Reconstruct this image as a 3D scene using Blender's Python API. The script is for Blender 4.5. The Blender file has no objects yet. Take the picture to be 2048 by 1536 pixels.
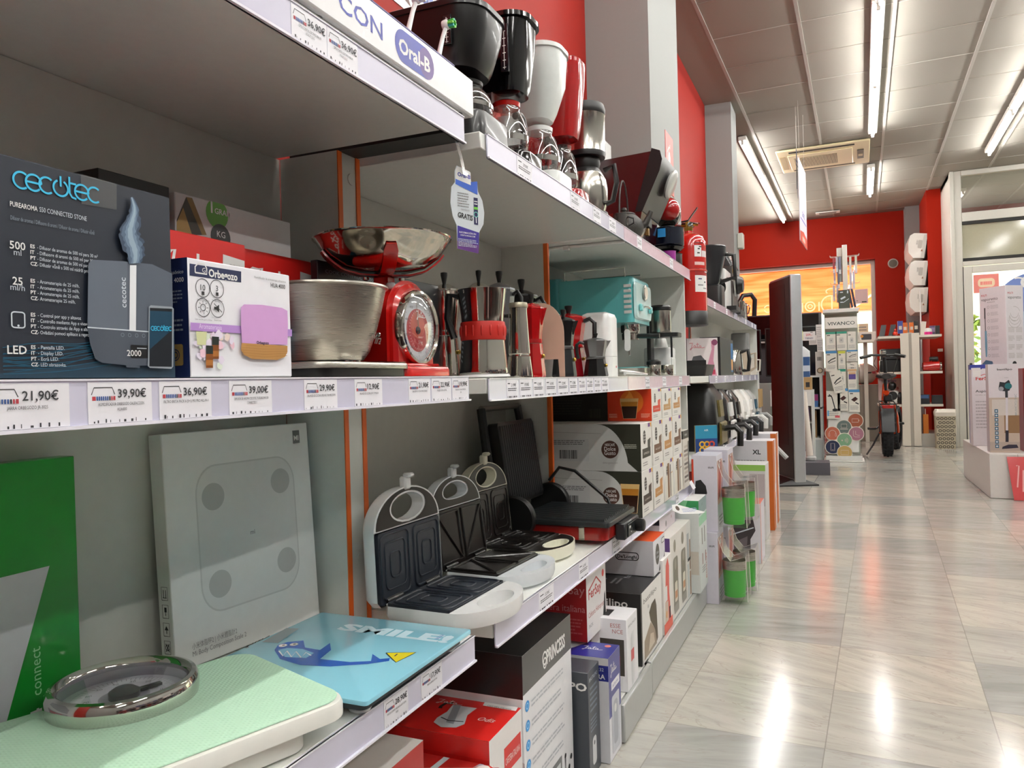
import bpy, math, random
from math import sin, cos, pi, radians, degrees, sqrt, atan2
from mathutils import Vector, Matrix
random.seed(7)
S = bpy.context.scene
COL = S.collection
# ---------------------------------------------------------------- camera, world, sun, exposure
EYE = 0.946
FPX = 1538.0
def cam_axes(yaw, pitch, roll):
    f = Vector((-sin(yaw)*cos(pitch), cos(yaw)*cos(pitch), sin(pitch)))
    r0 = Vector((cos(yaw), sin(yaw), 0)); u0 = r0.cross(f)
    r = r0*cos(roll) + u0*sin(roll); u = r.cross(f)
    return r, u, f
CR, CU, CF = cam_axes(radians(23.27), radians(-.15), radians(-1.5))
CO = Vector((0, 0, EYE))
cd = bpy.data.cameras.new('camera'); cam = bpy.data.objects.new('camera', cd); COL.objects.link(cam)
cd.sensor_width = 36; cd.lens = 36*FPX/2048; cd.clip_start = .02; cd.clip_end = 300
cam.matrix_world = Matrix(((CR.x, CU.x, -CF.x, CO.x), (CR.y, CU.y, -CF.y, CO.y), (CR.z, CU.z, -CF.z, CO.z), (0, 0, 0, 1)))
S.camera = cam
S.view_settings.view_transform = 'Standard'; S.view_settings.look = 'None'
S.view_settings.gamma = 1; S.view_settings.use_curve_mapping = False
S.view_settings.exposure = 1.0
S.cycles.max_bounces = 10; S.cycles.diffuse_bounces = 5; S.cycles.glossy_bounces = 5
S.cycles.transparent_max_bounces = 16; S.cycles.transmission_bounces = 6
S.cycles.caustics_reflective = False; S.cycles.caustics_refractive = False
S.cycles.sample_clamp_indirect = 6
W = bpy.data.worlds.new('sky'); S.world = W; W.use_nodes = True
bg = W.node_tree.nodes['Background']; bg.inputs[0].default_value = (.62, .80, 1, 1); bg.inputs[1].default_value = 2.2
sd = bpy.data.lights.new('sun', 'SUN'); sun = bpy.data.objects.new('sun', sd); COL.objects.link(sun)
sd.energy = 16; sd.angle = radians(1); sd.color = (1, .93, .80)
sun.rotation_euler = Vector((.35, -.62, -.75)).to_track_quat('-Z', 'Y').to_euler()
TUBE = 52.0        # radiance of the fluorescent tubes

def at(px, py, x=None, y=None, z=None):
    d = CF + CR*((px-1024)/FPX) - CU*((py-768)/FPX)
    if x is not None: t = (x-CO.x)/d.x
    elif y is not None: t = (y-CO.y)/d.y
    else: t = (z-CO.z)/d.z
    return CO + d*t

# ---------------------------------------------------------------- materials
def lin(c):
    c = c/255
    return c/12.92 if c <= .04045 else ((c+.055)/1.055)**2.4
def rgb(h):
    h = h.lstrip('#')
    if len(h) == 3: h = ''.join(c+c for c in h)
    return (lin(int(h[0:2], 16)), lin(int(h[2:4], 16)), lin(int(h[4:6], 16)), 1)
MATS = {}
def M(h, r=.5, m=0., t=0., coat=0., noise=.04, em=0., bump=0., scale=60.):
    """procedural principled material: hex colour with a faint tonal noise"""
    k = (h, r, m, t, coat, noise, em, bump)
    if k in MATS: return MATS[k]
    mt = bpy.data.materials.new('m_' + h.lstrip('#')); mt.use_nodes = True
    nt = mt.node_tree; b = nt.nodes['Principled BSDF']
    b.inputs['Base Color'].default_value = rgb(h)
    b.inputs['Roughness'].default_value = r; b.inputs['Metallic'].default_value = m
    b.inputs['Transmission Weight'].default_value = t
    if coat: b.inputs['Coat Weight'].default_value = coat; b.inputs['Coat Roughness'].default_value = .08
    if em:
        b.inputs['Emission Color'].default_value = rgb(h); b.inputs['Emission Strength'].default_value = em
    if noise or bump:
        tc = nt.nodes.new('ShaderNodeTexCoord'); n = nt.nodes.new('ShaderNodeTexNoise')
        n.inputs['Scale'].default_value = scale; n.inputs['Detail'].default_value = 3
        nt.links.new(tc.outputs['Object'], n.inputs['Vector'])
        if noise:
            mr = nt.nodes.new('ShaderNodeMapRange'); mr.inputs[3].default_value = 1-noise; mr.inputs[4].default_value = 1+noise
            nt.links.new(n.outputs[0], mr.inputs[0])
            mx = nt.nodes.new('ShaderNodeMix'); mx.data_type = 'RGBA'; mx.blend_type = 'MULTIPLY'; mx.inputs[0].default_value = 1
            mx.inputs[6].default_value = rgb(h); nt.links.new(mr.outputs[0], mx.inputs[7]); nt.links.new(mx.outputs[2], b.inputs['Base Color'])
        if bump:
            bp = nt.nodes.new('ShaderNodeBump'); bp.inputs['Strength'].default_value = bump; bp.inputs['Distance'].default_value = .002
            nt.links.new(n.outputs[0], bp.inputs['Height']); nt.links.new(bp.outputs[0], b.inputs['Normal'])
    MATS[k] = mt
    return mt
def glass(name='clear_glass', tint=(1, 1, 1), refl=.12, rough=.02):
    k = ('glass', tint, refl, rough)
    if k in MATS: return MATS[k]
    mt = bpy.data.materials.new(name); mt.use_nodes = True; nt = mt.node_tree; nt.nodes.clear()
    o = nt.nodes.new('ShaderNodeOutputMaterial'); a = nt.nodes.new('ShaderNodeBsdfTransparent'); g = nt.nodes.new('ShaderNodeBsdfGlossy')
    a.inputs[0].default_value = (*tint, 1); g.inputs['Roughness'].default_value = rough
    mx = nt.nodes.new('ShaderNodeMixShader'); lw = nt.nodes.new('ShaderNodeLayerWeight'); lw.inputs[0].default_value = .35
    mr = nt.nodes.new('ShaderNodeMapRange'); mr.inputs[3].default_value = refl; mr.inputs[4].default_value = min(.8, refl+.45)
    nt.links.new(lw.outputs['Facing'], mr.inputs[0]); nt.links.new(mr.outputs[0], mx.inputs[0])
    nt.links.new(a.outputs[0], mx.inputs[1]); nt.links.new(g.outputs[0], mx.inputs[2]); nt.links.new(mx.outputs[0], o.inputs[0])
    MATS[k] = mt
    return mt
def brushed(h='#b9b5ac', r=.28, sc=(4, 4, 220)):
    k = ('brushed', h, r, sc)
    if k in MATS: return MATS[k]
    mt = bpy.data.materials.new('brushed_steel'); mt.use_nodes = True; nt = mt.node_tree; b = nt.nodes['Principled BSDF']
    b.inputs['Metallic'].default_value = 1; b.inputs['Base Color'].default_value = rgb(h)
    tc = nt.nodes.new('ShaderNodeTexCoord'); mp = nt.nodes.new('ShaderNodeMapping'); mp.inputs['Scale'].default_value = sc
    n = nt.nodes.new('ShaderNodeTexNoise'); n.inputs['Scale'].default_value = 6
    mr = nt.nodes.new('ShaderNodeMapRange'); mr.inputs[3].default_value = r-.05; mr.inputs[4].default_value = r+.06
    nt.links.new(tc.outputs['Object'], mp.inputs[0]); nt.links.new(mp.outputs[0], n.inputs['Vector']); nt.links.new(n.outputs[0], mr.inputs[0]); nt.links.new(mr.outputs[0], b.inputs['Roughness'])
    MATS[k] = mt
    return mt
WHITE = M('#e4e4e2', .45); PAPER = M('#e8e8e6', .6); BLACK = M('#141414', .4); INK = M('#1a1a1c', .6)
SHELFM = M('#dfe0db', .35, coat=.15); CHROME = M('#d2d0ca', .07, 1, noise=0); STEEL = brushed(); RED = M('#b8150f', .25, coat=.4)
REDBOX = M('#d0211c', .4); BLKPL = M('#101011', .32); GLOSSBLK = M('#070708', .1, coat=.5); GREYTXT = M('#8a8a8a', .6); BLUE = M('#1f2f86', .45)
WHITEPL = M('#e9eae8', .25, coat=.3); CLEAR = glass(); CLEARPL = glass('clear_plastic', (1, 1, 1), .05, .12)
CARD = M('#a98a5c', .7); LAV = M('#d6d4e2', .35)

# ---------------------------------------------------------------- mesh builder
TXT = {}
def text_mesh(s, bold):
    k = (s, bold)
    if k in TXT: return TXT[k]
    c = bpy.data.curves.new('t', 'FONT'); c.body = s; c.size = 1; c.resolution_u = 2; c.offset = bold; c.fill_mode = 'FRONT'
    o = bpy.data.objects.new('t', c); me = bpy.data.meshes.new_from_object(o)
    vs = [(v.co.x, v.co.y) for v in me.vertices]; fs = [tuple(p.vertices) for p in me.polygons]
    fl = []
    for f in fs:
        a = 0
        for i in range(len(f)):
            p, q = vs[f[i]], vs[f[(i+1) % len(f)]]; a += p[0]*q[1]-p[1]*q[0]
        fl.append(f if a > 0 else f[::-1])
    bpy.data.objects.remove(o); bpy.data.curves.remove(c); bpy.data.meshes.remove(me)
    w = max([v[0] for v in vs], default=1); mn = min([v[0] for v in vs], default=0)
    TXT[k] = (vs, fl, mn, w)
    return TXT[k]

class B:
    def __init__(s): s.v = []; s.f = []; s.mi = []; s.mats = []
    def k(s, m):
        if m not in s.mats: s.mats.append(m)
        return s.mats.index(m)
    def add(s, vs, fs, m):
        b = len(s.v); s.v += [Vector(p) for p in vs]; i = s.k(m)
        for f in fs: s.f.append(tuple(b+j for j in f)); s.mi.append(i)
        return s
    def mark(s): return len(s.v)
    def xf(s, i, mat):
        for j in range(i, len(s.v)): s.v[j] = mat @ s.v[j]
        return s
    def box(s, x0, y0, z0, x1, y1, z1, m, c=0.):
        if x1 < x0: x0, x1 = x1, x0
        if y1 < y0: y0, y1 = y1, y0
        if z1 < z0: z0, z1 = z1, z0
        c = min(c, (x1-x0)*.49, (y1-y0)*.49, (z1-z0)*.49)
        if c <= 0:
            return s.add([(x0, y0, z0), (x1, y0, z0), (x1, y1, z0), (x0, y1, z0), (x0, y0, z1), (x1, y0, z1), (x1, y1, z1), (x0, y1, z1)],
                  [(0, 3, 2, 1), (4, 5, 6, 7), (0, 1, 5, 4), (1, 2, 6, 5), (2, 3, 7, 6), (3, 0, 4, 7)], m)
        pts = []; idx = {}
        for sx in (0, 1):
            for sy in (0, 1):
                for sz in (0, 1):
                    X, Y, Z = (x0, x1)[sx], (y0, y1)[sy], (z0, z1)[sz]; dx, dy, dz = (c, -c)[sx], (c, -c)[sy], (c, -c)[sz]
                    for a, p in enumerate(((X, Y+dy, Z+dz), (X+dx, Y, Z+dz), (X+dx, Y+dy, Z))):
                        idx[(sx, sy, sz, a)] = len(pts); pts.append(p)
        F = []
        for a in range(3):
            o = [i for i in range(3) if i != a]
            for sgn in (0, 1):
                q = []
                for e in ((0, 0), (1, 0), (1, 1), (0, 1)):
                    t = [0, 0, 0]; t[a] = sgn; t[o[0]] = e[0]; t[o[1]] = e[1]; q.append(idx[(*t, a)])
                flip = (sgn == 0) ^ (a == 1)
                F.append(tuple(q[::-1] if flip else q))
        ctr = Vector(((x0+x1)/2, (y0+y1)/2, (z0+z1)/2))
        def orient(q):
            P = [Vector(pts[i]) for i in q]; n = (P[1]-P[0]).cross(P[2]-P[0]); g = sum(P, Vector())/len(P)-ctr
            return tuple(q) if n.dot(g) > 0 else tuple(q[::-1])
        for a in range(3):
            b1, c1 = [i for i in range(3) if i != a]
            for e in ((0, 0), (1, 0), (1, 1), (0, 1)):
                lo = [0, 0, 0]; lo[b1], lo[c1] = e; hi = lo[:]; hi[a] = 1
                F.append(orient([idx[(*lo, b1)], idx[(*hi, b1)], idx[(*hi, c1)], idx[(*lo, c1)]]))
        for sx in (0, 1):
            for sy in (0, 1):
                for sz in (0, 1): F.append(orient([idx[(sx, sy, sz, a)] for a in range(3)]))
        F[:6] = [orient(list(q)) for q in F[:6]]
        return s.add(pts, F, m)
    def prism(s, pts, a, b, m, ax='z'):
        """extrude the 2-d outline pts (counter-clockwise) between a and b along ax"""
        n = len(pts)
        P = {'z': lambda p, h: (p[0], p[1], h), 'y': lambda p, h: (p[0], h, p[1]), 'x': lambda p, h: (h, p[0], p[1])}[ax]
        vs = [P(p, a) for p in pts]+[P(p, b) for p in pts]
        fl = [tuple(range(n))[::-1], tuple(range(n, 2*n))]+[(i, (i+1) % n, n+(i+1) % n, n+i) for i in range(n)]
        if ax == 'y': fl = [f[::-1] for f in fl]
        ar = sum(pts[i][0]*pts[(i+1) % n][1]-pts[i][1]*pts[(i+1) % n][0] for i in range(n))
        if (ar < 0) ^ (b < a): fl = [f[::-1] for f in fl]
        return s.add(vs, fl, m)
    def lathe(s, prof, m, n=28, at=(0, 0, 0), ax='z', sx=1., sy=1., a0=0., cap=True, mats=None):
        """spin (r,z) pairs, listed bottom to top on the outside"""
        b = len(s.v); rows = []
        def pt(r, z, t):
            x, y = r*cos(t)*sx, r*sin(t)*sy
            q = {'z': (x, y, z), 'x': (z, x, y), 'y': (y, z, x)}[ax]
            return (q[0]+at[0], q[1]+at[1], q[2]+at[2])
        vs = []
        for r, z in prof: vs += [pt(r, z, a0+2*pi*i/n) for i in range(n)]
        K = len(prof); s.v += [Vector(p) for p in vs]
        for j in range(K-1):
            i0 = s.k(mats[j] if mats else m)
            for i in range(n):
                s.f.append((b+j*n+i, b+j*n+(i+1) % n, b+(j+1)*n+(i+1) % n, b+(j+1)*n+i)); s.mi.append(i0)
        if cap:
            if prof[0][0] > 1e-5: s.f.append(tuple(b+i for i in range(n))[::-1]); s.mi.append(s.k(mats[0] if mats else m))
            if prof[-1][0] > 1e-5: s.f.append(tuple(b+(K-1)*n+i for i in range(n))); s.mi.append(s.k(mats[-1] if mats else m))
        return s
    def cyl(s, p, q, r, m, n=16, r2=None):
        p, q = Vector(p), Vector(q); d = q-p; L = d.length; i = s.mark()
        s.lathe([(r, 0), (r if r2 is None else r2, L)], m, n)
        rot = d.to_track_quat('Z', 'Y').to_matrix().to_4x4()
        return s.xf(i, Matrix.Translation(p) @ rot)
    def tube(s, pts, r, m, n=8, closed=False, rs=None):
        pts = [Vector(p) for p in pts]; K = len(pts); b = len(s.v); i0 = s.k(m); up = None
        for j, p in enumerate(pts):
            d = (pts[(j+1) % K]-pts[j-1]) if closed else (pts[min(j+1, K-1)]-pts[max(j-1, 0)])
            if d.length < 1e-9: d = Vector((0, 0, 1))
            d.normalize()
            if up is None: up = Vector((0, 0, 1)) if abs(d.z) < .9 else Vector((1, 0, 0))
            a = up.cross(d)
            if a.length < 1e-4: a = Vector((1, 0, 0)).cross(d)
            a.normalize(); up = d.cross(a); rr = rs[j] if rs else r
            s.v += [p+a*(rr*cos(2*pi*i/n))+up*(rr*sin(2*pi*i/n)) for i in range(n)]
        for j in range(K if closed else K-1):
            for i in range(n):
                j2 = (j+1) % K
                s.f.append((b+j*n+i, b+j*n+(i+1) % n, b+j2*n+(i+1) % n, b+j2*n+i)); s.mi.append(i0)
        if not closed:
            s.f.append(tuple(b+i for i in range(n))[::-1]); s.f.append(tuple(b+(K-1)*n+i for i in range(n))); s.mi += [i0, i0]
        return s
    def ell(s, c, r, m, n=16, k=9):
        rr = (r, r, r) if not isinstance(r, (tuple, list)) else r
        prof = [(max(1e-6, sin(pi*j/k)), -cos(pi*j/k)) for j in range(k+1)]
        i = s.mark(); s.lathe(prof, m, n, cap=False)
        return s.xf(i, Matrix.Translation(Vector(c)) @ Matrix.Diagonal((rr[0], rr[1], rr[2], 1)))
    def loft(s, rings, m, cap=True, closed=False):
        n = len(rings[0]); b = len(s.v); i0 = s.k(m); K = len(rings)
        for r in rings: s.v += [Vector(p) for p in r]
        for j in range(K if closed else K-1):
            j2 = (j+1) % K
            for i in range(n): s.f.append((b+j*n+i, b+j*n+(i+1) % n, b+j2*n+(i+1) % n, b+j2*n+i)); s.mi.append(i0)
        if cap and not closed:
            s.f.append(tuple(b+i for i in range(n))[::-1]); s.f.append(tuple(b+(K-1)*n+i for i in range(n))); s.mi += [i0, i0]
        return s
    def rrect(s, x0, y0, x1, y1, z0, z1, rad, m, n=5, edge=0., top=None):
        """upright slab with rounded vertical corners and an optionally softened top edge"""
        def ring(z, d):
            R = max(rad-d, .0005); out = []
            for cx, cy, a in ((x1-rad, y1-rad, 0), (x0+rad, y1-rad, 90), (x0+rad, y0+rad, 180), (x1-rad, y0+rad, 270)):
                for i in range(n+1):
                    t = radians(a+90*i/n); out.append((cx+R*cos(t), cy+R*sin(t), z))
            return out
        rings = [ring(z0, 0)]
        if edge: rings += [ring(z1-edge, 0), ring(z1-edge*.3, edge*.3), ring(z1, edge)]
        else: rings += [ring(z1, 0)]
        s.loft(rings, m)
        if top: s.mi[-1] = s.k(top)
        return s
    def obj(s, name, parent=None, loc=(0, 0, 0), rot=0., sharp=38):
        me = bpy.data.meshes.new(name); me.from_pydata(s.v, [], s.f)
        for m in s.mats: me.materials.append(m)
        me.polygons.foreach_set('material_index', s.mi)
        me.polygons.foreach_set('use_smooth', [True]*len(s.f)); me.update()
        me.set_sharp_from_angle(angle=radians(sharp))
        o = bpy.data.objects.new(name, me); COL.objects.link(o); o.location = loc
        o.rotation_euler = rot if isinstance(rot, (tuple, list)) else (0, 0, rot)
        if parent is not None: o.parent = parent
        return o
def rr2(w, h, r, n=5, cx=0, cy=0):
    """rounded rectangle outline centred on cx, cy"""
    out = []
    for sx, sy, a in ((1, 1, 0), (-1, 1, 90), (-1, -1, 180), (1, -1, 270)):
        for i in range(n+1):
            t = radians(a+90*i/n); out.append((cx+sx*(w/2-r)+r*cos(t), cy+sy*(h/2-r)+r*sin(t)))
    return out
def circ(n=20, r=1., cx=0, cy=0, ry=None, a0=0, a1=360):
    full = abs(a1-a0) >= 360
    return [(cx+r*cos(radians(a0+(a1-a0)*i/(n if full else n-1))), cy+(ry or r)*sin(radians(a0+(a1-a0)*i/(n if full else n-1)))) for i in range(n)]

class Fr:
    """printing on a flat face: a, b run 0..1 across and up the face"""
    def __init__(s, bl, o, u, v, w, h):
        s.b = bl; s.o = Vector(o); s.u = Vector(u).normalized(); s.v = Vector(v).normalized(); s.w = w; s.h = h
        s.n = s.u.cross(s.v); s.e = .00025
    def P(s, a, b):
        a = min(max(a, 0), 1); b = min(max(b, 0), 1)   # print ends at the edge of the face
        return s.o+s.u*(a*s.w)+s.v*(b*s.h)+s.n*s.e
    def poly(s, pts, m, layer=True):
        ar = sum(pts[i][0]*pts[(i+1) % len(pts)][1]-pts[i][1]*pts[(i+1) % len(pts)][0] for i in range(len(pts)))
        if ar < 0: pts = pts[::-1]
        s.b.add([s.P(*p) for p in pts], [tuple(range(len(pts)))], m)
        if layer: s.e += .00004
        return s
    def rect(s, a0, b0, a1, b1, m): return s.poly([(a0, b0), (a1, b0), (a1, b1), (a0, b1)], m)
    def rrect(s, a0, b0, a1, b1, r, m):
        k = s.h/s.w
        return s.poly([((x/k*0+(a0+a1)/2+x*k), (b0+b1)/2+y) for x, y in rr2((a1-a0)/k, b1-b0, r)], m)
    def disc(s, a, b, r, m, n=24, ry=1.): return s.poly([(a+x*s.h/s.w, b+y*ry) for x, y in circ(n, r)], m)
    def arc(s, a, b, r, t, m, a0=0, a1=360, n=24, ry=1.):
        return s.stroke([(a+x*s.h/s.w, b+y*ry) for x, y in circ(n, r, a0=a0, a1=a1)], t, m, closed=abs(a1-a0) >= 360)
    def stroke(s, pts, t, m, closed=False):
        """ribbon of width t (share of the face height)"""
        k = s.w/s.h; q = [Vector((p[0]*k, p[1])) for p in pts]; K = len(q); L = []; R = []
        for i in range(K):
            d = (q[(i+1) % K]-q[i-1]) if closed else (q[min(i+1, K-1)]-q[max(i-1, 0)])
            if d.length < 1e-9: d = Vector((1, 0))
            d.normalize(); nn = Vector((-d.y, d.x))*(t/2); L.append(q[i]+nn); R.append(q[i]-nn)
        vs = [s.P(p.x/k, p.y) for p in R]+[s.P(p.x/k, p.y) for p in L]
        fs = [(i, (i+1) % K, K+(i+1) % K, K+i) for i in range(K if closed else K-1)]
        s.b.add(vs, fs, m); s.e += .00004
        return s
    def text(s, t, a, b, size, m, al='L', bold=0., fit=None, rot=0, shear=0.):
        vs, fs, mn, w = text_mesh(t, bold); W = max(w-mn, 1e-6); k = size
        kx = k if fit is None else fit*s.w/s.h/W
        x0 = {'L': 0, 'C': -W/2, 'R': -W}[al]; c, sn = cos(radians(rot)), sin(radians(rot)); out = []
        for x, y in vs:
            X = (x-mn+x0)*kx+y*k*shear; Y = y*k
            X, Y = X*c-Y*sn, X*sn+Y*c
            out.append(s.P(a+X*s.h/s.w, b+Y))
        s.b.add(out, fs, m); s.e += .00004
        return s
    def lines(s, a0, b0, a1, b1, n, m, seed=1, fill=.42):
        R = random.Random(seed); st = (b1-b0)/n
        for i in range(n):
            y = b1-st*(i+.5); x = a0; end = a0+(a1-a0)*(R.uniform(.55, 1) if i % 4 == 3 else R.uniform(.9, 1))
            while x < end-.004:
                ww = R.uniform(.04, .16)*(a1-a0); s.b.add([s.P(x, y-st*fill/2), s.P(min(x+ww, end), y-st*fill/2), s.P(min(x+ww, end), y+st*fill/2), s.P(x, y+st*fill/2)], [(0, 1, 2, 3)], m)
                x += ww+.018*(a1-a0)
        s.e += .00004
        return s
    def bars(s, a0, b0, a1, b1, m, n=24, seed=3):
        R = random.Random(seed); x = a0; st = (a1-a0)/n
        for i in range(n):
            ww = st*R.choice((.3, .5, .8)); s.b.add([s.P(x, b0), s.P(x+ww, b0), s.P(x+ww, b1), s.P(x, b1)], [(0, 1, 2, 3)], m); x += st
        s.e += .00004
        return s

def tag(o, label, cat, group=None, kind=None):
    if label: o['label'] = label
    if cat: o['category'] = cat
    if group: o['group'] = group
    if kind: o['kind'] = kind
    return o
def thing(name, label, cat, loc=(0, 0, 0), rot=0., group=None):
    o = bpy.data.objects.new(name, None); COL.objects.link(o); o.location = loc; o.empty_display_size = .05
    o.rotation_euler = rot if isinstance(rot, (tuple, list)) else (0, 0, rot)
    return tag(o, label, cat, group)
def struct(o, label, cat='structure'): return tag(o, label, cat, kind='structure')
class Carton:
    """a box standing on its base centre; E faces the aisle (+X), S the camera end (-Y), T is the lid read from the aisle, U the lid read from the camera end"""
    def __init__(s, dx, dy, dz, m, c=.0012):
        s.b = B(); s.d = (dx, dy, dz); s.b.box(-dx/2, -dy/2, 0, dx/2, dy/2, dz, m, c); s.m = m
        s.E = Fr(s.b, (dx/2, -dy/2, 0), (0, 1, 0), (0, 0, 1), dy, dz); s.S = Fr(s.b, (-dx/2, -dy/2, 0), (1, 0, 0), (0, 0, 1), dx, dz)
        s.T = Fr(s.b, (dx/2, -dy/2, dz), (0, 1, 0), (-1, 0, 0), dy, dx); s.U = Fr(s.b, (-dx/2, -dy/2, dz), (1, 0, 0), (0, 1, 0), dx, dy)
        s.Wf = Fr(s.b, (-dx/2, dy/2, 0), (0, -1, 0), (0, 0, 1), dy, dz)
    def put(s, name, label, cat, x, y, z, rot=0., group=None):
        o = s.b.obj(name, None, (x, y, z), rot if isinstance(rot, (tuple, list)) else radians(rot))
        return tag(o, label, cat, group)
    def edge(s, name, label, cat, x, y, z, rot=0., group=None):
        """place by the corner nearest aisle and camera: x = aisle face, y = camera-end face"""
        return s.put(name, label, cat, x-s.d[0]/2, y+s.d[1]/2, z, rot, group)
def jata(fr, a, b, h, m, k=1.):
    """the looping brush signature: J, a, t, a as one ribbon of strokes; h = share of face height"""
    q = fr.h/fr.w*h*k
    J = [(.02, .78), (.12, .86), (.3, .84), (.42, .9), (.36, .6), (.28, .2), (.18, -.05), (.08, -.02), (.12, .1), (.3, .2), (.46, .28)]
    A = [(.74, .5), (.62, .54), (.54, .4), (.56, .24), (.66, .22), (.74, .4), (.76, .5), (.75, .28), (.84, .22), (.94, .34)]
    T = [(1.0, .9), (.99, .6), (.98, .3), (1.05, .2), (1.16, .28)]
    T2 = [(.84, .66), (1.0, .7), (1.2, .72)]
    A2 = [(x+.66, y-.02) for x, y in A[:-1]]+[(1.62, .22), (1.78, .24), (1.86, .3)]
    for st in (J, A, T, T2, A2): fr.stroke([(a+x*q, b+y*h) for x, y in st], .085*h, m)
    return fr
# ================================================================ the room
CZ = 3.396
def floor_mat():
    mt = bpy.data.materials.new('polished_marble_tiles'); mt.use_nodes = True; nt = mt.node_tree; L = nt.links.new; b = nt.nodes['Principled BSDF']
    N = lambda t, **k: nt.nodes.new(t)
    tc = N('ShaderNodeTexCoord'); mp = N('ShaderNodeMapping'); mp.inputs['Scale'].default_value = (2.5, 2.5, 0); mp.inputs['Rotation'].default_value = (0, 0, radians(2.4)); mp.inputs['Location'].default_value = (.55*2.5, -2.48*2.5, 0)
    L(tc.outputs['Object'], mp.inputs[0])
    fl = N('ShaderNodeVectorMath'); fl.operation = 'FLOOR'; fr = N('ShaderNodeVectorMath'); fr.operation = 'FRACTION'
    L(mp.outputs[0], fl.inputs[0]); L(mp.outputs[0], fr.inputs[0])
    wn = N('ShaderNodeTexWhiteNoise'); wn.noise_dimensions = '2D'; L(fl.outputs[0], wn.inputs['Vector'])
    vr = N('ShaderNodeVectorRotate'); vr.rotation_type = 'Z_AXIS'; ml = N('ShaderNodeMath'); ml.operation = 'MULTIPLY_ADD'; ml.inputs[1].default_value = .9; ml.inputs[2].default_value = -.35
    L(wn.outputs['Value'], ml.inputs[0]); L(fr.outputs[0], vr.inputs['Vector']); L(ml.outputs[0], vr.inputs['Angle'])
    of = N('ShaderNodeVectorMath'); of.operation = 'MULTIPLY_ADD'; of.inputs[1].default_value = (40, 40, 40); L(wn.outputs['Color'], of.inputs[0]); L(vr.outputs[0], of.inputs[2])
    m2 = N('ShaderNodeMapping'); m2.inputs['Scale'].default_value = (.9, 4.5, 1); L(of.outputs[0], m2.inputs[0])
    n1 = N('ShaderNodeTexNoise'); n1.inputs['Scale'].default_value = 1.3; n1.inputs['Detail'].default_value = 6; n1.inputs['Roughness'].default_value = .62; n1.inputs['Distortion'].default_value = .9; L(m2.outputs[0], n1.inputs['Vector'])
    cr = N('ShaderNodeValToRGB'); e = cr.color_ramp.elements; e[0].position = .3; e[0].color = rgb('#abaaa6'); e[1].position = .62; e[1].color = rgb('#c6c3be'); x = e.new(.46); x.color = rgb('#bab8b3')
    L(n1.outputs[0], cr.inputs[0])
    tn = N('ShaderNodeValToRGB'); e = tn.color_ramp.elements; e[0].color = rgb('#d3d6d6'); e[1].color = rgb('#fffaf0'); x = e.new(.35); x.color = rgb('#ecece8'); L(wn.outputs['Value'], tn.inputs[0])
    mu = N('ShaderNodeMix'); mu.data_type = 'RGBA'; mu.blend_type = 'MULTIPLY'; mu.inputs[0].default_value = 1; L(cr.outputs[0], mu.inputs[6]); L(tn.outputs[0], mu.inputs[7])
    # fine dark and ochre veins
    n2 = N('ShaderNodeTexNoise'); n2.inputs['Scale'].default_value = 1.1; n2.inputs['Detail'].default_value = 7; n2.inputs['Distortion'].default_value = 1.6; L(m2.outputs[0], n2.inputs['Vector'])
    sb = N('ShaderNodeMath'); sb.operation = 'SUBTRACT'; sb.inputs[1].default_value = .52; ab = N('ShaderNodeMath'); ab.operation = 'ABSOLUTE'; L(n2.outputs[0], sb.inputs[0]); L(sb.outputs[0], ab.inputs[0])
    vm = N('ShaderNodeMapRange'); vm.inputs[1].default_value = 0; vm.inputs[2].default_value = .012; vm.inputs[3].default_value = .45; vm.inputs[4].default_value = 0; L(ab.outputs[0], vm.inputs[0])
    mv = N('ShaderNodeMix'); mv.data_type = 'RGBA'; mv.inputs[7].default_value = rgb('#93897c'); L(vm.outputs[0], mv.inputs[0]); L(mu.outputs[2], mv.inputs[6])
    # joints
    sx = N('ShaderNodeSeparateXYZ'); L(fr.outputs[0], sx.inputs[0]); mx = None
    outs = []
    for c in (0, 1):
        a = N('ShaderNodeMath'); a.operation = 'SUBTRACT'; a.inputs[1].default_value = .5; bb = N('ShaderNodeMath'); bb.operation = 'ABSOLUTE'; L(sx.outputs[c], a.inputs[0]); L(a.outputs[0], bb.inputs[0]); outs.append(bb)
    mm = N('ShaderNodeMath'); mm.operation = 'MAXIMUM'; L(outs[0].outputs[0], mm.inputs[0]); L(outs[1].outputs[0], mm.inputs[1])
    gt = N('ShaderNodeMath'); gt.operation = 'GREATER_THAN'; gt.inputs[1].default_value = .4965; L(mm.outputs[0], gt.inputs[0])
    gm = N('ShaderNodeMath'); gm.operation = 'MULTIPLY'; gm.inputs[1].default_value = .6; L(gt.outputs[0], gm.inputs[0])
    mj = N('ShaderNodeMix'); mj.data_type = 'RGBA'; mj.inputs[7].default_value = rgb('#7d7a74'); L(gm.outputs[0], mj.inputs[0]); L(mv.outputs[2], mj.inputs[6]); L(mj.outputs[2], b.inputs['Base Color'])
    rr = N('ShaderNodeMapRange'); rr.inputs[3].default_value = .1; rr.inputs[4].default_value = .2; L(n1.outputs[0], rr.inputs[0]); L(rr.outputs[0], b.inputs['Roughness'])
    b.inputs['Specular IOR Level'].default_value = .55
    return mt
RX0, RX1, RY0, RY1 = -1.09, 4.3, -4.2, 13.1
GY = 10.9
o = B().box(-2.45, RY0-.2, -.12, RX1+.2, RY1+.2, 0, floor_mat()).obj('floor'); struct(o, 'polished grey and cream marble floor tiles')
REDW = M('#9c1c08', .55, noise=.03, bump=.05, scale=90); PAINT = M('#8e908d', .7, noise=.02); REDWL = M('#90221a', .55, noise=.03, bump=.05, scale=90)
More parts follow.
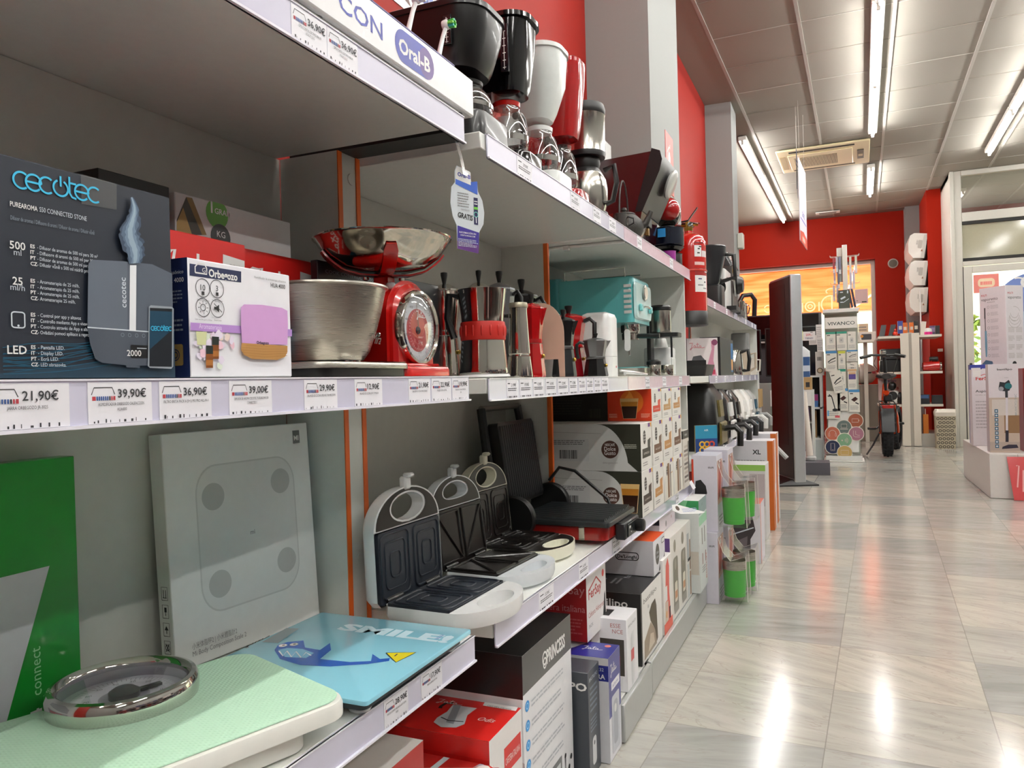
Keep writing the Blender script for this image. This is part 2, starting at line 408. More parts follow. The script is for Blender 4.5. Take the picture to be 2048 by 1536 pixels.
o = B().box(RX0-.16, RY0, 0, RX0, 7.46, CZ, REDWL).box(-2.4, 7.46, 0, -2.24, RY1, CZ, REDWL).box(-2.24, 7.46, 0, RX0-.16, 7.5, CZ, REDWL).obj('wall_left'); struct(o, 'red painted wall behind the shelving')
o = B().box(RX0-.16, RY0-.16, 0, RX1+.16, RY0, CZ, PAINT).obj('wall_back'); struct(o, 'pale wall behind the camera')
o = B().box(RX1, RY0, 0, RX1+.16, GY, CZ, PAINT).obj('wall_right'); struct(o, 'pale wall on the right')
for m_ in (REDW, REDWL): m_.node_tree.nodes['Principled BSDF'].inputs['Specular IOR Level'].default_value = .12
# ceiling
CEIL = M('#928d84', .9, noise=.06, bump=.25, scale=260)
o = B().box(-2.4, RY0-.16, CZ, RX1+.16, RY1+.2, CZ+.1, CEIL).obj('ceiling'); struct(o, 'white suspended ceiling of square mineral tiles')
gx = Vector((.0211, .9998, 0)); gc = Vector((.9998, -.0211, 0)); G0 = Vector((-.822, 5.745, CZ))
BARM = M('#a5a099', .6)
bb = B()
def gbox(b, u0, v0, u1, v1, z0, z1, m):
    P = [G0+gc*u+gx*v for u, v in ((u0, v0), (u1, v0), (u1, v1), (u0, v1))]
    b.add([(p.x, p.y, z0) for p in P]+[(p.x, p.y, z1) for p in P], [(0, 3, 2, 1), (4, 5, 6, 7), (0, 1, 5, 4), (1, 2, 6, 5), (2, 3, 7, 6), (3, 0, 4, 7)], m)
for k in range(9):
    for i in range(-16, 13):
        pass
    gbox(bb, k*.6-.012, -9.8, k*.6+.012, 7.25, CZ-.007, CZ+.002, BARM)
o = bb.obj('trim_1'); struct(o, 'white main bars of the ceiling grid')
bb = B()
DK = M('#8b857c', .8)
for i in range(-16, 13):
    gbox(bb, 0, i*.594-.004, 4.95, i*.594+.004, CZ-.0035, CZ+.002, DK if i % 2 else BARM)
o = bb.obj('trim_2'); struct(o, 'thin cross joints of the ceiling grid')
# columns
o = B().box(RX0, 3.53, 0, -.787, 4.22, CZ, PAINT).obj('trim_3'); struct(o, 'pale painted pillar carrying the red fire sign')
o = B().box(RX0, 7.1, 0, -.862, 7.46, CZ, PAINT).obj('trim_4'); struct(o, 'pale painted pillar beyond the extinguisher')
o = B().box(.905, 12.83, 0, 1.1, RY1, CZ, PAINT).obj('trim_5'); struct(o, 'pale corner pillar behind the wall units')
o = B().box(1.094, 11.8, 0, 1.265, RY1, CZ, REDW).obj('trim_6'); struct(o, 'red painted pillar beside the glazed entrance')
# far wall with window opening
WX0, WX1, WZ0, WZ1 = -2.0, .50, .98, 2.70
bb = B()
bb.box(-2.4, RY1, 0, WX0, RY1+.22, CZ, REDW).box(WX1, RY1, 0, 1.265, RY1+.22, CZ, REDW).box(WX0, RY1, 0, WX1, RY1+.22, WZ0, REDW).box(WX0, RY1, WZ1, WX1, RY1+.22, CZ, REDW)
o = bb.obj('wall_far'); struct(o, 'red far wall around the shop window')
FRM = M('#bdb8ae', .4); FR2 = M('#cbc8bd', .35)
w = thing('window_1', 'shop window with sunlit orange awning behind', 'window', ((WX0+WX1)/2, RY1+.14, WZ0)); w['kind'] = 'structure'
hw = (WX1-WX0)/2; hh = WZ1-WZ0
bb = B()
for a in ((-hw, 0, -hw+.06, hh), (hw-.06, 0, hw, hh), (-hw+.06, 0, hw-.06, .06), (-hw+.06, hh-.06, hw-.06, hh)): bb.box(a[0], -.03, a[1], a[2], .03, a[3], FRM, .004)
bb.obj('window_frame', w)
B().box(-hw+.06, -.003, .06, hw-.06, .003, hh-.06, glass('window_glass', (.97, .98, .97), .03)).obj('pane', w)
# lettering stuck on the outside, read mirrored
bb = B(); f = Fr(bb, (hw-.06, .004, .06), (-1, 0, 0), (0, 0, 1), 1.9, hh-.12); f2 = Fr(bb, (hw-1.44, -.004, .06), (1, 0, 0), (0, 0, 1), 1.38, hh-.12)
PINK = bpy.data.materials.new('translucent_lettering'); PINK.use_nodes = True; PINK.node_tree.nodes.clear(); _o = PINK.node_tree.nodes.new('ShaderNodeOutputMaterial'); _t = PINK.node_tree.nodes.new('ShaderNodeBsdfTranslucent'); _t.inputs[0].default_value = rgb('#f6b49a'); PINK.node_tree.links.new(_t.outputs[0], _o.inputs[0])
for fr_ in (f,):
    fr_.arc(.30, .76, .05, .012, PINK, -40, 230, ry=.55); fr_.arc(.31, .63, .085, .014, PINK, -110, 110); fr_.stroke([(.30, .55), (.30, .71)], .014, PINK)
    fr_.stroke([(.40, .57), (.40, .66)], .014, PINK); fr_.arc(.47, .62, .045, .014, PINK); fr_.arc(.47, .62, .02, .01, PINK); fr_.stroke([(.53, .57), (.53, .66)], .012, PINK)
    fr_.arc(.81, .62, .035, .012, PINK, 20, 340)
    for i, a in enumerate((.42, .45, .48, .52, .55, .60, .72, .75, .79, .83)): fr_.stroke([(a, .44), (a+(.02 if i % 3 else -.015), .53)], .012, PINK)
f2.rect(.83, .62, .965, .76, M('#e3cfcc', .7)); f2.rect(.845, .645, .86, .65, INK); f2.rect(.90, .63, .95, .64, INK)
f2.rect(.84, .30, .96, .42, M('#ecdcb8', .7)); f2.lines(.86, .32, .95, .40, 3, GREYTXT, 4)
bb.obj('window_lettering', w)
# outside: awning, street, facade
AW = bpy.data.materials.new('awning_canvas'); AW.use_nodes = True; nt = AW.node_tree; nt.nodes.clear()
oo = nt.nodes.new('ShaderNodeOutputMaterial'); d1 = nt.nodes.new('ShaderNodeBsdfDiffuse'); d2 = nt.nodes.new('ShaderNodeBsdfTranslucent'); mxs = nt.nodes.new('ShaderNodeMixShader'); tcn = nt.nodes.new('ShaderNodeTexCoord'); wv = nt.nodes.new('ShaderNodeTexNoise'); mpn = nt.nodes.new('ShaderNodeMapping'); rmp = nt.nodes.new('ShaderNodeValToRGB')
mpn.inputs['Scale'].default_value = (.5, 3.2, 1.5); nt.links.new(tcn.outputs['Object'], mpn.inputs[0]); nt.links.new(mpn.outputs[0], wv.inputs['Vector']); wv.inputs['Scale'].default_value = 2.2; nt.links.new(wv.outputs[0], rmp.inputs[0])
rmp.color_ramp.elements[0].position = .35; rmp.color_ramp.elements[0].color = rgb('#dc5228'); rmp.color_ramp.elements[1].position = .65; rmp.color_ramp.elements[1].color = rgb('#e87044')
nt.links.new(rmp.outputs[0], d1.inputs[0]); nt.links.new(rmp.outputs[0], d2.inputs[0]); mxs.inputs[0].default_value = .32; nt.links.new(d1.outputs[0], mxs.inputs[1]); nt.links.new(d2.outputs[0], mxs.inputs[2]); nt.links.new(mxs.outputs[0], oo.inputs[0])
aw = thing('awning', 'orange canvas awning over the shop window outside', 'awning', (-.9, RY1+.24, 2.66))
bb = B(); # (-1.5, 0, 0), (1.15, 0, 0), (1.15, 1.5, -.78), (-1.5, 1.5, -.78)]
nn = 10; vs = []; fs = []
for j in range(nn+1):
    for i in range(nn+1):
        u = i/nn; v = j/nn; vs.append((-1.5+3.35*u, 1.5*v, -.62*v-.05*sin(pi*v)+.008*sin(u*17)))
for j in range(nn):
    for i in range(nn): q = j*(nn+1)+i; fs.append((q, q+1, q+nn+2, q+nn+1))
bb.add(vs, fs, AW); bb.obj('canvas', aw)
WP = M('#f4ead6', .5)
bb = B(); bb.box(-1.55, -.01, -.005, 1.9, .06, .07, WP, .01).obj('roller', aw)
B().cyl((-1.52, 1.5, -.63), (1.87, 1.5, -.63), .03, WP).obj('front_bar', aw)
B().cyl((1.40, .05, -.05), (1.42, .8, -.38), .022, WP).cyl((1.42, .8, -.38), (1.0, 1.47, -.63), .022, WP).obj('folding_arm', aw)
GRD = M('#cfc6b4', .8)
o = B().box(-9, RY1+.2, -.14, 12, 40, -.02, GRD).obj('floor_outside'); struct(o, 'sunlit pavement outside the shop')
o = B().box(1.3, GY+.06, -.14, 12, RY1+.2, -.02, GRD).obj('floor_porch'); struct(o, 'pavement in front of the entrance')
bld = thing('building', 'pale street building seen through the glass, with rows of windows', 'building', (0, 26, 0))
bld['kind'] = 'structure'
FAC = M('#f3e2b8', .8)
B().box(-12, 0, -.02, 14, .6, 9, FAC).obj('facade', bld)
for i in range(9):
    for j in range(2):
        x = -11+i*2.7; z = 4.2+j*2.4
        bb = B().box(x, -.06, z, x+1.3, .02, z+1.5, M('#5a5650', .3)); bb.box(x-.08, -.08, z-.08, x+1.38, -.05, z, WHITE).obj('window', bld)
# entrance glazing at GY, right of the red pillar
wz = lambda py: 3.358-.00613*(py-348)
w = thing('window_2', 'pale aluminium transom glazing above the entrance door', 'window', (1.265, GY, 0)); w['kind'] = 'structure'
X1 = RX1-1.265
bb = B()
bb.box(0, -.03, 0, .045, .07, CZ-.001, FR2, .004).box(.045, -.012, 0, .125, .07, CZ-.001, FR2, .004)
bb.box(.125, -.02, wz(352), X1, .05, CZ-.001, FR2, .004).box(.125, -.02, wz(444), X1, .05, wz(426), FR2, .004).box(.125, -.02, wz(533), X1, .05, wz(524), FR2, .004)
bb.box(1.16, -.02, 0, 1.23, .05, wz(533), FR2, .004)
bb.obj('window_frame', w)
BLKR = M('#15130f', .6)
bb = B().box(.125, -.012, wz(450), X1, .02, wz(444), BLKR).box(.125, -.012, wz(524), X1, .02, wz(517.5), BLKR); bb.obj('seal', w)
RG = glass('reflecting_glass', (.75, .75, .72), .22, .015)
B().box(.125, .01, wz(426), X1, .018, wz(352), RG).obj('pane', w)
B().box(.125, .01, wz(517.5), X1, .018, wz(450), M('#a8a48c', .12, coat=.6)).obj('spandrel_panel', w)  # opaque; the ceiling's beige reflection is put into its colour
B().box(1.23, .01, 0, X1, .018, wz(533), glass('window_glass', (.97, .98, .97), .03)).obj('side_pane', w)
o = B().box(1.265, GY+.05, 0, 1.31, 11.86, CZ, FR2).obj('trim_8'); struct(o, 'pale side jamb between the red pillar and the glazing')
# red soffit wall across the porch, seen through the transom
o = B().box(1.265, RY1, 2.5, RX1+3, RY1+.2, CZ, REDWL).box(1.265, GY+.07, CZ-.06, RX1+3, RY1+.2, CZ, PAINT).obj('trim_7'); struct(o, 'red lintel wall and porch ceiling outside the entrance')
d = thing('door_1', 'pale aluminium glazed entrance door with stickers', 'door', (1.39, GY, 0)); d['kind'] = 'structure'
dz = wz(533.6)-.006
bb = B()
bb.box(.004, -.03, .01, .095, .03, dz, FR2, .004).box(.94, -.03, .01, 1.03, .03, dz, FR2, .004).box(.095, -.03, dz-.08, .94, .03, dz, FR2, .004).box(.095, -.03, .01, .94, .03, .2, FR2, .004)
bb.obj('door_frame', d)
B().box(-.004, -.02, .01, .003, .02, dz, BLKR).obj('seal', d)
B().box(.095, -.004, .2, .94, .004, dz-.08, glass('window_glass', (.97, .98, .97), .03)).obj('pane', d)
B().cyl((.05, -.03, .98), (.05, -.08, .98), .012, BLACK).box(.035, -.09, .93, .065, -.075, 1.03, BLACK, .006).obj('door_handle', d)
bb = B(); f = Fr(bb, (.095, -.005, .2), (1, 0, 0), (0, 0, 1), .845, dz-.28)
PK = M('#ee8a80', .5); CRM = M('#f3d8b6', .5); BL1 = M('#6f86c4', .5); BL2 = M('#8fb6d8', .5)
f.rect(.015, .87, .33, .985, PK); f.rrect(.07, .905, .28, .96, .02, CRM); f.lines(.1, .915, .25, .945, 1, PK, 2, .7)
f.disc(.78, .745, .235, BL1, 40); f.rect(.58, .45, .98, .74, BL2); f.arc(.68, .92, .03, .018, WHITE); f.arc(.56, .90, .05, .01, WHITE, 20, 110)
f.text('nd', .72, .80, .1, M('#cfe0ea', .5))
bb.obj('sticker', d)
# greenery in the street
GRN = [M('#5c7a2c', .8), M('#7f9a3a', .8), M('#a89a4a', .8)]
for i, (x, y, h) in enumerate(((2.05, 15.5, 1.9), (3.4, 16.2, 2.3), (4.8, 15.8, 2.0), (6.3, 16.4, 2.4))):
    t = thing('street_shrub', ('sunlit street shrub %s beyond the entrance glass' % ('nearest the door edge', 'second from the door edge', 'third from the door edge', 'farthest right')[i]), 'shrub', (x, y, -.02), 0, 'shrubs along the street')
    bb = B(); R = random.Random(i)
    for k in range(160):
        a = R.uniform(0, 6.28); z = R.uniform(.3, h); r = .5*sqrt(R.random())*sin(pi*min(1, z/h*.8+.15)); c = Vector((r*cos(a), r*sin(a), z)); u = Vector((R.uniform(-1, 1), R.uniform(-1, 1), R.uniform(-.4, 1))).normalized()*.11; v = u.cross(Vector((R.uniform(-1, 1), R.uniform(-1, 1), .3))).normalized()*.05
        bb.add([c-u, c+v, c+u, c-v], [(0, 1, 2, 3)], R.choice(GRN))
    bb.obj('foliage', t); B().cyl((0, 0, 0), (0, 0, .5), .03, M('#6a4a2c', .8)).obj('stem', t)

# ---------------------------------------------------------------- ceiling lights (bare tubes on battens)
def emis(s):
    mt = bpy.data.materials.new('tube_glow'); mt.use_nodes = True; nt = mt.node_tree; nt.nodes.clear(); e = nt.nodes.new('ShaderNodeEmission'); e.inputs[0].default_value = (1, .985, .955, 1); e.inputs[1].default_value = s
    q = nt.nodes.new('ShaderNodeOutputMaterial'); nt.links.new(e.outputs[0], q.inputs[0]); return mt
GLOW = emis(TUBE); BAT = M('#dedcd4', .4)
def tube_light(x, y, label, group, n=8):
    t = thing('ceiling_tube_light', label, 'light', (x, y, CZ), -.0211, group)
    B().box(-.042, 0, -.052, .042, 1.5, -.0072, BAT, .006).obj('batten', t)
    B().cyl((0, .03, -.076), (0, 1.47, -.076), .0135, GLOW, n).obj('tube', t)
    for q in (.012, 1.476): B().box(-.013, q, -.095, .013, q+.014, -.05, BAT, .003).obj('lampholder', t)
    return t
for y, lb in ((8.15, 'nearest fluorescent tube of the row above the left shelves, beside the grey pillar'), (9.67, 'middle fluorescent tube of the row above the left shelves'), (11.19, 'farthest fluorescent tube of the left row, ending near the red wall')):
    tube_light(-.885+.022*(y-8.14), y, lb, 'left row of ceiling tubes')
for y, lb in ((5.55, 'long fluorescent tube at the top edge of the picture, nearest of the middle row'), (7.06, 'second fluorescent tube of the middle row, ending before the air conditioner'), (9.95, 'short looking fluorescent tube beyond the ceiling air conditioner')):
    tube_light(.27+.0211*(y-5.6), y, lb, 'middle row of ceiling tubes')
for y, lb in ((6.88, 'fluorescent tube cut by the right edge of the picture'), (8.43, 'fluorescent tube at the right, ending before the entrance glazing')):
    tube_light(1.50+.0211*(y-7.9), y, lb, 'right row of ceiling tubes')
for x, ys in ((.20, (-3.62, -2.1, -.58, .95, 2.48)), (1.42, (-2.3, -.77, .76, 2.29, 3.82, 5.35)), (2.75, (-3.6, -1, 1.6, 4.2, 6.8, 9.3)), (.25, (4.02,))):
    for y in ys: tube_light(x, y, 'fluorescent ceiling tube over the shop floor outside the picture', 'ceiling tubes outside the picture')
# ================================================================ wall shelving
XF = -.587                      # plane of the price rails
XB = -.985                      # plane of the back panels
ZU, ZM, ZL = 1.412, .958, .515  # upper, middle and lower shelf tops
BACKM = M('#c4c5be', .4, noise=.05, bump=.04, scale=40); SIDEM = M('#cfd1cb', .4); ORANGE = M('#d9601a', .45); PLINTH = M('#b4b6b4', .35, m=.3)
RAILM = M('#cfcde0', .22, coat=.6, noise=.02); LIP = M('#eceaf4', .2, coat=.5); LABELM = M('#e9e8ee', .5); TAGTXT = M('#2b2b30', .6); TAGBLU = M('#30508f', .6); TAGRED = M('#b23a44', .6)
RAILPK = M('#dcc3d2', .25, coat=.6, noise=.12)
def price_label(parent, y0, y1, zb, zt, x, price, lines, detail=True, faint=False):
    bb = B(); w = y1-y0; h = zt-zb
    bb.box(0, 0, 0, .0005, w, h, LABELM); f = Fr(bb, (.0005, 0, 0), (0, 1, 0), (0, 0, 1), w, h); f.e = .0002
    tm = M('#9a94a0', .6) if faint else TAGTXT
    if detail:
        f.stroke([(.05, .70), (.09, .87), (.36, .87), (.40, .70)], .022, tm)
        R = random.Random(price)
        a = .06
        for i in range(11):
            ww = .02+.012*(i in (0, 10)); f.rect(a, .56, a+ww, .66, TAGRED if i in (0, 1, 9, 10) else (TAGBLU if i < 8 else tm)); a += .031
        f.text(price, .44, .62, .30, tm, bold=.012)
        n = len(lines)
        for i, t in enumerate(lines): f.text(t, .5, .43-.13*i, .105, tm, al='C', fit=min(.92, .021*len(t)))
        for i in range(9):
            a = .04+i*.1+R.uniform(-.03, .03); f.rect(a, .02, a+R.choice((.01, .02, .035)), R.uniform(.06, .12), tm)
    else:
        f.rect(.08, .75, .3, .8, tm); f.text(price, .40, .62, .24, tm); f.lines(.1, .36, .9, .56, 2, tm, len(price)); f.bars(.05, .02, .95, .1, tm, 8)
    o = bb.obj('price_label', parent, (x-parent.location.x, y0-parent.location.y, zb-parent.location.z)); return o
def shelf(label, y0, y1, zt, th, rails, labels=(), x0=None, xf=XF, pink=False, tilt=0., rb=.042, rt=.0):
    t = thing('display_shelf', label, 'shelf', (xf-.02, (y0+y1)/2, zt-th), 0, 'shelf boards of the wall shelving')
    px, py, pz = t.location
    if x0 is None: x0 = XB-.018 if zt > 1.3 else XB
    B().box(x0+.0025-px, y0-py, 0, xf-.006-px, y1-py, th, SHELFM, .0015).obj('board', t)
    for ra, rbb, pk in rails:
        bb = B(); m = RAILPK if pk else RAILM
        zt2 = zt+rt; zb = zt2-rb
        bb.box(xf-.0035-px, ra-py, zb-pz, xf-.001-px, rbb-py, zt2-pz, m)
        bb.box(xf-.006-px, ra-py, zt2-.0015-pz, xf+.0006-px, rbb-py, zt2-pz, LIP); bb.box(xf-.0035-px, ra-py, zb-pz, xf+.003-px, rbb-py, zb+.003-pz, LIP)
        rail = bb.obj('price_rail', t)
        for L in labels:
            if ra-.002 <= L[0] < rbb: price_label_on(rail, t, L, zb, zt2, xf)
    return t
def price_label_on(rail, t, L, zb, zt, xf):
    y0, y1, price, lines = L[:4]; det = L[4] if len(L) > 4 else True
    bb = B(); w = y1-y0; zb2 = zb+.0032; zt2 = zt-.003; h = zt2-zb2
    o = price_label(rail, y0, y1, zb2, zt2, xf-.0008, price, lines, det)
    o.location = (xf-.0008-t.location.x, y0-t.location.y, zb2-t.location.z)
yl = lambda px, py=790, x=XF: at(px, py, x=x).y
def bay(label, y0, y1, uprights, ztop, plinth_x, x0=XB, deck=None):
    t = thing('shelving_bay', label, 'shelving', (x0, (y0+y1)/2, 0), 0)
    py = t.location.y
    B().box(-.016, y0-py, .02, 0, y1-py, ztop-.0003, BACKM).obj('back_panel', t)
    d0 = y0+.03 if deck is None else deck
    B().box(.002, d0-py, .09, plinth_x-.018-x0, y1-.02-py, .104, SHELFM).obj('base_deck', t)
    B().box(plinth_x-.016-x0, (y0+.004 if deck is None else deck)-py, .004, plinth_x-x0, y1-.004-py, .104, PLINTH, .003).obj('plinth', t)
    for (yu, spec) in uprights:
        for kind, xa, xb in spec:
            if kind == 'o':
                bb = B().box(xa-x0, yu-py-.0008, .1, xb-x0, yu-py+.012, ztop, ORANGE, .001)
                for k in range(int((ztop-.15)/.05)): pass
                bb.obj('orange_edge_strip', t)
            else: B().box(xa-x0, yu-py, .1, xb-x0, yu-py+.014, ztop, SIDEM).obj('side_panel', t)
    return t
b1_ = bay('near shelving bay with grey back panel, holding the bathroom scales', .16, 1.187, [], 1.3845, -.531)
def post(y0, y1, x1, ztop):
    t = thing('upright_post', 'grey upright post with orange edge strips between the first two bays', 'post', (XB, (y0+y1)/2, 0)); h = (y1-y0)/2
    B().box(.0005, -h, .1, x1-XB, h, ztop, SIDEM).obj('post_body', t)
    for a, b in ((-h, -h+.0125), (h-.0125, h)): B().box(x1-XB+.0002, a, .1, x1-XB+.0025, b, ztop, ORANGE).obj('orange_edge_strip', t)
    B().box(.02, -h+.005, ztop+.0005, .36, h-.005, ztop+.022, BLACK).obj('gap_shade_strip', t)  # black strip added to paint the dark gap between the two upper shelves
    for z in (1.34, .62): B().lathe([(.011, 0), (.011, .0015)], SIDEM, 20, (0, 0, 0), 'x').obj('cover_cap', t, (x1-XB+.0002, .008, z))
post(1.188, 1.2585, -.853, 1.3845)
bay('second shelving bay with sandwich makers and moka pots', 1.262, 2.245, [(2.228, [('p', XB+.002, -.842), ('o', -.842, -.827)])], 1.3715, -.537, deck=1.93)
bay('third shelving bay with stacked coffee capsule boxes', 2.25, 3.255, [(3.238, [('p', XB+.002, -.60)])], 1.3715, -.54)
shelf('upper shelf of the near bay under the long white toothbrush display', .17, 1.18, 1.412, .027, [(.17, 1.188, 0)],
      [(yl(583, 40), yl(654, 80), '36,90€', ['CEPILLO DENTAL ELECTRICO BRAUN', 'VITALITY DUO']), (yl(655, 80), yl(716, 130), '36,90€', ['CEPILLO DENTAL ELECTRICO BRAUN', 'VITALITY DUO'])], rb=.047, rt=-.008)
shelf('middle shelf of the near bay carrying the humidifier boxes and the red scale', .17, 1.18, ZM, .028, [(.17, 1.18, 0)],
      [(yl(-40), yl(139), '21,90€', ['JARRA ORBEGOZO JR-3025']), (yl(176), yl(304), '39,90€', ['HUMIDIFICADOR ORBEGOZO CALEFACCION', 'HUA4000']), (yl(319), yl(423), '36,90€', ['FILTRO BRITA PACK 6 (5+1) MX PRO ALL-IN-1']),
       (yl(459), yl(544), '39,00€', ['DIFUSOR DE AROMA CECOTEC PUREAROMA 550', 'CONNECTED S']), (yl(609), yl(675), '29,90€', ['BALANZA DE COCINA UFESA BC1700 PRECISION']), (yl(710), yl(765), '12,90€', ['BALANZA DE COCINA JATA 719 MALVA']),
       (yl(818), yl(861), '21,90€', ['BALANZA DE COCINA PRINCESS BASIC']), (yl(864), yl(903), '22,90€', ['BALANZA CRISTAL DIGITAL']), (yl(905), yl(937), '19,99€', ['BALANZA DE COCINA DE PRECISION', 'COOK'])])
shelf('lower shelf of the near bay carrying the bathroom scales', .17, 1.176, ZL, .03, [(.17, 1.176, 0)],
      [(yl(768, 1405), yl(816, 1375), '28,90€', ['BASCULA DE BAÑO MECANICA LAICA PS2018', 'VERDE']), (yl(842, 1350), yl(884, 1325), '17,90€', ['BASCULA BAÑO JATA 496N'])], rb=.044)
ml = [(978, 1009), (1014, 1037), (1040, 1065), (1067, 1089), (1092, 1114), (1116, 1138), (1139, 1156), (1158, 1173), (1174, 1188), (1189, 1203), (1204, 1218)]
pr = ['37,90€', '21,90€', '19,90€', '15,90€', '16,90€', '22,90€', '12,90€', '14,90€', '24,90€', '17,90€', '19,90€']
T2L = thing
shelf('middle shelf of the second bay carrying the moka pots', 1.262, 2.226, .954, .028, [(1.262, 2.24, 0)], [(yl(a, 780), yl(b, 780)-.004, p, [], False) for (a, b), p in zip(ml, pr)])
shelf('middle shelf of the third bay under the turquoise espresso machine', 2.2475, 3.235, .954, .028, [(2.245, 3.243, 1)], [(2.46, 2.52, '89,90€', [], False), (2.72, 2.78, '59,90€', [], False), (3.02, 3.08, '39,90€', [], False)])
shelf('upper shelf of the second bay carrying the filter coffee makers', 1.262, 2.226, 1.402, .03, [(1.282, 2.24, 0)], [(1.42, 1.50, '29,90€', [], False), (1.75, 1.82, '34,90€', [], False), (1.93, 2.0, '27,90€', [], False), (2.08, 2.15, '24,90€', [], False)], rb=.045)
shelf('upper shelf of the third bay carrying the teapot and the saucepans', 2.247, 3.31, 1.402, .03, [(2.245, 3.315, 1)], [(2.40, 2.46, '49,90€', [], False), (2.9, 2.96, '19,90€', [], False)], rb=.045)
shelf('lower shelf of the second bay carrying the open sandwich makers', 1.262, 2.226, .511, .03, [(1.262, 2.238, 0)], [(yl(1078, 1195), yl(1098, 1180)+.03, '15,90€', [], False), (yl(1158, 1138), yl(1172, 1128)+.02, '16,90€', [], False), (yl(1225, 1090), yl(1237, 1080)+.02, '19,90€', [], False)], rb=.046)
shelf('lower shelf of the third bay carrying the coffee capsule boxes', 2.2475, 3.235, .511, .03, [(2.242, 3.24, 0)], [(2.9, 2.96, '5,19€', [], False)], rb=.046)
# fourth bay beyond the first pillar
B4 = -.775
def bay4():
    t = thing('shelving_bay', 'far shelving bay between the two pillars with air fryers', 'shelving', (B4, 4.68, 0))
    B().box(-.0, -.4, .02, .012, 1.4, 1.2945, BACKM).obj('back_panel', t)
    B().box(.013, -1.40, .02, .11, -1.385, .9, SIDEM).obj('side_panel', t)
    B().box(.013, 1.385, .02, .185, 1.4, 1.2945, SIDEM).obj('side_panel', t)
    B().box(.0122, -.41, .1, .0136, -.395, 1.2945, ORANGE).obj('orange_edge_strip', t)
    B().box(.013, -1.36, .03, .10, 1.38, .044, SHELFM).obj('base_deck', t); B().box(.085, -1.36, .004, .10, 1.38, .03, PLINTH, .003).obj('plinth', t)
    return t
bay4()
def shelf4(label, zt, th, rails, y0=3.30, y1=6.063):
    t = thing('display_shelf', label, 'shelf', (-.6, 4.68, zt-th), 0, 'shelf boards of the wall shelving')
    B().box((B4+.014 if zt < 1.2 else B4-.01)+.6, y0-4.68, 0, XF-.006+.6, y1-4.68, th, SHELFM, .0015).obj('board', t)
    for i, (a, b) in enumerate(rails):
        bb = B(); m = (RAILPK, RAILM, RAILM)[i % 3] if zt > 1.2 else RAILM
        bb.box(.0095, a-4.68, th-.037, .0125, b-4.68, th+.002, m).box(.0095, a-4.68, th-.037, .016, b-4.68, th-.034, LIP)
        ra = bb.obj('price_rail', t)
        for k in range(2):
            y = a+(b-a)*(.25+.45*k); q = B(); q.box(.0126, 0, 0, .013, .055, .03, LABELM); f = Fr(q, (.013, 0, 0), (0, 1, 0), (0, 0, 1), .055, .03); f.rect(.1, .6, .4, .75, TAGTXT); f.text('%d9,90' % (3+k+i), .5, .55, .3, TAGTXT); f.lines(.1, .1, .9, .4, 2, TAGTXT, k)
            q.obj('price_label', ra, (0, y-4.68, th-.032))
    return t
shelf4('upper shelf of the far bay carrying espresso machines behind the fire extinguisher', 1.325, .03, [(3.72, 4.7), (4.71, 5.6), (5.61, 6.062)], 3.62)
shelf4('middle shelf of the far bay with the pink grill box and the kettles', .95, .03, [(3.78, 4.5), (4.51, 5.3), (5.31, 6.062)])
shelf4('low shelf of the far bay carrying the air fryers', .575, .03, [(4.0, 4.9), (4.91, 5.5), (5.51, 6.062)])
# ================================================================ near bay: things on the three shelves
def pe(x, y0, dy, z0, dz):
    """where a point of the aisle face of a box lies, as shares of its width and height"""
    def g(px, py):
        p = at(px, py, x=x); return ((p.y-y0)/dy, (p.z-z0)/dz)
    return g
MS = ZM+.0012
# --- dark humidifier box
NAVY = M('#1d2430', .38, coat=.25); CYAN = M('#35b6e0', .5); PALE = M('#c9d2da', .5); DIM = M('#7d8894', .6); TEAL = M('#14506a', .4)
def cecotec_logo(f, a0, a1, b0, b1, r, t, m):
    xs = [.02, .17, .335, .515, .665, .80, .98]
    for i, (k, x) in enumerate(zip('cecotec', xs)):
        a = a0+(a1-a0)*x; b = b0+(b1-b0)*x
        if k == 'c': f.arc(a, b, r, t, m, 50, 310)
        elif k == 'e': f.arc(a, b, r, t, m, 0, 320); f.stroke([(a-r*f.h/f.w, b), (a+r*f.h/f.w, b)], t, m)
        elif k == 'o': f.arc(a, b, r, t, m, 115, 425); f.stroke([(a, b+r*.2), (a, b+r*1.55)], t, m)
        else: f.stroke([(a-r*.35*f.h/f.w, b+r*1.7), (a-r*.35*f.h/f.w, b-r*.4), (a, b-r*.9), (a+r*.6*f.h/f.w, b-r)], t, m); f.stroke([(a-r*.35*f.h/f.w, b+r*.9), (a+r*.6*f.h/f.w, b+r*.9)], t, m)
X = -.602; y0 = .30; dy = .263; dzc = .1765
c = Carton(.13, dy, dzc, NAVY); g = pe(X, y0, dy, MS, dzc); E = c.E
for i in range(7):
    pts = [(.36+.64*k/16, .02+.02*i+.13*(k/16)**2*(1+.15*i)+.015*sin(k*.7+i)) for k in range(17)]
    E.stroke(pts, .004, TEAL)
pts = [(0, 0), (1, 0), (1, .26)]+[(1-k/14, .26*(1-k/14)**2*.7) for k in range(1, 15)]
E.poly(pts, M('#1a3446', .4)); 
for i in range(6): E.stroke([(.36+.64*k/16, .02+.018*i+.15*(k/16)**2*(1+.15*i)) for k in range(17)], .0035, TEAL)
a0, b0 = g(38, 360); a1, b1 = g(190, 391); cecotec_logo(E, a0, a1, b0, b1, .037, .0095, CYAN)
GW = lambda p0, p1, py: g(p1, py)[0]-g(p0, py)[0]
E.text('PUREAROMA', *g(18, 412), .032, WHITE, bold=.014, fit=GW(18, 73, 420)); E.text('S50 CONNECTED STONE', *g(77, 423.5), .032, PALE, fit=GW(77, 171, 430))
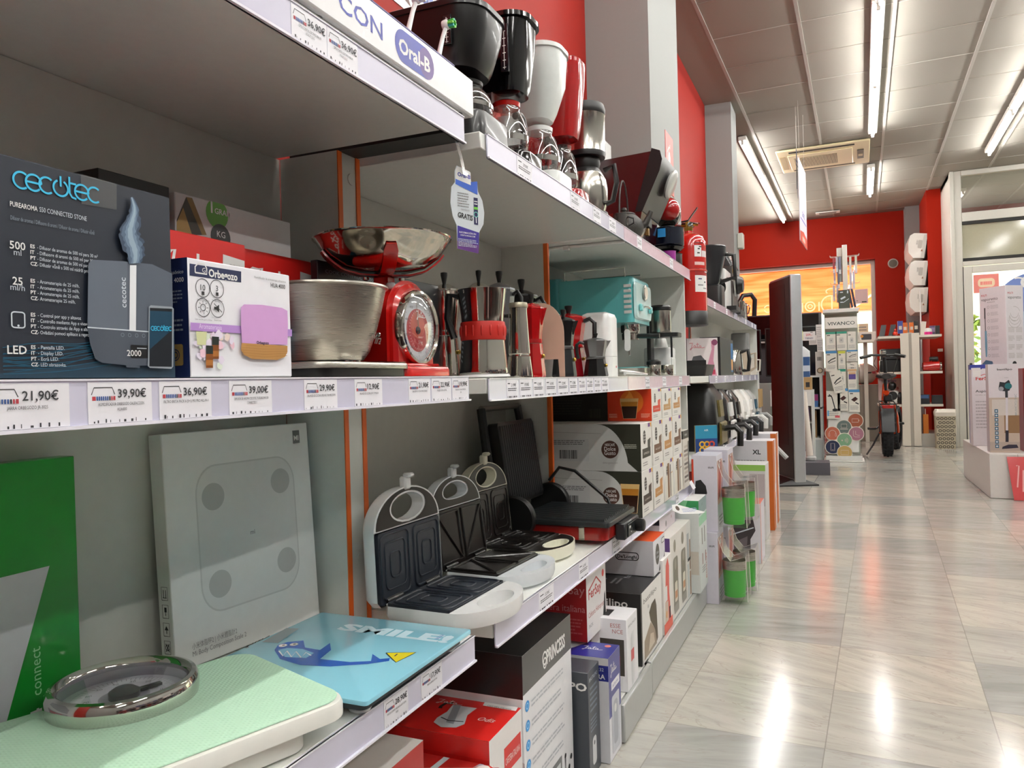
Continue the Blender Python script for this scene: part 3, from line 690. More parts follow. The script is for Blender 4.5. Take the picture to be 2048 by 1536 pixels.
E.text('Difusor de aromas / Diffusore di aromi / Difusor de aroma / Difuzér vůně', *g(19, 439), .027, DIM, fit=GW(19, 186, 450))
for t, py, tl, bl in (('500', 499, 'ml', 511), ('25', 570, 'ml/h', 581)):
    E.text(t, g(33, py)[0], g(33, py)[1], .05, WHITE, 'C', .012); E.text(tl, g(33, bl)[0], g(33, bl)[1], .04, PALE, 'C')
E.text('LED', g(32, 708)[0], g(32, 708)[1], .054, WHITE, 'C', .014)
a, b = g(34, 640); E.stroke([(a+x, b+y) for x, y in rr2(.04, .07, .01)], .006, PALE, True); E.disc(a, b-.026, .005, PALE)
for base, wd, cp in ((496, .43, ('ES - Difusor de aromas de 500 ml para 30 m²', 'IT - Diffusore di aromi da 500 ml per 30 m²', 'PT - Difusor de aromas de 500 ml para 30 m²', 'CZ - Difuzér vůně s 500 ml nádrží pro 30 m²')),
                     (565, .30, ('ES - Aromaterapia de 25 ml/h.', 'IT - Aromaterapia da 25 ml/h.', 'PT - Aromaterapia de 25 ml/h.', 'CZ - Aromaterapie 25 ml/h.')),
                     (633, .40, ('ES - Control por app y altavoz', 'IT - Controllo mediante App e vivavoce', 'PT - Controlo através de App e altifalante', 'CZ - Ovládání pomocí aplikace a reproduktoru')),
                     (698, .16, ('ES - Pantalla LED.', 'IT - Display LED.', 'PT - Ecrã LED.', 'CZ - LED obrazovka.'))):
    for i, t in enumerate(cp):
        aa, bb_ = g(58, base+i*11.6); E.text(t[:2], aa, bb_, .024, WHITE, bold=.02); E.text(t[3:], aa+.022, bb_, .024, PALE, fit=min(.225, len(t)*.0049))
# device picture
GR1 = M('#4d5663', .45); GR2 = M('#434b57', .45); GR0 = M('#5a6370', .45)
E.poly([g(*p) for p in ((172, 528), (180, 520), (240, 523), (300, 529), (340, 548), (341, 610), (340, 690), (330, 722), (300, 731), (260, 732), (200, 726), (186, 718), (176, 690), (170, 656), (171, 580))], GR1)
E.poly([g(*p) for p in ((170, 656), (341, 668), (338, 695), (330, 722), (300, 731), (260, 732), (200, 726), (186, 718), (176, 690))], GR2)
E.poly([g(*p) for p in ((172, 528), (180, 520), (240, 523), (250, 524), (250, 660), (171, 655), (171, 580))], GR0)
E.stroke([g(170, 655), g(254, 661), g(340, 667)], .006, PALE)
E.poly([g(*p) for p in ((255, 531), (268, 531), (267, 662), (254, 661))], M('#e6eaee', .4))
E.text('cecotec', *g(248, 616), .05, PALE, rot=90, bold=.01)
E.poly([g(*p) for p in ((247, 731), (275, 733), (275, 736), (248, 735))], GR2)
E.rrect(g(237, 0)[0], g(260, 716)[1], g(283, 0)[0], g(260, 690)[1], .008, M('#15171a', .3)); E.text('2000', *g(249, 712), .045, WHITE, bold=.01); E.lines(g(250, 0)[0], g(250, 698)[1], g(270, 0)[0], g(250, 694)[1], 1, PALE, 5)
for k in range(4): a, b = g(240+k*14, 670+k*.6); E.arc(a, b, .009, .002, DIM)
R = random.Random(3)
for layer, (col, kr) in enumerate((('#33445a', 1.25), ('#4d6279', .95), ('#6b8197', .62), ('#8da2b4', .3))):
    L = []; Q = []
    for k in range(26):
        v = k/25; y = 528-132*v; cx = 261+5*sin(v*9+.5)-3*v; wd = kr*(8+11*sin(pi*min(1, v*1.15+.08))**1.2*(1-.35*v))*(1-.75*max(0, v-.8)/.2)
        L.append(g(cx-wd*(.8+.4*R.random()), y)); Q.append(g(cx+wd*(.8+.4*R.random()), y-1))
    for k in range(25): E.poly([L[k], Q[k], Q[k+1], L[k+1]], M(col, .5), layer=False)
    E.e += .00004
E.poly([g(*p) for p in ((292, 614), (296, 611), (338, 614), (342, 618), (341, 733), (337, 738), (294, 736), (290, 732))], M('#8f979f', .3))
E.poly([g(*p) for p in ((294, 616), (339, 618), (338, 734), (293, 733))], M('#141a22', .3)); E.poly([g(*p) for p in ((294, 622), (339, 624), (338, 660), (293, 700))], M('#123b52', .3))
aa, bb_ = g(299, 657); a2, b2 = g(335, 658); cecotec_logo(E, aa, a2, bb_, b2, .011, .004, CYAN)
c.S.lines(.1, .2, .9, .6, 8, DIM, 3)
ob = c.edge('humidifier_box', 'dark slate humidifier box with a steam picture, at the left end of the middle shelf', 'box', X, y0, MS)
tp = B(); tf = Fr(tp, (c.d[0]/2+.0006, -dy/2, 0), (0, 1, 0), (0, 0, 1), dy, dzc); tf.poly([g(*p) for p in ((160, 347), (232, 368), (232, 420), (162, 408))], glass('tape', (.93, .95, .96), .14, .15)); tp.obj('sealing_tape', ob)
# --- white humidifier box
X = -.601; y0 = .5815; dy = .1555; dzc = .1205
c = Carton(.105, dy, dzc, M('#ececf2', .38, coat=.2)); g = pe(X, y0, dy, MS, dzc); E = c.E
NV = M('#16224a', .4); LIL = M('#b48ad0', .45)
c.S.rect(0, 0, 1, 1, NV); c.S.text('HUA 4000', .95, .80, .055, WHITE, 'R'); c.S.lines(.55, .62, .95, .74, 4, DIM, 8); c.S.lines(.55, .38, .95, .5, 3, DIM, 9); c.S.text('ultrasónico', .95, .87, .045, PALE, 'R')
c.S.arc(.82, .2, .05, .012, M('#b99a5e', .5)); c.S.rrect(.72, .1, .92, .28, .02, M('#8c7340', .5)); c.S.arc(.82, .19, .045, .01, NV); c.S.arc(.82, .19, .025, .01, NV)
E.poly([g(*p) for p in ((379, 527), (482, 543), (482, 565), (379, 551))], NV)
a, b = g(390, 545); E.stroke([(a, b), (a+.10, b), (a+.10, b+.05)], .012, WHITE); E.stroke([(a, b), (a, b+.05), (a+.03, b+.085), (a+.08, b+.085), (a+.10, b+.05)], .012, WHITE); E.text('G', a+.06, b+.01, .06, WHITE)
E.text('Orbegozo', *g(417, 553), .095, WHITE, bold=.03, fit=.265)
E.text('HUA 4000', *g(541, 574), .06, INK, fit=.16, bold=.004); E.text('Humidificador de aromaterapia ultrasónico', *g(508, 556), .03, GREYTXT, fit=.34)
for i, (x, y, k) in enumerate(((405, 576, '10'), (433, 578, '3'), (405, 615, ''), (433, 617, ''))):
    a, b = g(x, y); E.arc(a, b, .078, .006, INK, n=28)
    if k: E.text(k, a, b-.02, .07, INK, 'C'); E.rect(a-.012, b-.06, a+.012, b-.03, INK)
    elif i == 2: E.arc(a, b, .028, .006, INK); [E.stroke([(a+.04*cos(t)*.77, b+.04*sin(t)), (a+.058*cos(t)*.77, b+.058*sin(t))], .005, INK) for t in (0, .8, 1.6, 2.4, 3.2, 4, 4.8, 5.6)]
    else: E.poly([(a-.03, b-.012), (a-.01, b-.012), (a+.015, b-.035), (a+.015, b+.035), (a-.01, b+.012), (a-.03, b+.012)], INK); E.stroke([(a-.03, b+.04), (a+.04, b-.03)], .007, INK)
    E.text(('Vapor continuo', 'Temporizador', 'Luz noche para niños', 'Silencioso')[i], a, b-.11, .022, GREYTXT, 'C')
E.poly([g(*p) for p in ((379, 645), (582, 659), (582, 673), (379, 661))], LIL); E.text('Aromaterapia', *g(396, 657), .062, M('#e6d3f0', .5), fit=.20)
R = random.Random(4)
for i in range(26):
    a, b = g(R.uniform(384, 466), R.uniform(668, 738)); E.poly([(a+R.uniform(.6, 1.3)*.03*cos(t*pi/4), b+R.uniform(.6, 1.3)*.035*sin(t*pi/4)) for t in range(8)], M(R.choice(('#e6d6e6', '#ecd9cf', '#e9dff0', '#f0c9d8', '#dfe9d8')), .5))
E.poly([g(*p) for p in ((388, 663), (410, 664), (408, 690), (391, 690))], M('#cfd3a2', .5))
for x, y in ((427, 690), (415, 708)):
    E.poly([g(x-7, y), g(x+7, y), g(x+7, y+28), g(x-7, y+28)], M('#7a4416', .35)); E.poly([g(x-7, y+12), g(x+7, y+12), g(x+7, y+23), g(x-7, y+23)], M('#a3672a', .4)); E.poly([g(x-7, y-17), g(x+7, y-16), g(x+7, y), g(x-7, y)], M('#1c2420', .4))
E.poly([g(*p) for p in ((478, 615), (484, 609), (520, 610), (560, 616), (571, 622), (572, 650), (571, 690), (480, 688), (478, 650))], M('#d19fd6', .4))
E.poly([g(*p) for p in ((479, 686), (571, 692), (571, 704), (566, 714), (550, 720), (500, 718), (484, 710), (478, 700))], M('#b48448', .5))
for k in range(5): E.stroke([g(480, 690+k*5), g(525, 693+k*5.3), (g(570, 694+k*4.4))], .004, M('#a37238', .5))
E.text('Orbegozo', *g(509, 688), .04, INK, bold=.02)
c.edge('humidifier_box', 'white aromatherapy humidifier box with a lilac diffuser picture, beside the dark slate box', 'box', X, y0, MS)
# --- background boxes on the middle shelf
bb = B(); bb.rrect(-.05, -.10, .05, .06, 0, .22, .02, M('#3d8fb0', .3, coat=.3), edge=.01); f = Fr(bb, (.0505, -.10, 0), (0, 1, 0), (0, 0, 1), .16, .22); f.rect(.1, .6, .9, .97, M('#6fb3cc', .3)); [f.disc(.58+.13*k, .93, .02, M(('#efe8c8', '#a8dcf0', '#4fa6d8')[k], .4)) for k in range(3)]
tag(bb.obj('filter_pack', None, (-.79, .475, MS)), 'blue filter pack with pale dots, peeping over the dark slate box', 'pack')
c = Carton(.09, .115, .276, M('#17171a', .4)); c.E.text('START', .5, .86, .06, GREYTXT, 'C'); c.edge('gadget_box', 'black box behind the dark slate box, left of the bamboo scale box', 'box', -.872, .70, MS)
c = Carton(.05, .25, .271, M('#cfcfd0', .45)); E = c.E; WOOD = M('#a98a4e', .5); g = pe(-.868, .82, .25, MS, .271)
E.poly([g(*p) for p in ((353, 440), (372, 394), (384, 396), (412, 470), (353, 470))], M('#3a352c', .5)); E.poly([g(*p) for p in ((353, 445), (366, 415), (384, 470), (353, 470))], WOOD); E.poly([g(*p) for p in ((372, 394), (384, 396), (413, 470), (404, 470))], M('#7d6230', .5))
a, b = g(434, 428); E.disc(a, b, .083, M('#58a02c', .45)); E.text('1', a-.05, b, .09, WHITE, bold=.02); E.text('GRAM', a-.02, b, .045, WHITE, bold=.01); a, b = g(441, 475); E.disc(a, b, .075, M('#2b2c2e', .45)); E.text('KG', a-.03, b, .05, WHITE); E.text('MAX', a-.03, b-.05, .03, PALE)
c.edge('kitchen_scale_box', 'white kitchen scale box with a bamboo picture and green 1 gram badge', 'box', -.868, .82, MS)
def jata_box(y0, dy, dz, x, label, dx=.058, rot=0.):
    c = Carton(dx, dy, dz, REDBOX); E = c.E
    jata(E, .12, .60, .30, WHITE, 1.15); E.text('HOGAR', .42, .50, .075, WHITE, 'C', bold=.004)
    E.poly([(.74, .72), (.98, .70), (.985, .88), (.75, .90)], WHITE); E.text('BALANZA', .86, .735, .05, M('#a33', .5), 'C', bold=.01); E.text('TITIN', .87, .81, .04, GREYTXT, 'C')
    E.poly([(.3, 0), (1, 0), (1, .42), (.7, .3)], M('#2f7fb4', .45)); E.poly([(0, .2), (.4, .1), (.7, .3), (.3, 0), (0, 0)], M('#9fc3d8', .45))
    c.S.arc(.5, .82, .06, .014, WHITE, 0, 300); c.S.arc(.5, .66, .05, .012, WHITE, 30, 330)
    return c.edge('kitchen_scale_box', label, 'box', x, y0, MS, rot, 'red kitchen scale boxes')
jata_box(.655, .168, .183, -.745, 'red kitchen scale box under the bamboo scale box, left of its twin')
jata_box(.868, .185, .193, -.80, 'red kitchen scale box with a visible dark red side, right of its twin')
c = Carton(.014, .40, .190, M('#11161d', .35, coat=.3)); E = c.E
E.text('COOK CONTROL 10200 CONNECTED', .05, .90, .045, DIM, fit=.55); E.text('LCD', .61, .80, .05, WHITE, bold=.02); E.lines(.61, .56, .74, .77, 5, DIM, 5); E.lines(.80, .2, .93, .42, 5, DIM, 6); E.lines(.05, .1, .5, .6, 9, M('#2b333d', .5), 6)
c.S.text('COOK CONTROL', .5, .2, .12, DIM, 'C', rot=90)
c.edge('kitchen_scale_box', 'black kitchen scale box behind the red mechanical scale', 'box', -.764, 1.005, MS)
# --- digital scale with steel bowl
t = thing('digital_kitchen_scale', 'flat digital kitchen scale with brushed steel plate, under the mixing bowl', 'scale', (-.665, .905, MS))
bb = B(); bb.rrect(-.068, -.105, .062, .105, .0, .011, .02, BLKPL); bb.obj('base', t)
bb = B(); bb.rrect(-.072, -.11, .066, .11, .0112, .020, .022, STEEL, edge=.004); bb.obj('plate', t)
bb = B(); bb.rrect(.03, .03, .06, .10, .0202, .0212, .004, M('#221414', .15)); bb.obj('display', t)
bb = B(); bb.rrect(.034, -.03, .05, .0, .0202, .022, .007, CHROME); bb.obj('button', t)
pr = [(.036, 0), (.055, .002), (.064, .014), (.074, .042), (.083, .075), (.089, .102), (.093, .104), (.0925, .1065), (.0875, .105), (.0815, .076), (.072, .043), (.062, .016), (.05, .004), (.001, .0035)]
t = thing('mixing_bowl', 'brushed stainless steel mixing bowl on the digital kitchen scale', 'bowl', (-.68, .905, MS+.0216))
bb = B().lathe(pr, STEEL, 56, cap=False); bb.add([(.036*cos(i*pi/14), .036*sin(i*pi/14), 0) for i in range(28)], [tuple(range(28))[::-1]], STEEL); bb.obj('bowl', t)
q = B(); f = Fr(q, (.0715, .012, .022), (-.25, 1, 0), (.22, 0, 1), .05, .03)
f.text('Mira', 0, .1, .7, M('#77736c', .5), shear=.25); q.obj('engraving', t)
# --- red mechanical scale
t = thing('mechanical_kitchen_scale', 'retro red mechanical kitchen scale with round dial and steel pan', 'scale', (-.70, 1.075, MS))
RS = M('#c01410', .22, coat=.6, noise=.02)
bb = B()
def arch(w, h, r, n=9):
    return [(-w/2, 0), (w/2, 0), (w/2, h-r*.9)]+[(w/2-r+r*cos(radians(90*i/n)), h-r*.9+r*.9*sin(radians(90*i/n))) for i in range(1, n+1)]+[(-w/2+r-r*sin(radians(90*i/n)), h-r*.9+r*.9*cos(radians(90*i/n))) for i in range(0, n)]+[(-w/2, h-r*.9)]
rings = []
for x, w, h, r in ((-.050, .118, .122, .045), (-.045, .128, .128, .05), (.03, .132, .13, .052), (.055, .134, .132, .053), (.06, .136, .142, .066)):
    rings.append([(x, p[0], p[1]+.012) for p in arch(w, h, r)])
bb.loft(rings, RS)
for k in range(4):
    z = .035+k*.02; bb.tube([(-.04, -.0655, z), (.02, -.0665, z)], .0022, RS, 6); bb.tube([(-.04, .0655, z), (.02, .0665, z)], .0022, RS, 6)
bb.obj('body', t)
bb = B(); bb.loft([[(x, p[0], p[1]+.012) for p in arch(w, h, r, 9)] for x, w, h, r in ((.0602, .120, .137, .06), (.066, .120, .137, .06), (.072, .108, .13, .054))], RS); bb.obj('front_plate', t)
bb = B(); bb.rrect(-.053, -.078, .098, .078, 0, .016, .02, RS, edge=.006).box(.062, -.05, .014, .088, .05, .020, RS, .004); bb.obj('base', t)
zd = 1.037-MS
bb = B(); bb.lathe([(.060, .070), (.0605, .078), (.058, .083), (.0545, .084), (.0525, .080)], CHROME, 48, (0, 0, zd), 'x', cap=False); bb.obj('dial_ring', t)
bb = B(); f = Fr(bb, (.0755, -.054, zd-.054), (0, 1, 0), (0, 0, 1), .108, .108); f.e = 0
DW = M('#d9dde4', .4); f.disc(.5, .5, .5, DW, 48); f.disc(.5, .46, .32, M('#b03038', .4), 40); f.disc(.5, .54, .20, M('#c25a4a', .4), 30); f.disc(.5, .46, .06, M('#2a1a30', .4))
for k in range(60):
    a = 2*pi*k/60; r0 = .43 if k % 5 else .40; f.stroke([(.5+r0*sin(a), .5+r0*cos(a)), (.5+.47*sin(a), .5+.47*cos(a))], .006, M('#556', .5))
for k in range(10): a = 2*pi*k/10; f.text(str(k*500 if k else '5kg'), .5+.36*sin(a), .5+.36*cos(a)-.02, .05, M('#334', .5), 'C')
for k in range(40): a = 2*pi*k/40; f.stroke([(.5+.28*sin(a), .46+.28*cos(a)), (.5+.31*sin(a), .46+.31*cos(a))], .006, M('#e6c8c8', .5))
jata(f, .40, .62, .14, WHITE); f.text('5 kg', .5, .26, .07, WHITE, 'C'); f.text('Retro', .5, .34, .05, WHITE, 'C', shear=.2)
bb.obj('dial_face', t)
bb = B(); f = Fr(bb, (.0775, -.054, zd-.054), (0, 1, 0), (0, 0, 1), .108, .108); f.poly([(.485, .44), (.515, .44), (.45, .88), (.44, .88)], M('#7a6a58', .3, m=.6)); f.disc(.5, .46, .05, M('#1b1420', .3)); bb.obj('pointer', t)
B().lathe([(.0525, .080), (.045, .0835), (.025, .0862), (.001, .087)], glass('dial_glass', (1, 1, 1), .06), 40, (0, 0, zd), 'x', cap=False).obj('dial_glass', t)
bb = B(); bb.ell((.045, -.0675, .065), (.004, .002, .004), CHROME, 12, 6); bb.obj('screw', t)
bb = B(); bb.lathe([(.007, .143), (.008, .149), (.006, .153), (.0001, .153)], WHITEPL, 16, (.03, -.004, 0)); bb.obj('zero_knob', t)
pc = (.012, .004)
bb = B(); bb.box(-.002, -.010, .13, .026, .018, .166, RS, .004); bb.obj('post', t)
zp = 1.196-MS
PANP = [(.001, 0), (.04, .001), (.068, .008), (.090, .024), (.104, .042), (.110, .0515)]
def panz(r):
    for (r0, z0), (r1, z1) in zip(PANP, PANP[1:]):
        if r <= r1: return z0+(z1-z0)*(r-r0)/(r1-r0)
    return .05
def arm(a):
    rings = []
    for s in range(13):
        u = s/12; r = .012+.088*u; z = .1655+panz(r); wv = .011 if u < .95 else .008
        d = Vector((cos(a), sin(a), 0)); n = Vector((-sin(a), cos(a), 0)); p = Vector((pc[0], pc[1], z))+d*r
        up = Vector((0, 0, 1)) if u < .4 else (Vector((0, 0, 1))-d*.9).normalized()
        rings.append([p+n*wv+up*.0015, p-n*wv+up*.0015, p-n*wv-up*.0015, p+n*wv-up*.0015])
    return B().loft(rings, RS).obj('pan_arm', t)
for a in (radians(-50), radians(42), radians(130), radians(226)): arm(a)
for s in (-.03, .03): B().lathe([(.003, .158), (.005, .159), (.005, .1632)], CHROME, 10, (pc[0]+s*.7, pc[1]+s*.7, 0)).obj('pan_screw', t)
t2 = thing('scale_pan', 'polished steel weighing pan lying in the red arms of the mechanical scale', 'pan', (-.688, 1.079, MS+.1705))
pr = [(.001, 0), (.04, .001), (.068, .008), (.090, .024), (.104, .042), (.110, .0515), (.1135, .053), (.1138, .055), (.1115, .0557), (.109, .0535), (.102, .0435), (.088, .0255), (.066, .010), (.04, .003), (.001, .002)]
B().lathe(pr, M('#c9c5b8', .09, 1, noise=0), 64, cap=False).obj('pan', t2)

# --- upper shelf of the near bay: toothbrush display
UPZ = 1.4125
t = thing('toothbrush_display', 'long white toothbrush display sign with a blue oval logo, on the upper shelf', 'display', (-.66, .70, UPZ))
bb = B(); bb.box(-.09, -.52, 0, .075, .523, .066, M('#e4e4e6', .35, coat=.2), .003); E = Fr(bb, (.075, -.52, 0), (0, 1, 0), (0, 0, 1), 1.043, .066)
OB = M('#27339a', .4); OBV = M('#51307e', .4)
def pf(px, py): p = at(px, py, x=-.585); return ((p.y-.18)/1.043, (p.z-UPZ)/.066)
a = pf(690, 40)[0]
E.text('CEPILLADO ÚNICO CON', pf(765, 70)[0], .30, .52, OB, 'R', bold=.008, fit=.50)
a0, a1 = pf(790, 90)[0], pf(866, 130)[0]
k = .066/1.043
E.poly([(q[0]*k+(a0+a1)/2, q[1]) for q in rr2((a1-a0)/k, .74, .36, 8, 0, .5)], OB); E.poly([(q[0]*k+a1-.36*k*.9, q[1]) for q in [(p[0], p[1]) for p in circ(20, .36, 0, .5) if True]], OBV)
E.text('Oral-B', (a0+a1)/2, .33, .46, WHITE, 'C', bold=.03, fit=(a1-a0)*.82)
bb.obj('sign_box', t)
for s in (-.40, .10, .49): B().lathe([(.008, -.0003), (.008, .001)], GREYTXT, 14, (.06, s, 0)).obj('foot', t)
for s in (.105,):
    bb = B(); bb.box(-.02, .18, .0665, .06, .47, .074, M('#ececf0', .4), .003).box(-.024, .176, .0745, .064, .474, .0765, M('#3a2a6a', .4)); bb.obj('brush_stand', t)
def brush_head(y, col, label):
    t = thing('toothbrush', label, 'toothbrush', (-.63, y, UPZ+.0772))
    B().tube([(0, -.02, 0), (.002, -.012, .03), (.004, -.002, .06), (.006, .004, .076)], .005, WHITEPL, 10, rs=[.0055, .0045, .0038, .004]).obj('neck', t)
    B().lathe([(.0075, -.006), (.0085, -.003), (.0085, .003), (.0065, .006)], WHITEPL, 18, (.007, .006, .084), 'x').obj('head', t)
    for i in range(8):
        a = i*pi/4; bb = B(); bb.cyl((.013, .006+.005*cos(a), .084+.005*sin(a)), (.024, .006+.0062*cos(a), .084+.0062*sin(a)), .0022, col[i % len(col)], 6); bb.obj('bristles', t)
GB = [M('#39b54a', .4), M('#7ad04a', .4), M('#2aa59a', .4)]; WB = [M('#e9eef4', .4), M('#9cbfe4', .4)]
brush_head(at(824, 90, x=-.63).y+.0, WB, 'white electric toothbrush head with pale blue bristles'); brush_head(at(884, 130, x=-.63).y, GB, 'white electric toothbrush head with green bristles')
t = B(); f = Fr(t, (.0012, -.16, -.17), (0, 1, 0), (0, 0, 1), .32, .34); t.box(0, -.16, -.17, .0008, .16, .17, WHITE); 
f.poly([(.3, .95), (.38, .95), (.42, .5), (.45, .15), (.52, .06), (.42, .08), (.33, .5)], M('#5a3a34', .5)); f.poly([(.62, .95), (.75, .95), (.80, .5), (.86, .12), (.76, .12), (.7, .5)], BLUE); f.poly([(.8, .95), (.9, .95), (.9, .4), (.96, .12), (.86, .14)], M('#7a8cc0', .5))
p = at(840, -25, x=RX0+.003); tag(t.obj('poster', None, (RX0+.0012, p.y-.06, p.z+.07)), 'white poster with walking legs, cut by the top edge above the black coffee maker', 'poster')
# hanging wobbler
p = at(931, 275, x=-.587); t = thing('shelf_wobbler', 'hanging toothbrush offer tag with the word GRATIS, on a clear plastic strip', 'tag', (-.592, 1.163, 1.36))
pts = [(0, 0, 0), (.006, .006, -.03), (.010, .010, -.06), (.010, .018, -.055)]
bb = B(); bb.loft([[(x, y-.006, z), (x, y+.006, z), (x+.0005, y+.006, z), (x+.0005, y-.006, z)] for x, y, z in pts], glass('strip_film', (.95, .95, .95), .35, .1)); bb.obj('clear_strip', t)
bb = B(); w_, h_ = .074, .146; O = Vector((-.008, -.012, -.190)); f = Fr(bb, O, (.42, .906, 0), (0, .02, 1), w_, h_)
SIL = M('#ccd3d8', .35, coat=.3); PUR = M('#38288a', .35, coat=.4); VIO = M('#5a2f7a', .35, coat=.4)
out = [(.18, .03), (.8, 0), (.84, .26), (.97, .36), (1.0, .5), (.95, .64), (.82, .74), (.80, .86), (.62, .84), (.58, .96), (.2, 1.0), (.14, .93), (.14, .80), (.04, .74), (0, .55), (.06, .40), (.17, .30)]
k = len(out); q = [f.P(*p) for p in out]; bk = [v-f.n*.001 for v in q]; bb.add(q+bk, [tuple(range(k)), tuple(range(k, 2*k))[::-1]]+[(i, k+i, k+(i+1) % k, (i+1) % k) for i in range(k)], SIL); f.e += .0003
f.poly([(.18, .03), (.8, 0), (.83, .25), (.19, .30)], PUR); f.poly([(.18, .03), (.8, 0), (.81, .1), (.18, .12)], VIO); f.poly([(.15, .78), (.8, .70), (.8, .86), (.62, .84), (.16, .87)], M('#3f64c0', .35)); f.poly([(.16, .84), (.60, .80), (.60, .95), (.22, .99), (.16, .95)], WHITE)
f.text('Oral-B', .40, .875, .065, OB, 'C', bold=.03, fit=.38, rot=-4); f.text('GRATIS', .20, .40, .085, INK, bold=.03, fit=.44, rot=-5); f.lines(.2, .52, .55, .70, 6, GREYTXT, 4); f.text('cambios', .42, .485, .04, GREYTXT, 'C')
f.rect(.68, .34, .80, .66, M('#1d1c48', .4)); f.rect(.68, .52, .80, .55, M('#6ac13a', .4)); f.arc(.74, .46, .03, .008, M('#7ad6c0', .4)); f.stroke([(.74, .43), (.745, .36)], .012, WHITE); f.lines(.69, .57, .79, .63, 2, WHITE, 2)
f.text('INFORMACIÓN EN', .48, .215, .03, WHITE, 'C', bold=.01); f.text('OFERTAORALB.COM', .48, .185, .024, WHITE, 'C', bold=.01); f.lines(.2, .06, .78, .155, 6, PALE, 7)
bb.obj('printed_card', t)
# ================================================================ near bay: lower shelf and base
LS = ZL+.0012
# green scale box leaning on the back panel
GRNB = M('#128a2a', .35, coat=.3); LG = M('#c9cbd2', .45)
c = Carton(.03, .40, .345, GRNB); E = c.E
E.poly([(0, .0), (.68, 0), (.66, 1), (0, 1)], M('#cfcfd6', .4)); E.disc(.36, .70, .25, M('#2d9a4a', .4)); E.poly([(0, .0), (.72, 0), (.90, .60), (0, .60)], LG)
E.poly([(.2, .38), (.5, .42), (.62, .33), (.66, .22), (.2, .21)], M('#9a9ca6', .5)); E.poly([(.2, .17), (.66, .18), (.6, .05), (.2, .0)], M('#9a9ca6', .5))
E.poly([(.72, .0), (.90, .60), (.935, .60), (.935, 0)], GRNB); E.text('44', .86, .03, .062, WHITE, rot=90, bold=.03); E.text('connect', .86, .14, .055, M('#9fd6a6', .5), rot=90)
E.rect(.38, .01, .62, .08, WHITE); E.stroke([(.38, .09), (.62, .09), (.62, .155), (.38, .155), (.38, .09)], .01, M('#c8242b', .5)); E.text('Bild', .61, .10, .06, M('#c8242b', .5), 'R', bold=.03); E.text('BEST SERVINGS', .61, .03, .03, INK, 'R', bold=.02)
tag(c.b.obj('bathroom_scale_box', None, (-.958, .512, LS+.0015), (0, radians(-.4), 0)), 'green and grey bathroom scale box leaning at the left edge of the lower shelf', 'box')
# white scale box leaning back
c = Carton(.030, .312, .362, M('#dfe0dd', .5)); E = c.E; OUT = M('#c4c5c2', .4); FILL = M('#d6d7d4', .35, coat=.3); EL = M('#b2b4b1', .35)
k = .362/.312
q = [(x*k/1+.52, y+.50) for x, y in rr2(.60/1, .66, .10, 8)]
q = [(.52+x, .52+y*.98) for x, y in rr2(.68, .66, .13, 8)]
E.poly(q, FILL); E.stroke(q+[q[0]], .008, OUT)
for a, b in ((.285, .705), (.755, .725), (.295, .315), (.765, .335)): E.disc(a, b, .062, EL, 32, .98)
E.text('mi', .53, .50, .03, GREYTXT, 'C', bold=.02); E.rect(.875, .90, .93, .965, M('#6f7270', .5)); E.text('MI', .9025, .915, .035, WHITE, 'C', bold=.02)
E.text('5 1.40', .62, .80, .05, M('#d6d7d5', .4), 'C'); E.text('小米体脂秤2 | 小米體脂計2', .10, .075, .030, GREYTXT, fit=.28); E.text('Mi Body Composition Scale 2', .10, .045, .030, GREYTXT, fit=.34)
for i in range(5):
    b = .36-.075*i; c.S.stroke([(.3, b-.055), (.75, b-.055), (.75, b), (.3, b), (.3, b-.055)], .003, M('#4b4d4b', .5)); 
    if i == 0: [c.S.stroke([(x, b-.045), (x, b-.012)], .004, INK) for x in (.45, .62)]; c.S.stroke([(.38, b-.045), (.68, b-.045)], .003, INK)
    elif i == 1: c.S.rect(.45, b-.03, .62, b-.01, INK); c.S.stroke([(.53, b-.045), (.53, b-.03)], .004, INK)
    elif i == 2: c.S.poly([(.38, b-.03), (.52, b-.012), (.68, b-.03)], INK); c.S.stroke([(.53, b-.045), (.53, b-.02)], .004, INK)
    else: c.S.stroke([(.4, b-.045), (.66, b-.012)], .004, INK); c.S.stroke([(.4, b-.012), (.66, b-.045)], .004, INK); c.S.arc(.53, b-.028, .012, .003, INK)
tag(c.b.obj('bathroom_scale_box', None, (-.934, 1.016, LS+.0016), (0, radians(-3.2), radians(-5.2))), 'large plain white bathroom scale box leaning back, with a faint scale outline on it', 'box')
# mint mechanical scale
MINT = M('#bfe3c8', .5, bump=0); CREAM = M('#e6e6df', .4, coat=.2)
MT = bpy.data.materials.new('ribbed_mint_mat'); MT.use_nodes = True; nt = MT.node_tree; b_ = nt.nodes['Principled BSDF']; b_.inputs['Base Color'].default_value = rgb('#c2e8cc'); b_.inputs['Roughness'].default_value = .5
tc = nt.nodes.new('ShaderNodeTexCoord'); mp = nt.nodes.new('ShaderNodeMapping'); mp.inputs['Scale'].default_value = (165, 165, 1); mp.inputs['Rotation'].default_value = (0, 0, .785); nt.links.new(tc.outputs['Object'], mp.inputs[0])
ck = nt.nodes.new('ShaderNodeTexWave'); ck.inputs['Scale'].default_value = .35; ck2 = nt.nodes.new('ShaderNodeTexWave'); ck2.inputs['Scale'].default_value = .35; ck2.bands_direction = 'Y'; nt.links.new(mp.outputs[0], ck.inputs[0]); nt.links.new(mp.outputs[0], ck2.inputs[0])
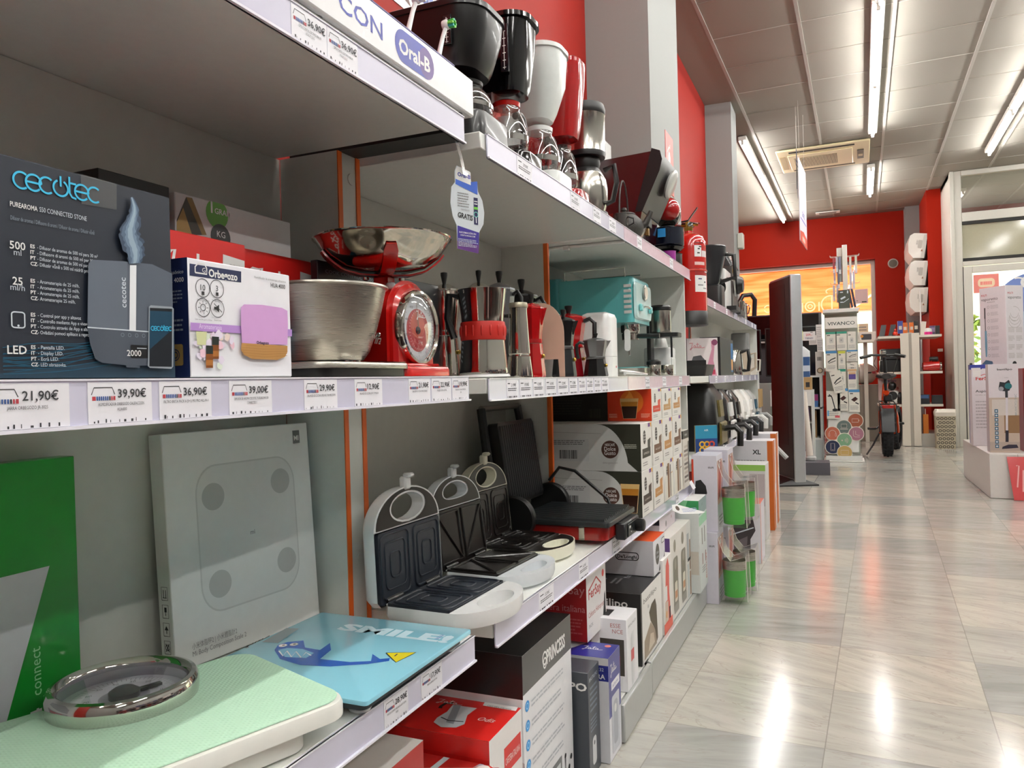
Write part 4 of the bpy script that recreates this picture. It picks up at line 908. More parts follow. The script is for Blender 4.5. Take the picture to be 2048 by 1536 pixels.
ad = nt.nodes.new('ShaderNodeMath'); ad.operation = 'MULTIPLY'; nt.links.new(ck.outputs['Fac'], ad.inputs[0]); nt.links.new(ck2.outputs['Fac'], ad.inputs[1]); bp = nt.nodes.new('ShaderNodeBump'); bp.inputs['Strength'].default_value = .5; bp.inputs['Distance'].default_value = .0012; nt.links.new(ad.outputs[0], bp.inputs['Height']); nt.links.new(bp.outputs[0], b_.inputs['Normal'])
t = thing('bathroom_scale', 'mint green mechanical bathroom scale with a chrome ringed dial', 'scale', (-.560, .786, LS), radians(-19.5))
# local frame: x towards the aisle edge (0), -x towards the wall; y 0 = far edge, -y towards the camera
bb = B(); bb.rrect(-.262, -.40, .0, .0, .0275, .049, .035, CREAM, 8, edge=.008); bb.rrect(-.25, -.385, -.014, -.05, .002, .028, .03, CREAM, 8); bb.obj('body', t)
bb = B(); bb.rrect(-.257, -.395, -.006, -.006, .0492, .0508, .031, MT, 8, edge=.001); bb.obj('foot_mat', t)
bb = B(); bb.rrect(-.058, -.250, -.0135, -.19, .0038, .0108, .003, BLACK).obj('side_slot', t) if False else None
p = at(248, 1372, z=LS+.066); 
mi = t.matrix_basis.inverted() if False else (Matrix.Translation(t.location) @ Matrix.Rotation(radians(-19.5), 4, 'Z')).inverted()
dl = mi @ p
bb = B(); bb.lathe([(.086, .050), (.087, .060), (.0865, .069), (.083, .075), (.078, .0765), (.074, .074), (.072, .069)], CHROME, 64, (dl.x, dl.y, 0), cap=False); bb.obj('dial_ring', t)
bb = B(); bb.lathe([(.0735, .0512), (.072, .0695)], M('#9a96a2', .35), 56, (dl.x, dl.y, 0), cap=False); bb.add([(dl.x+.0725*cos(i*pi/20), dl.y+.0725*sin(i*pi/20), .0525) for i in range(40)], [tuple(range(40))], M('#b9b6c2', .4))
f = Fr(bb, (dl.x-.0725, dl.y-.0725, .0528), (1, 0, 0), (0, 1, 0), .145, .145); f.u = Vector((cos(1.1), sin(1.1), 0)); f.v = Vector((-sin(1.1), cos(1.1), 0)); f.o = Vector((dl.x, dl.y, .0528))-f.u*.0725-f.v*.0725
f.disc(.5, .5, .42, M('#d5d3da', .4), 48); f.disc(.5, .5, .33, M('#c3c0ca', .4), 48); f.disc(.5, .5, .20, M('#8d8a94', .4), 40)
for i in range(65): a = 2*pi*i/65; f.stroke([(.5+.42*cos(a), .5+.42*sin(a)), (.5+(.37 if i % 5 else .34)*cos(a), .5+(.37 if i % 5 else .34)*sin(a))], .004, M('#4a4850', .5))
for i in range(13): a = 2*pi*i/13; f.text(str(i*10), .5+.29*cos(a), .5+.29*sin(a)-.02, .055, M('#3a3840', .5), 'C', rot=degrees(a)-90 if False else 0)
bb.obj('dial_plate', t)
bb = B(); bb.lathe([(.018, .053), (.018, .060), (.012, .064), (.0001, .0645)], M('#26262a', .3), 24, (dl.x, dl.y, 0)); bb.box(dl.x-.004, dl.y, .055, dl.x+.004, dl.y+.045, .058, M('#26262a', .3)); bb.obj('pointer', t)
B().lathe([(.0735, .069), (.05, .0725), (.02, .074), (.0001, .0742)], glass('dial_glass', (1, 1, 1), .06), 48, (dl.x, dl.y, 0), cap=False).obj('dial_glass', t)
bb = B(); bb.prism(rr2(.034, .011, .005, 4), .0, .0012, M('#d7d7d0', .4), 'y'); bb.prism(rr2(.011, .007, .002, 4, .009, 0), .0011, .0018, BLACK, 'y')
bb.xf(0, Matrix.Translation((-.0142, -.235, .0135)) @ Matrix.Rotation(radians(90), 4, 'Z') @ Matrix.Scale(-1, 4, (0, 1, 0))); bb.obj('unit_switch', t)
# blue glass scale
t = thing('bathroom_scale', 'pale blue glass bathroom scale printed with a blue cartoon fish and the word SMILE', 'scale', (-.7195, .9745, LS))
AQ = M('#8fd0e4', .12, coat=.6, noise=.01); AQD = M('#5fb6cf', .15, coat=.4)
bb = B(); bb.rrect(-.148, -.152, .152, .152, .0205, .0265, .006, AQ, 4, edge=.0012); f = Fr(bb, (.152, -.152, .0265), (0, 1, 0), (-1, 0, 0), .304, .300)
def pb(px, py): p = at(px, py, z=LS+.0268); return ((p.y-(.9745-.152))/.304, (-.7195+.152-p.x)/.300)
SKY = M('#bfe2ee', .12, coat=.6)
fu = Fr(bb, (-.148, -.152, .0265), (1, 0, 0), (0, 1, 0), .300, .304)
def pu(px, py): p = at(px, py, z=LS+.0268); return ((p.x+.7195+.148)/.300, (p.y-.9745+.152)/.304)
w0 = pu(672, 1258); w1 = pu(884, 1292); fu.text('SMILE!', w0[0], w0[1], .14, M('#c9e6f0', .12, coat=.6), bold=.05, fit=w1[0]-w0[0])
f.e = fu.e
f.poly([pb(*p) for p in ((524, 1284), (567, 1255), (598, 1257), (556, 1286))], M('#7d888c', .2))
FB = M('#1f57b4', .15, coat=.5); FBL = M('#7fbde0', .15, coat=.5); 
f.poly([pb(*p) for p in ((549, 1300), (556, 1290), (575, 1284), (607, 1281), (610, 1295), (640, 1300), (660, 1286), (662, 1300), (640, 1318), (700, 1324), (742, 1322), (745, 1308), (760, 1318), (780, 1316), (778, 1322), (735, 1328), (660, 1333), (600, 1330), (560, 1318))], FB)
f.poly([pb(*p) for p in ((556, 1300), (575, 1296), (605, 1298), (628, 1306), (612, 1316), (570, 1314))], FBL); f.stroke([pb(*p) for p in ((558, 1302), (566, 1312), (574, 1302), (583, 1314), (592, 1303), (602, 1315), (612, 1305), (622, 1311))], .008, WHITE)
for p in ((566, 1291), (588, 1289)): a, b = pb(*p); f.disc(a, b, .022, WHITE); f.disc(a+.004, b, .008, INK)
f.poly([pb(*p) for p in ((772, 1306), (832, 1305), (792, 1325))], M('#e0cf22', .2)); f.stroke([pb(*p) for p in ((772, 1306), (832, 1305), (792, 1325), (772, 1306))], .006, INK); f.stroke([pb(*p) for p in ((789, 1313), (795, 1308))], .008, INK)
f.text('BASCULA', *pb(876, 1279), .03, FB, fit=.07, rot=0); jata(f, *pb(490, 1298), .07, INK, 1.6)
bb.obj('glass_plate', t)
bb = B(); bb.rrect(-.135, -.14, .14, .14, .008, .0204, .01, M('#2c3438', .4)); bb.obj('underside', t)
for sx in (-.12, .12):
    for sy in (-.12, .12): B().lathe([(.014, 0), (.016, .004), (.014, .0079)], M('#d5d9da', .4), 18, (sx, sy, 0)).obj('foot', t)

# ---- base deck under the near shelf
BZ = .1052
def moka_pic(f, pts, body, band=None):
    f.poly(pts, body)
    if band: f.poly(band, M('#cfd4d6', .4))
# red italian coffee pot box, lying flat: several cartons stacked below it are hidden
c = Carton(.22, .152, .192, M('#e6e3e1', .45)); U = c.T
U.rect(0, 0, 1, 1, REDBOX)
U2 = c.U; U2.e += .0003
SV = M('#b9bdc0', .35); SV2 = M('#888d92', .35)
g = lambda px, py: ((at(px, py, z=BZ+.1925).x+.822)/.22, (at(px, py, z=BZ+.1925).y-1.248)/.152)
U2.poly([g(*p) for p in ((865, 1446), (872, 1437), (892, 1425), (904, 1411), (952, 1418), (933, 1432), (927, 1450), (910, 1457), (880, 1456))], SV); U2.poly([g(*p) for p in ((890, 1446), (906, 1411), (920, 1413), (905, 1450))], SV2); U2.stroke([g(*p) for p in ((880, 1436), (895, 1443), (925, 1445))], .02, INK)
U2.stroke([g(*p) for p in ((905, 1408), (890, 1408), (880, 1414), (878, 1418))], .05, INK); jata(U2, *g(868, 1406), .14, WHITE, 1.5); U2.poly([g(*p) for p in ((968, 1406), (1036, 1415), (1030, 1424), (964, 1413))], WHITE); U2.text('CAFETERA ITALIANA', *g(972, 1414), .05, INK, fit=.24, rot=-1); U2.text('Odis', *g(950, 1442), .14, WHITE, shear=.3, fit=.16)
c.E.rect(.42, .52, .95, .78, REDBOX); c.E.text('CAFETERA ITALIANA', .685, .60, .1, WHITE, 'C', fit=.46); c.E.text('2', .4, .3, .12, REDBOX); c.S.rect(0, .82, 1, 1, REDBOX); c.S.rect(0, 0, 1, .82, M('#c21a16', .4))
c.edge('coffee_pot_box', 'red coffee pot box lying flat beside the tall black and white box', 'box', -.602, 1.252, BZ)
# white box with a red pot
DR = M('#a5201c', .4)
zt = .2585
c = Carton(.255, .155, zt-BZ, M('#e9e6e4', .42)); U = c.U
g = lambda px, py: ((at(px, py, z=zt).x+.806)/.255, (at(px, py, z=zt).y-1.088)/.155)
U.poly([g(*p) for p in ((795, 1530), (800, 1515), (820, 1501), (850, 1501), (900, 1515), (925, 1520), (955, 1516), (972, 1516), (970, 1525), (950, 1536), (800, 1536))], DR); U.poly([g(*p) for p in ((888, 1514), (900, 1516), (875, 1536), (860, 1536))], M('#b9cdd0', .4)); U.poly([g(*p) for p in ((972, 1515), (968, 1530), (945, 1536))], M('#b3b6c4', .4))
U.text('Cafetera italiana', *g(842, 1474), .15, DR, rot=-118, bold=.01, fit=.40); U.text('FerSay', *g(1024, 1504), .17, M('#c21a16', .4), rot=-100, bold=.03, fit=.30); U.stroke([g(*p) for p in ((1012, 1508), (1020, 1520), (1012, 1536))], .03, M('#c21a16', .4))
for p in ((798, 1470), (785, 1488)): a, b = g(*p); U.stroke([(a-.05, b-.06), (a+.05, b-.06), (a+.05, b+.06), (a-.05, b+.06), (a-.05, b-.06)], .012, INK); U.disc(a, b, .03, INK)
c.E.rect(0, 0, 1, 1, DR); c.E.text('FerSay', .2, .5, .3, WHITE); c.S.rect(0, 0, 1, .9, DR)
c.edge('coffee_pot_box', 'white coffee pot box with a dark red pot on its lid, at the bottom edge', 'box', -.551, 1.0885, BZ)
c = Carton(.20, .20, .262, M('#b22520', .4)); c.U.rect(0, 0, 1, 1, M('#dcd8d4', .45)); c.U.poly([(.2, .0), (.7, .35), (.9, .3), (.5, 0)], DR); c.E.text('FerSay', .3, .6, .2, WHITE)
c.edge('coffee_pot_box', 'red box with a white lid, cut by the bottom edge under the near price rail', 'box', -.640, .885, BZ)
c = Carton(.12, .12, .258, M('#1a1d26', .4)); c.U.text('DOR', .45, .4, .2, WHITE, bold=.02); c.S.text('DOR', .5, .85, .14, WHITE, 'C', bold=.02)
c.edge('appliance_box', 'black box edge with white letters, behind the white coffee pot box', 'box', -.862, 1.06, BZ)
# ================================================================ second and third bay
def px_r(pw, x, y): return pw*(CF.x*x+CF.y*y)/FPX/2
UZ = 1.4032
# ---- filter coffee makers on the upper shelf
def rrring(x0, y0, x1, y1, z, rad, n=5):
    out = []
    for cx, cy, a in ((x1-rad, y1-rad, 0), (x0+rad, y1-rad, 90), (x0+rad, y0+rad, 180), (x1-rad, y0+rad, 270)):
        for i in range(n+1): t_ = radians(a+90*i/n); out.append((cx+rad*cos(t_), cy+rad*sin(t_), z))
    return out
def carafe(t, cx, z0, r, h, lidm, handle=True, band=CHROME, ha=72):
    pr = [(r*.78, 0), (r*.97, h*.10), (r*1.0, h*.28), (r*.97, h*.48), (r*.86, h*.68), (r*.68, h*.86), (r*.60, h*.96), (r*.62, h)]
    B().lathe([(a, z0+b) for a, b in pr], CLEAR, 40, (cx, 0, 0), cap=False).obj('carafe_glass', t)
    B().lathe([(r*1.012, z0+h*.24), (r*1.015, z0+h*.36)], band, 40, (cx, 0, 0), cap=False).obj('carafe_band', t)
    B().lathe([(r*.64, z0+h*.97), (r*.66, z0+h*1.06), (r*.5, z0+h*1.1), (.001, z0+h*1.11)], lidm, 32, (cx, 0, 0)).obj('carafe_lid', t)
    if handle:
        q = [(-.012, .92), (.008, .97), (.018, .9), (.023, .75), (.024, .5), (.018, .28), (.002, .2)]; B().tube([(cx+(r+d)*cos(radians(ha)), (r+d)*sin(radians(ha)), z0+h*zz) for d, zz in q], .0085, BLKPL, 10).obj('carafe_handle', t)
def coffee_maker(label, xf, y, w, d, zb, zc, zh, ht, top, bot, body, lidm, carlid, basem=None, kink=.6, plate=True, lidover=.004, strip=None):
    """xf = front of the base; the body stands behind; z heights: base top, carafe top, housing bottom, total"""
    t = thing('filter_coffee_maker', label, 'coffee maker', (xf-d/2, y, UZ)); basem = basem or body; h2 = d/2
    B().rrect(-h2, -w*.46, h2, w*.46, 0, zb, .03, basem, 6, edge=.006).obj('base', t)
    B().lathe([(.052, zb-.001), (.052, zb+.003), (.046, zb+.004)], M('#3a3a3c', .3, m=.6), 28, (h2-.075, 0, 0)).obj('hot_plate', t)
    B().rrect(-h2, -w*.42, -h2+d*.30, w*.42, zb-.002, zh+.01, .025, body, 5).obj('water_column', t)
    K = [(zh, bot), (zh+(ht-zh)*.12, bot+(top-bot)*.25), (zh+(ht-zh)*kink, bot+(top-bot)*.82), (ht-.012, top)]
    bb = B().loft([rrring(-h2+.0*d+(h2*.3)*(1-s), -w*.5*s, h2*1.02*s if s < 1 else h2, w*.5*s, z, min(.055, w*.36)*s, 7) for z, s in K], body); bb.obj('filter_housing', t)
    bb = B().loft([rrring(-h2-lidover, -w*.5-lidover, h2+lidover, w*.5+lidover, z, min(.055, w*.36)+lidover, 7) for z in (ht-.0118, ht-.002)]+[rrring(-h2+.006, -w*.5+.006, h2-.006, w*.5-.006, ht+.004, .045, 7)], lidm); bb.obj('lid', t)
    carafe(t, h2-.068, zb+.0045, min(.056, w*.37), zc-zb-.016, carlid, ha=40 if carlid is not BLACK and w > .149 and basem is BK2 else 80)
    if strip:
        bb = B(); bb.box(h2*.4, -w*.5-.0018, zh+.03, h2*.4+.018, -w*.5+.004, ht-.03, strip, .001); f = Fr(bb, (h2*.4, -w*.5-.0018, zh+.03), (1, 0, 0), (0, 0, 1), .018, ht-zh-.06)
        for k in range(6): f.rect(.3, .08+.15*k, .7, .095+.15*k, WHITE)
        f.rect(.46, .05, .54, .9, WHITE); bb.obj('water_gauge', t)
    return t
BK1 = M('#0c0c0d', .3, coat=.2); BK2 = M('#070709', .12, coat=.5); WH1 = M('#d9dedb', .3, coat=.3); RD1 = M('#9c0c0e', .14, coat=.6)
coffee_maker('wide black filter coffee maker with glass jug, nearest to the toothbrush display', -.60, 1.355, .165, .23, .052, .135, .142, .258, 1.0, .74, BK1, BK1, BLACK, strip=M('#1a1a1c', .2))
coffee_maker('slim glossy black filter coffee maker with a red jug lid', -.605, 1.575, .128, .17, .04, .165, .175, .338, .95, .72, BK2, BK2, M('#b01812', .2, coat=.4), strip=M('#17171c', .25))
coffee_maker('white filter coffee maker with a cup shaped filter housing', -.605, 1.775, .138, .17, .045, .168, .180, .350, 1.0, .56, WH1, WH1, WHITEPL, kink=.5)
coffee_maker('glossy red filter coffee maker behind the white one', -.615, 1.96, .122, .16, .045, .175, .188, .390, 1.0, .70, RD1, RD1, CLEARPL, kink=.7, lidover=.0)
t = thing('filter_coffee_maker', 'stainless steel and black coffee maker with a thermal jug', 'coffee maker', (-.67, 2.135, UZ)); ST = brushed('#c4c1b8', .2, (60, 60, 2))
B().lathe([(.062, 0), (.064, .012), (.062, .022)], BLACK, 36).obj('base', t)
B().lathe([(.054, .024), (.062, .05), (.0635, .09), (.060, .115), (.050, .135), (.040, .150), (.044, .165), (.042, .178)], None, 36, mats=[ST, ST, ST, ST, BLACK, BLACK, BLACK, BLACK]).obj('thermal_jug', t)
B().lathe([(.058, .181), (.060, .193), (.0595, .195), (.0595, .300), (.061, .302), (.062, .318), (.058, .332), (.0001, .334)], None, 40, mats=[BLACK, BLACK, ST, ST, BLACK, BLACK, BLACK, BLACK]).obj('filter_drum', t)
B().rrect(-.085, -.045, -.055, .045, .0, .32, .012, BLACK, 4).obj('water_column', t)
B().tube([(.058, -.005, .14), (.088, -.008, .15), (.095, -.01, .10), (.082, -.008, .05), (.062, -.004, .045)], .008, BLKPL, 8).obj('handle', t)
p = at(1222, 292, x=-.94); c = Carton(.10, .28, p.z-UZ, M('#d9d9d6', .5)); c.S.lines(.6, .5, .9, .8, 4, GREYTXT, 2); c.E.lines(.7, .4, .95, .8, 4, GREYTXT, 3); c.put('appliance_box', 'white box standing at the wall behind the steel coffee maker', 'box', -.99, p.y-.14, UZ)
# dark red espresso machine
t = thing('espresso_machine', 'large glossy dark red and black espresso machine behind the iron teapot', 'coffee machine', (-.72, 2.93, UZ)); DRD = M('#2c0206', .1, coat=.7, noise=0)
bb = B(); bb.loft([[(x, -.13, z) for x, z in ((-.11, 0), (.02, 0), (.055, .16), (.095, .375), (-.13, .365))]+[], [(x, .13, z) for x, z in ((-.11, 0), (.02, 0), (.055, .16), (.095, .375), (-.13, .365))]], DRD); bb.obj('body', t)
bb = B(); bb.loft([[(x, y, z) for x, z in ((.03, .16), (.058, .16), (.125, .30), (.135, .34), (.128, .372), (.0975, .385))] for y in (-.135, .135)], M('#0a0a0b', .4)); bb.obj('front_head', t)
bb = B(); bb.lathe([(.052, -.002), (.056, .006), (.053, .011), (.046, .014), (.0001, .016)], M('#b9bab6', .3, coat=.3), 36, ax='x'); o_ = bb.obj('round_cover', t, (.128, .03, .285), (0, radians(22), 0))
B().box(.03, -.03, .12, .055, .03, .162, BLACK, .003).box(.038, -.012, .09, .05, .012, .12, M('#8a6a3a', .4, m=.6), .002).obj('coffee_spout', t)
B().rrect(-.02, -.12, .11, .12, 0.0, .022, .02, BLACK, edge=.004).obj('drip_tray', t)
# cast iron teapot
t = thing('teapot', 'black cast iron teapot with a hoop handle at the shelf edge', 'teapot', (-.655, 2.50, UZ)); IRON = M('#2b2a27', .55, bump=.5, scale=220)
B().lathe([(.036, 0), (.05, .006), (.063, .03), (.065, .045), (.058, .066), (.042, .082), (.038, .085)], IRON, 36).obj('pot', t)
B().lathe([(.040, .0855), (.036, .090), (.014, .094), (.006, .096), (.010, .103), (.0085, .110), (.0001, .112)], IRON, 28).obj('lid', t)
B().tube([(.045, .012, .045), (.068, .018, .055), (.080, .022, .080), (.086, .024, .094)], .01, IRON, 10, rs=[.015, .012, .009, .008]).obj('spout', t)
B().tube([(.0, -.058, .07)]+[(.0, -.058*cos(pi*k/14), .075+.125*sin(pi*k/14)) for k in range(15)]+[(0, .058, .07)], .003, IRON, 7).obj('hoop_handle', t)
# small red capsule machine, pans and cups at the end of the shelf
t = thing('glass_cup', 'small dark glass cup lying between the steel coffee maker and the teapot', 'cup', (-.625, 2.32, UZ)); B().lathe([(.02, 0), (.028, .004), (.03, .03), (.031, .05), (.029, .05), (.028, .03), (.02, .005)], glass('smoky_glass', (.35, .3, .3), .15), 24, cap=False).obj('bowl', t); B().tube([(.03, 0, .012), (.048, 0, .02), (.048, 0, .035), (.03, 0, .042)], .003, BLACK, 6).obj('handle', t)
def pot(label, x, y, z, r, h, outer, inner, name='saucepan', hdl=True, cat='pan'):
    t = thing(name, label, cat, (x, y, z))
    B().lathe([(r*.9, 0), (r, .008), (r, h), (r+.002, h+.002), (r-.002, h+.001), (r-.003, .01), (.001, .006)], None, 36, cap=False, mats=[outer, outer, outer, outer, inner, inner, inner]).obj('pan', t)
    if hdl: B().tube([(-.0, -r, h*.75), (-.0, -r-.02, h*.85), (0, -r-.02, h*.85)], .006, BLACK, 8).obj('handle', t)
    return t
DKP = M('#232322', .5); pot('dark enamel pot at the far end of the upper shelf, lowest of its stack', -.66, 3.20, UZ, .062, .052, DKP, DKP, 'stock_pot', False, 'pot')
pot('small magenta cup under the stacked pans on the upper shelf', -.625, 3.055, UZ, .03, .042, M('#8c2f86', .3), M('#c9b9c9', .3), 'cup', False, 'cup')
pot('small black cup beside the magenta cup on the upper shelf', -.615, 3.13, UZ, .026, .04, DKP, DKP, 'cup', False, 'cup')
t = thing('pan_trivet', 'black pan lid turned upside down under the navy saucepan', 'lid', (-.66, 3.20, UZ+.0545)); B().lathe([(.03, 0), (.06, .012), (.072, .026), (.070, .028), (.02, .022), (.001, .021)], M('#0d0d0e', .2, coat=.3), 36).obj('lid', t)
t = pot('navy saucepan with a steel side and a blue sticker', -.66, 3.20, UZ+.082, .072, .075, M('#0c1428', .1, m=.5, coat=.5), STEEL, 'saucepan', False)
bb = B(); bb.box(-.02, -.0745, .035, .012, -.0725, .07, M('#2f8fd0', .4)); bb.obj('sticker', t)
t = thing('capsule_coffee_machine', 'small rounded red and black capsule coffee machine above the navy saucepan', 'coffee machine', (-.655, 3.20, UZ+.1605))
B().ell((0, .01, .066), (.055, .068, .064), M('#0b0b0c', .12, coat=.5), 28, 14).obj('body', t); B().ell((.006, -.022, .075), (.052, .052, .052), RD1, 28, 14).obj('red_shell', t); B().lathe([(.03, 0), (.032, .006), (.03, .010)], BLACK, 24).obj('foot', t)
# fire extinguisher and sign
XR = M('#b3150c', .18, coat=.6, noise=.02)
t = thing('fire_extinguisher', 'red fire extinguisher with black base hanging at the pillar', 'fire extinguisher', (-.612, 3.445, 1.172)); t.scale = (1, 1, .90)
B().lathe([(.070, 0), (.0755, .004), (.0755, .068), (.074, .07)], BLACK, 40).obj('base_boot', t)
B().lathe([(.073, .069), (.0735, .38), (.072, .41), (.060, .435), (.036, .452), (.018, .458), (.017, .468)], XR, 48).obj('cylinder', t)
BRASS = M('#a98a3e', .3, 1)
B().lathe([(.017, .466), (.019, .470), (.019, .485), (.013, .488), (.013, .512), (.0001, .514)], BRASS, 20).cyl((.0, 0, .497), (.04, .01, .497), .007, BRASS, 12).cyl((0, 0, .497), (-.034, .0, .495), .008, BRASS, 12).cyl((.012, -.02, .497), (.012, .02, .497), .012, CHROME, 14).obj('valve', t)
bb = B(); bb.loft([[(x, y, z) for y, z in ((-.008, z0), (.008, z0), (.008, z0+.006), (-.008, z0+.006))] for x, z0 in ((-.03, .512), (.0, .516), (.02, .545), (.042, .575))], M('#1a1718', .3)); bb.loft([[(x, y, z) for y, z in ((-.007, z0), (.007, z0), (.007, z0+.005), (-.007, z0+.005))] for x, z0 in ((-.03, .503), (.02, .503), (.05, .497))], CHROME); bb.obj('squeeze_lever', t)
B().tube([(-.034, 0, .495), (-.055, -.02, .50), (-.073, -.042, .47), (-.078, -.052, .40), (-.074, -.058, .25), (-.068, -.060, .14), (-.066, -.060, .115)], .0085, M('#5a1412', .4), 10).obj('hose', t)
B().cyl((-.066, -.060, .115), (-.065, -.060, .09), .0105, M('#8f8a6a', .4, m=.4), 12).cyl((-.065, -.060, .09), (-.064, -.060, .0), .012, BLACK, 12, .016).obj('nozzle', t)
B().lathe([(.0755, .262), (.0765, .266), (.0755, .270)], M('#c23a2c', .3), 40, cap=False).cyl((-.03, .066, .3), (-.09, .1, .3), .012, BLACK, 10).obj('holding_strap', t)
bb = B(); wr = .0738
def wrap(z0, z1, a0, a1, m, e=0):
    n = 8; P = [((wr+e)*cos(radians(a0+(a1-a0)*i/n)), (wr+e)*sin(radians(a0+(a1-a0)*i/n))) for i in range(n+1)]
    bb.add([(x, y, z0) for x, y in P]+[(x, y, z1) for x, y in P], [(i, i+1, n+2+i, n+1+i) for i in range(n)], m)
wrap(.16, .24, -62, -5, WHITE); wrap(.24, .275, -62, -5, M('#8f1a16', .4), .0001); wrap(.29, .305, -62, -20, M('#dcb9b4', .4)); wrap(.33, .385, -62, -35, WHITE); wrap(.33, .36, -33, -5, M('#d8cfcf', .4)); wrap(.395, .40, -60, -25, M('#7a1512', .4), .0002)
wrap(.375, .425, -62, -20, WHITE, .00005) if False else None
for i, (z, a) in enumerate(((.22, -50), (.19, -52), (.175, -30), (.205, -25), (.265, -45), (.255, -20), (.345, -52), (.365, -50), (.375, -45))): wrap(z, z+.006, a, a+(14, 22, 18, 9, 16, 20, 10, 9, 12)[i], (M('#39406a', .5), GREYTXT, GREYTXT, INK, WHITE, WHITE, INK, INK, INK)[i], .0004)
bb.obj('instruction_label', t)
t = B(); t.box(0, 0, 0, .002, .19, .30, M('#c03a2e', .4)); f = Fr(t, (.002, 0, 0), (0, 1, 0), (0, 0, 1), .19, .30); f.poly([(.32, .12), (.6, .12), (.6, .62), (.54, .70), (.38, .70), (.32, .62)], M('#e4d9d4', .5)); f.stroke([(.42, .70), (.42, .78), (.58, .78), (.58, .84)], .03, M('#e4d9d4', .5)); f.stroke([(.38, .76), (.2, .66), (.2, .3)], .025, M('#e4d9d4', .5)); f.poly([(.68, .15), (.80, .15), (.86, .30), (.76, .45), (.66, .28)], M('#d9652a', .5))
tag(t.obj('fire_sign', None, (-.7868, 3.84, 1.885)), 'red fire extinguisher sign on the white front of the pillar', 'sign')

# ---- moka pots on the middle shelf
MZ = .9552
ALU = M('#9a9c9e', .28, 1); MBLK = M('#121213', .22, coat=.4); MRED = M('#a60f12', .16, coat=.5); SST = M('#cfccc2', .08, 1, noise=0)
def moka(label, px, x, pw, h, top, base, n=8, knob=BLACK, band=None, hang=90, lift=0., spout=True, name='moka_pot'):
    y = at(px, 745, x=x).y; r = px_r(pw, x, y); t = thing(name, label, 'coffee pot', (x, y, MZ+lift)); a0 = pi/8 if n == 8 else 0; sh = 30
    s = 1/cos(pi/8) if n == 8 else 1; r *= s if n == 8 else 1
    B().lathe([(r*.96, 0), (r, h*.02), (r*.98, h*.06), (r*.80, h*.36), (r*.78, h*.40)], base, n, a0=a0).obj('boiler', t, sharp=sh)
    B().lathe([(r*.80, h*.405), (r*.82, h*.42), (r*.80, h*.455)], band or (ALU if n == 8 else base), 32).obj('waist_ring', t)
    B().lathe([(r*.74, h*.455), (r*.76, h*.48), (r*.98, h*.80), (r*.99, h*.815)], top, n, a0=a0).obj('jug', t, sharp=sh)
    B().lathe([(r*1.0, h*.817), (r*.98, h*.835), (r*.5, h*.875), (r*.16, h*.89)], top, n, a0=a0).obj('lid', t, sharp=sh)
    B().lathe([(r*.10, h*.88), (r*.14, h*.91), (r*.22, h*.97), (r*.22, h*.995), (r*.1, h*1.0)], knob, 14).obj('knob', t)
    ca, sa = cos(radians(hang)), sin(radians(hang)); R_ = lambda d, z: (ca*d, sa*d, z)
    B().tube([R_(r*.9, h*.77), R_(r*1.25, h*.80), R_(r*1.5, h*.74), R_(r*1.48, h*.55), R_(r*1.38, h*.42)], r*.13, knob, 8).obj('handle', t)
    if spout:
        bb = B(); d = r*.97; bb.loft([[(-ca*(d-r*.2)-sa*.35*r, -sa*(d-r*.2)+ca*.35*r, h*.81), (-ca*(d+r*.3), -sa*(d+r*.3), h*.825), (-ca*(d-r*.2)+sa*.35*r, -sa*(d-r*.2)-ca*.35*r, h*.81)], [(-ca*(d-.25*r)-sa*.15*r, -sa*(d-.25*r)+ca*.15*r, h*.62), (-ca*(d-r*.12), -sa*(d-r*.12), h*.62), (-ca*(d-.25*r)+sa*.15*r, -sa*(d-.25*r)-ca*.15*r, h*.62)]], top); bb.obj('spout', t)
    bb = B(); bb.lathe([(.004, 0), (.005, .003), (.003, .006)], BRASS, 10, (0, 0, 0), 'x'); bb.obj('safety_valve', t, (r*.86*cos(pi/8) if n == 8 else r*.88, 0, h*.25))
    return t
y = at(968, 745, x=-.635).y
t = thing('moka_pot', 'shiny steel moka pot with a red rubber band around its waist', 'coffee pot', (-.635, y, MZ+.0075)); r = px_r(98, -.635, y)
B().lathe([(r*1.0, 0), (r*1.02, .004), (r*.98, .012), (r*.90, .058), (r*.89, .064)], SST, 48).obj('boiler', t)
RRB = M('#b8231a', .5); bb = B().lathe([(r*.905, .0645), (r*.925, .067), (r*.915, .097), (r*.895, .0995)], RRB, 48)
for k in range(16): a = 2*pi*k/16; bb.ell((r*.915*cos(a), r*.915*sin(a), .082), (.0026, .0026, .011), RRB, 8, 6)
bb.obj('rubber_band', t)
B().lathe([(r*.86, .1), (r*.875, .112), (r*.98, .150), (r*1.01, .162), (r*.98, .162), (r*.86, .118)], SST, 48, cap=False).obj('jug', t)
B().lathe([(r*.97, .158), (r*.8, .163), (r*.3, .168), (.001, .169)], SST, 40, cap=False).obj('lid', t)
B().tube([(-r*.9, -.2*r, .15), (-r*1.35, -.3*r, .155), (-r*1.45, -.32*r, .11), (-r*1.2, -.25*r, .07)], .007, BLKPL, 8).obj('handle', t)
tr = thing('ceramic_trivet', 'white round trivet under the red banded moka pot', 'trivet', (-.635, y, MZ)); B().lathe([(r*1.0, 0), (r*1.08, .002), (r*1.05, .0065), (r*.9, .007)], WHITEPL, 40).obj('trivet', tr)
moka('tall steel moka pot with straight sides behind the black box end', 893, -.765, 62, .225, SST, SST, 40, BLACK, hang=0)
moka('steel moka pot with steel lid behind the red banded one', 962, -.80, 50, .262, SST, SST, 40, BLACK, hang=180)
moka('grey moka pot with black knob, left of two in the back row', 1003, -.80, 58, .275, M('#85878a', .35, .8), MBLK, 8, BLACK, hang=0)
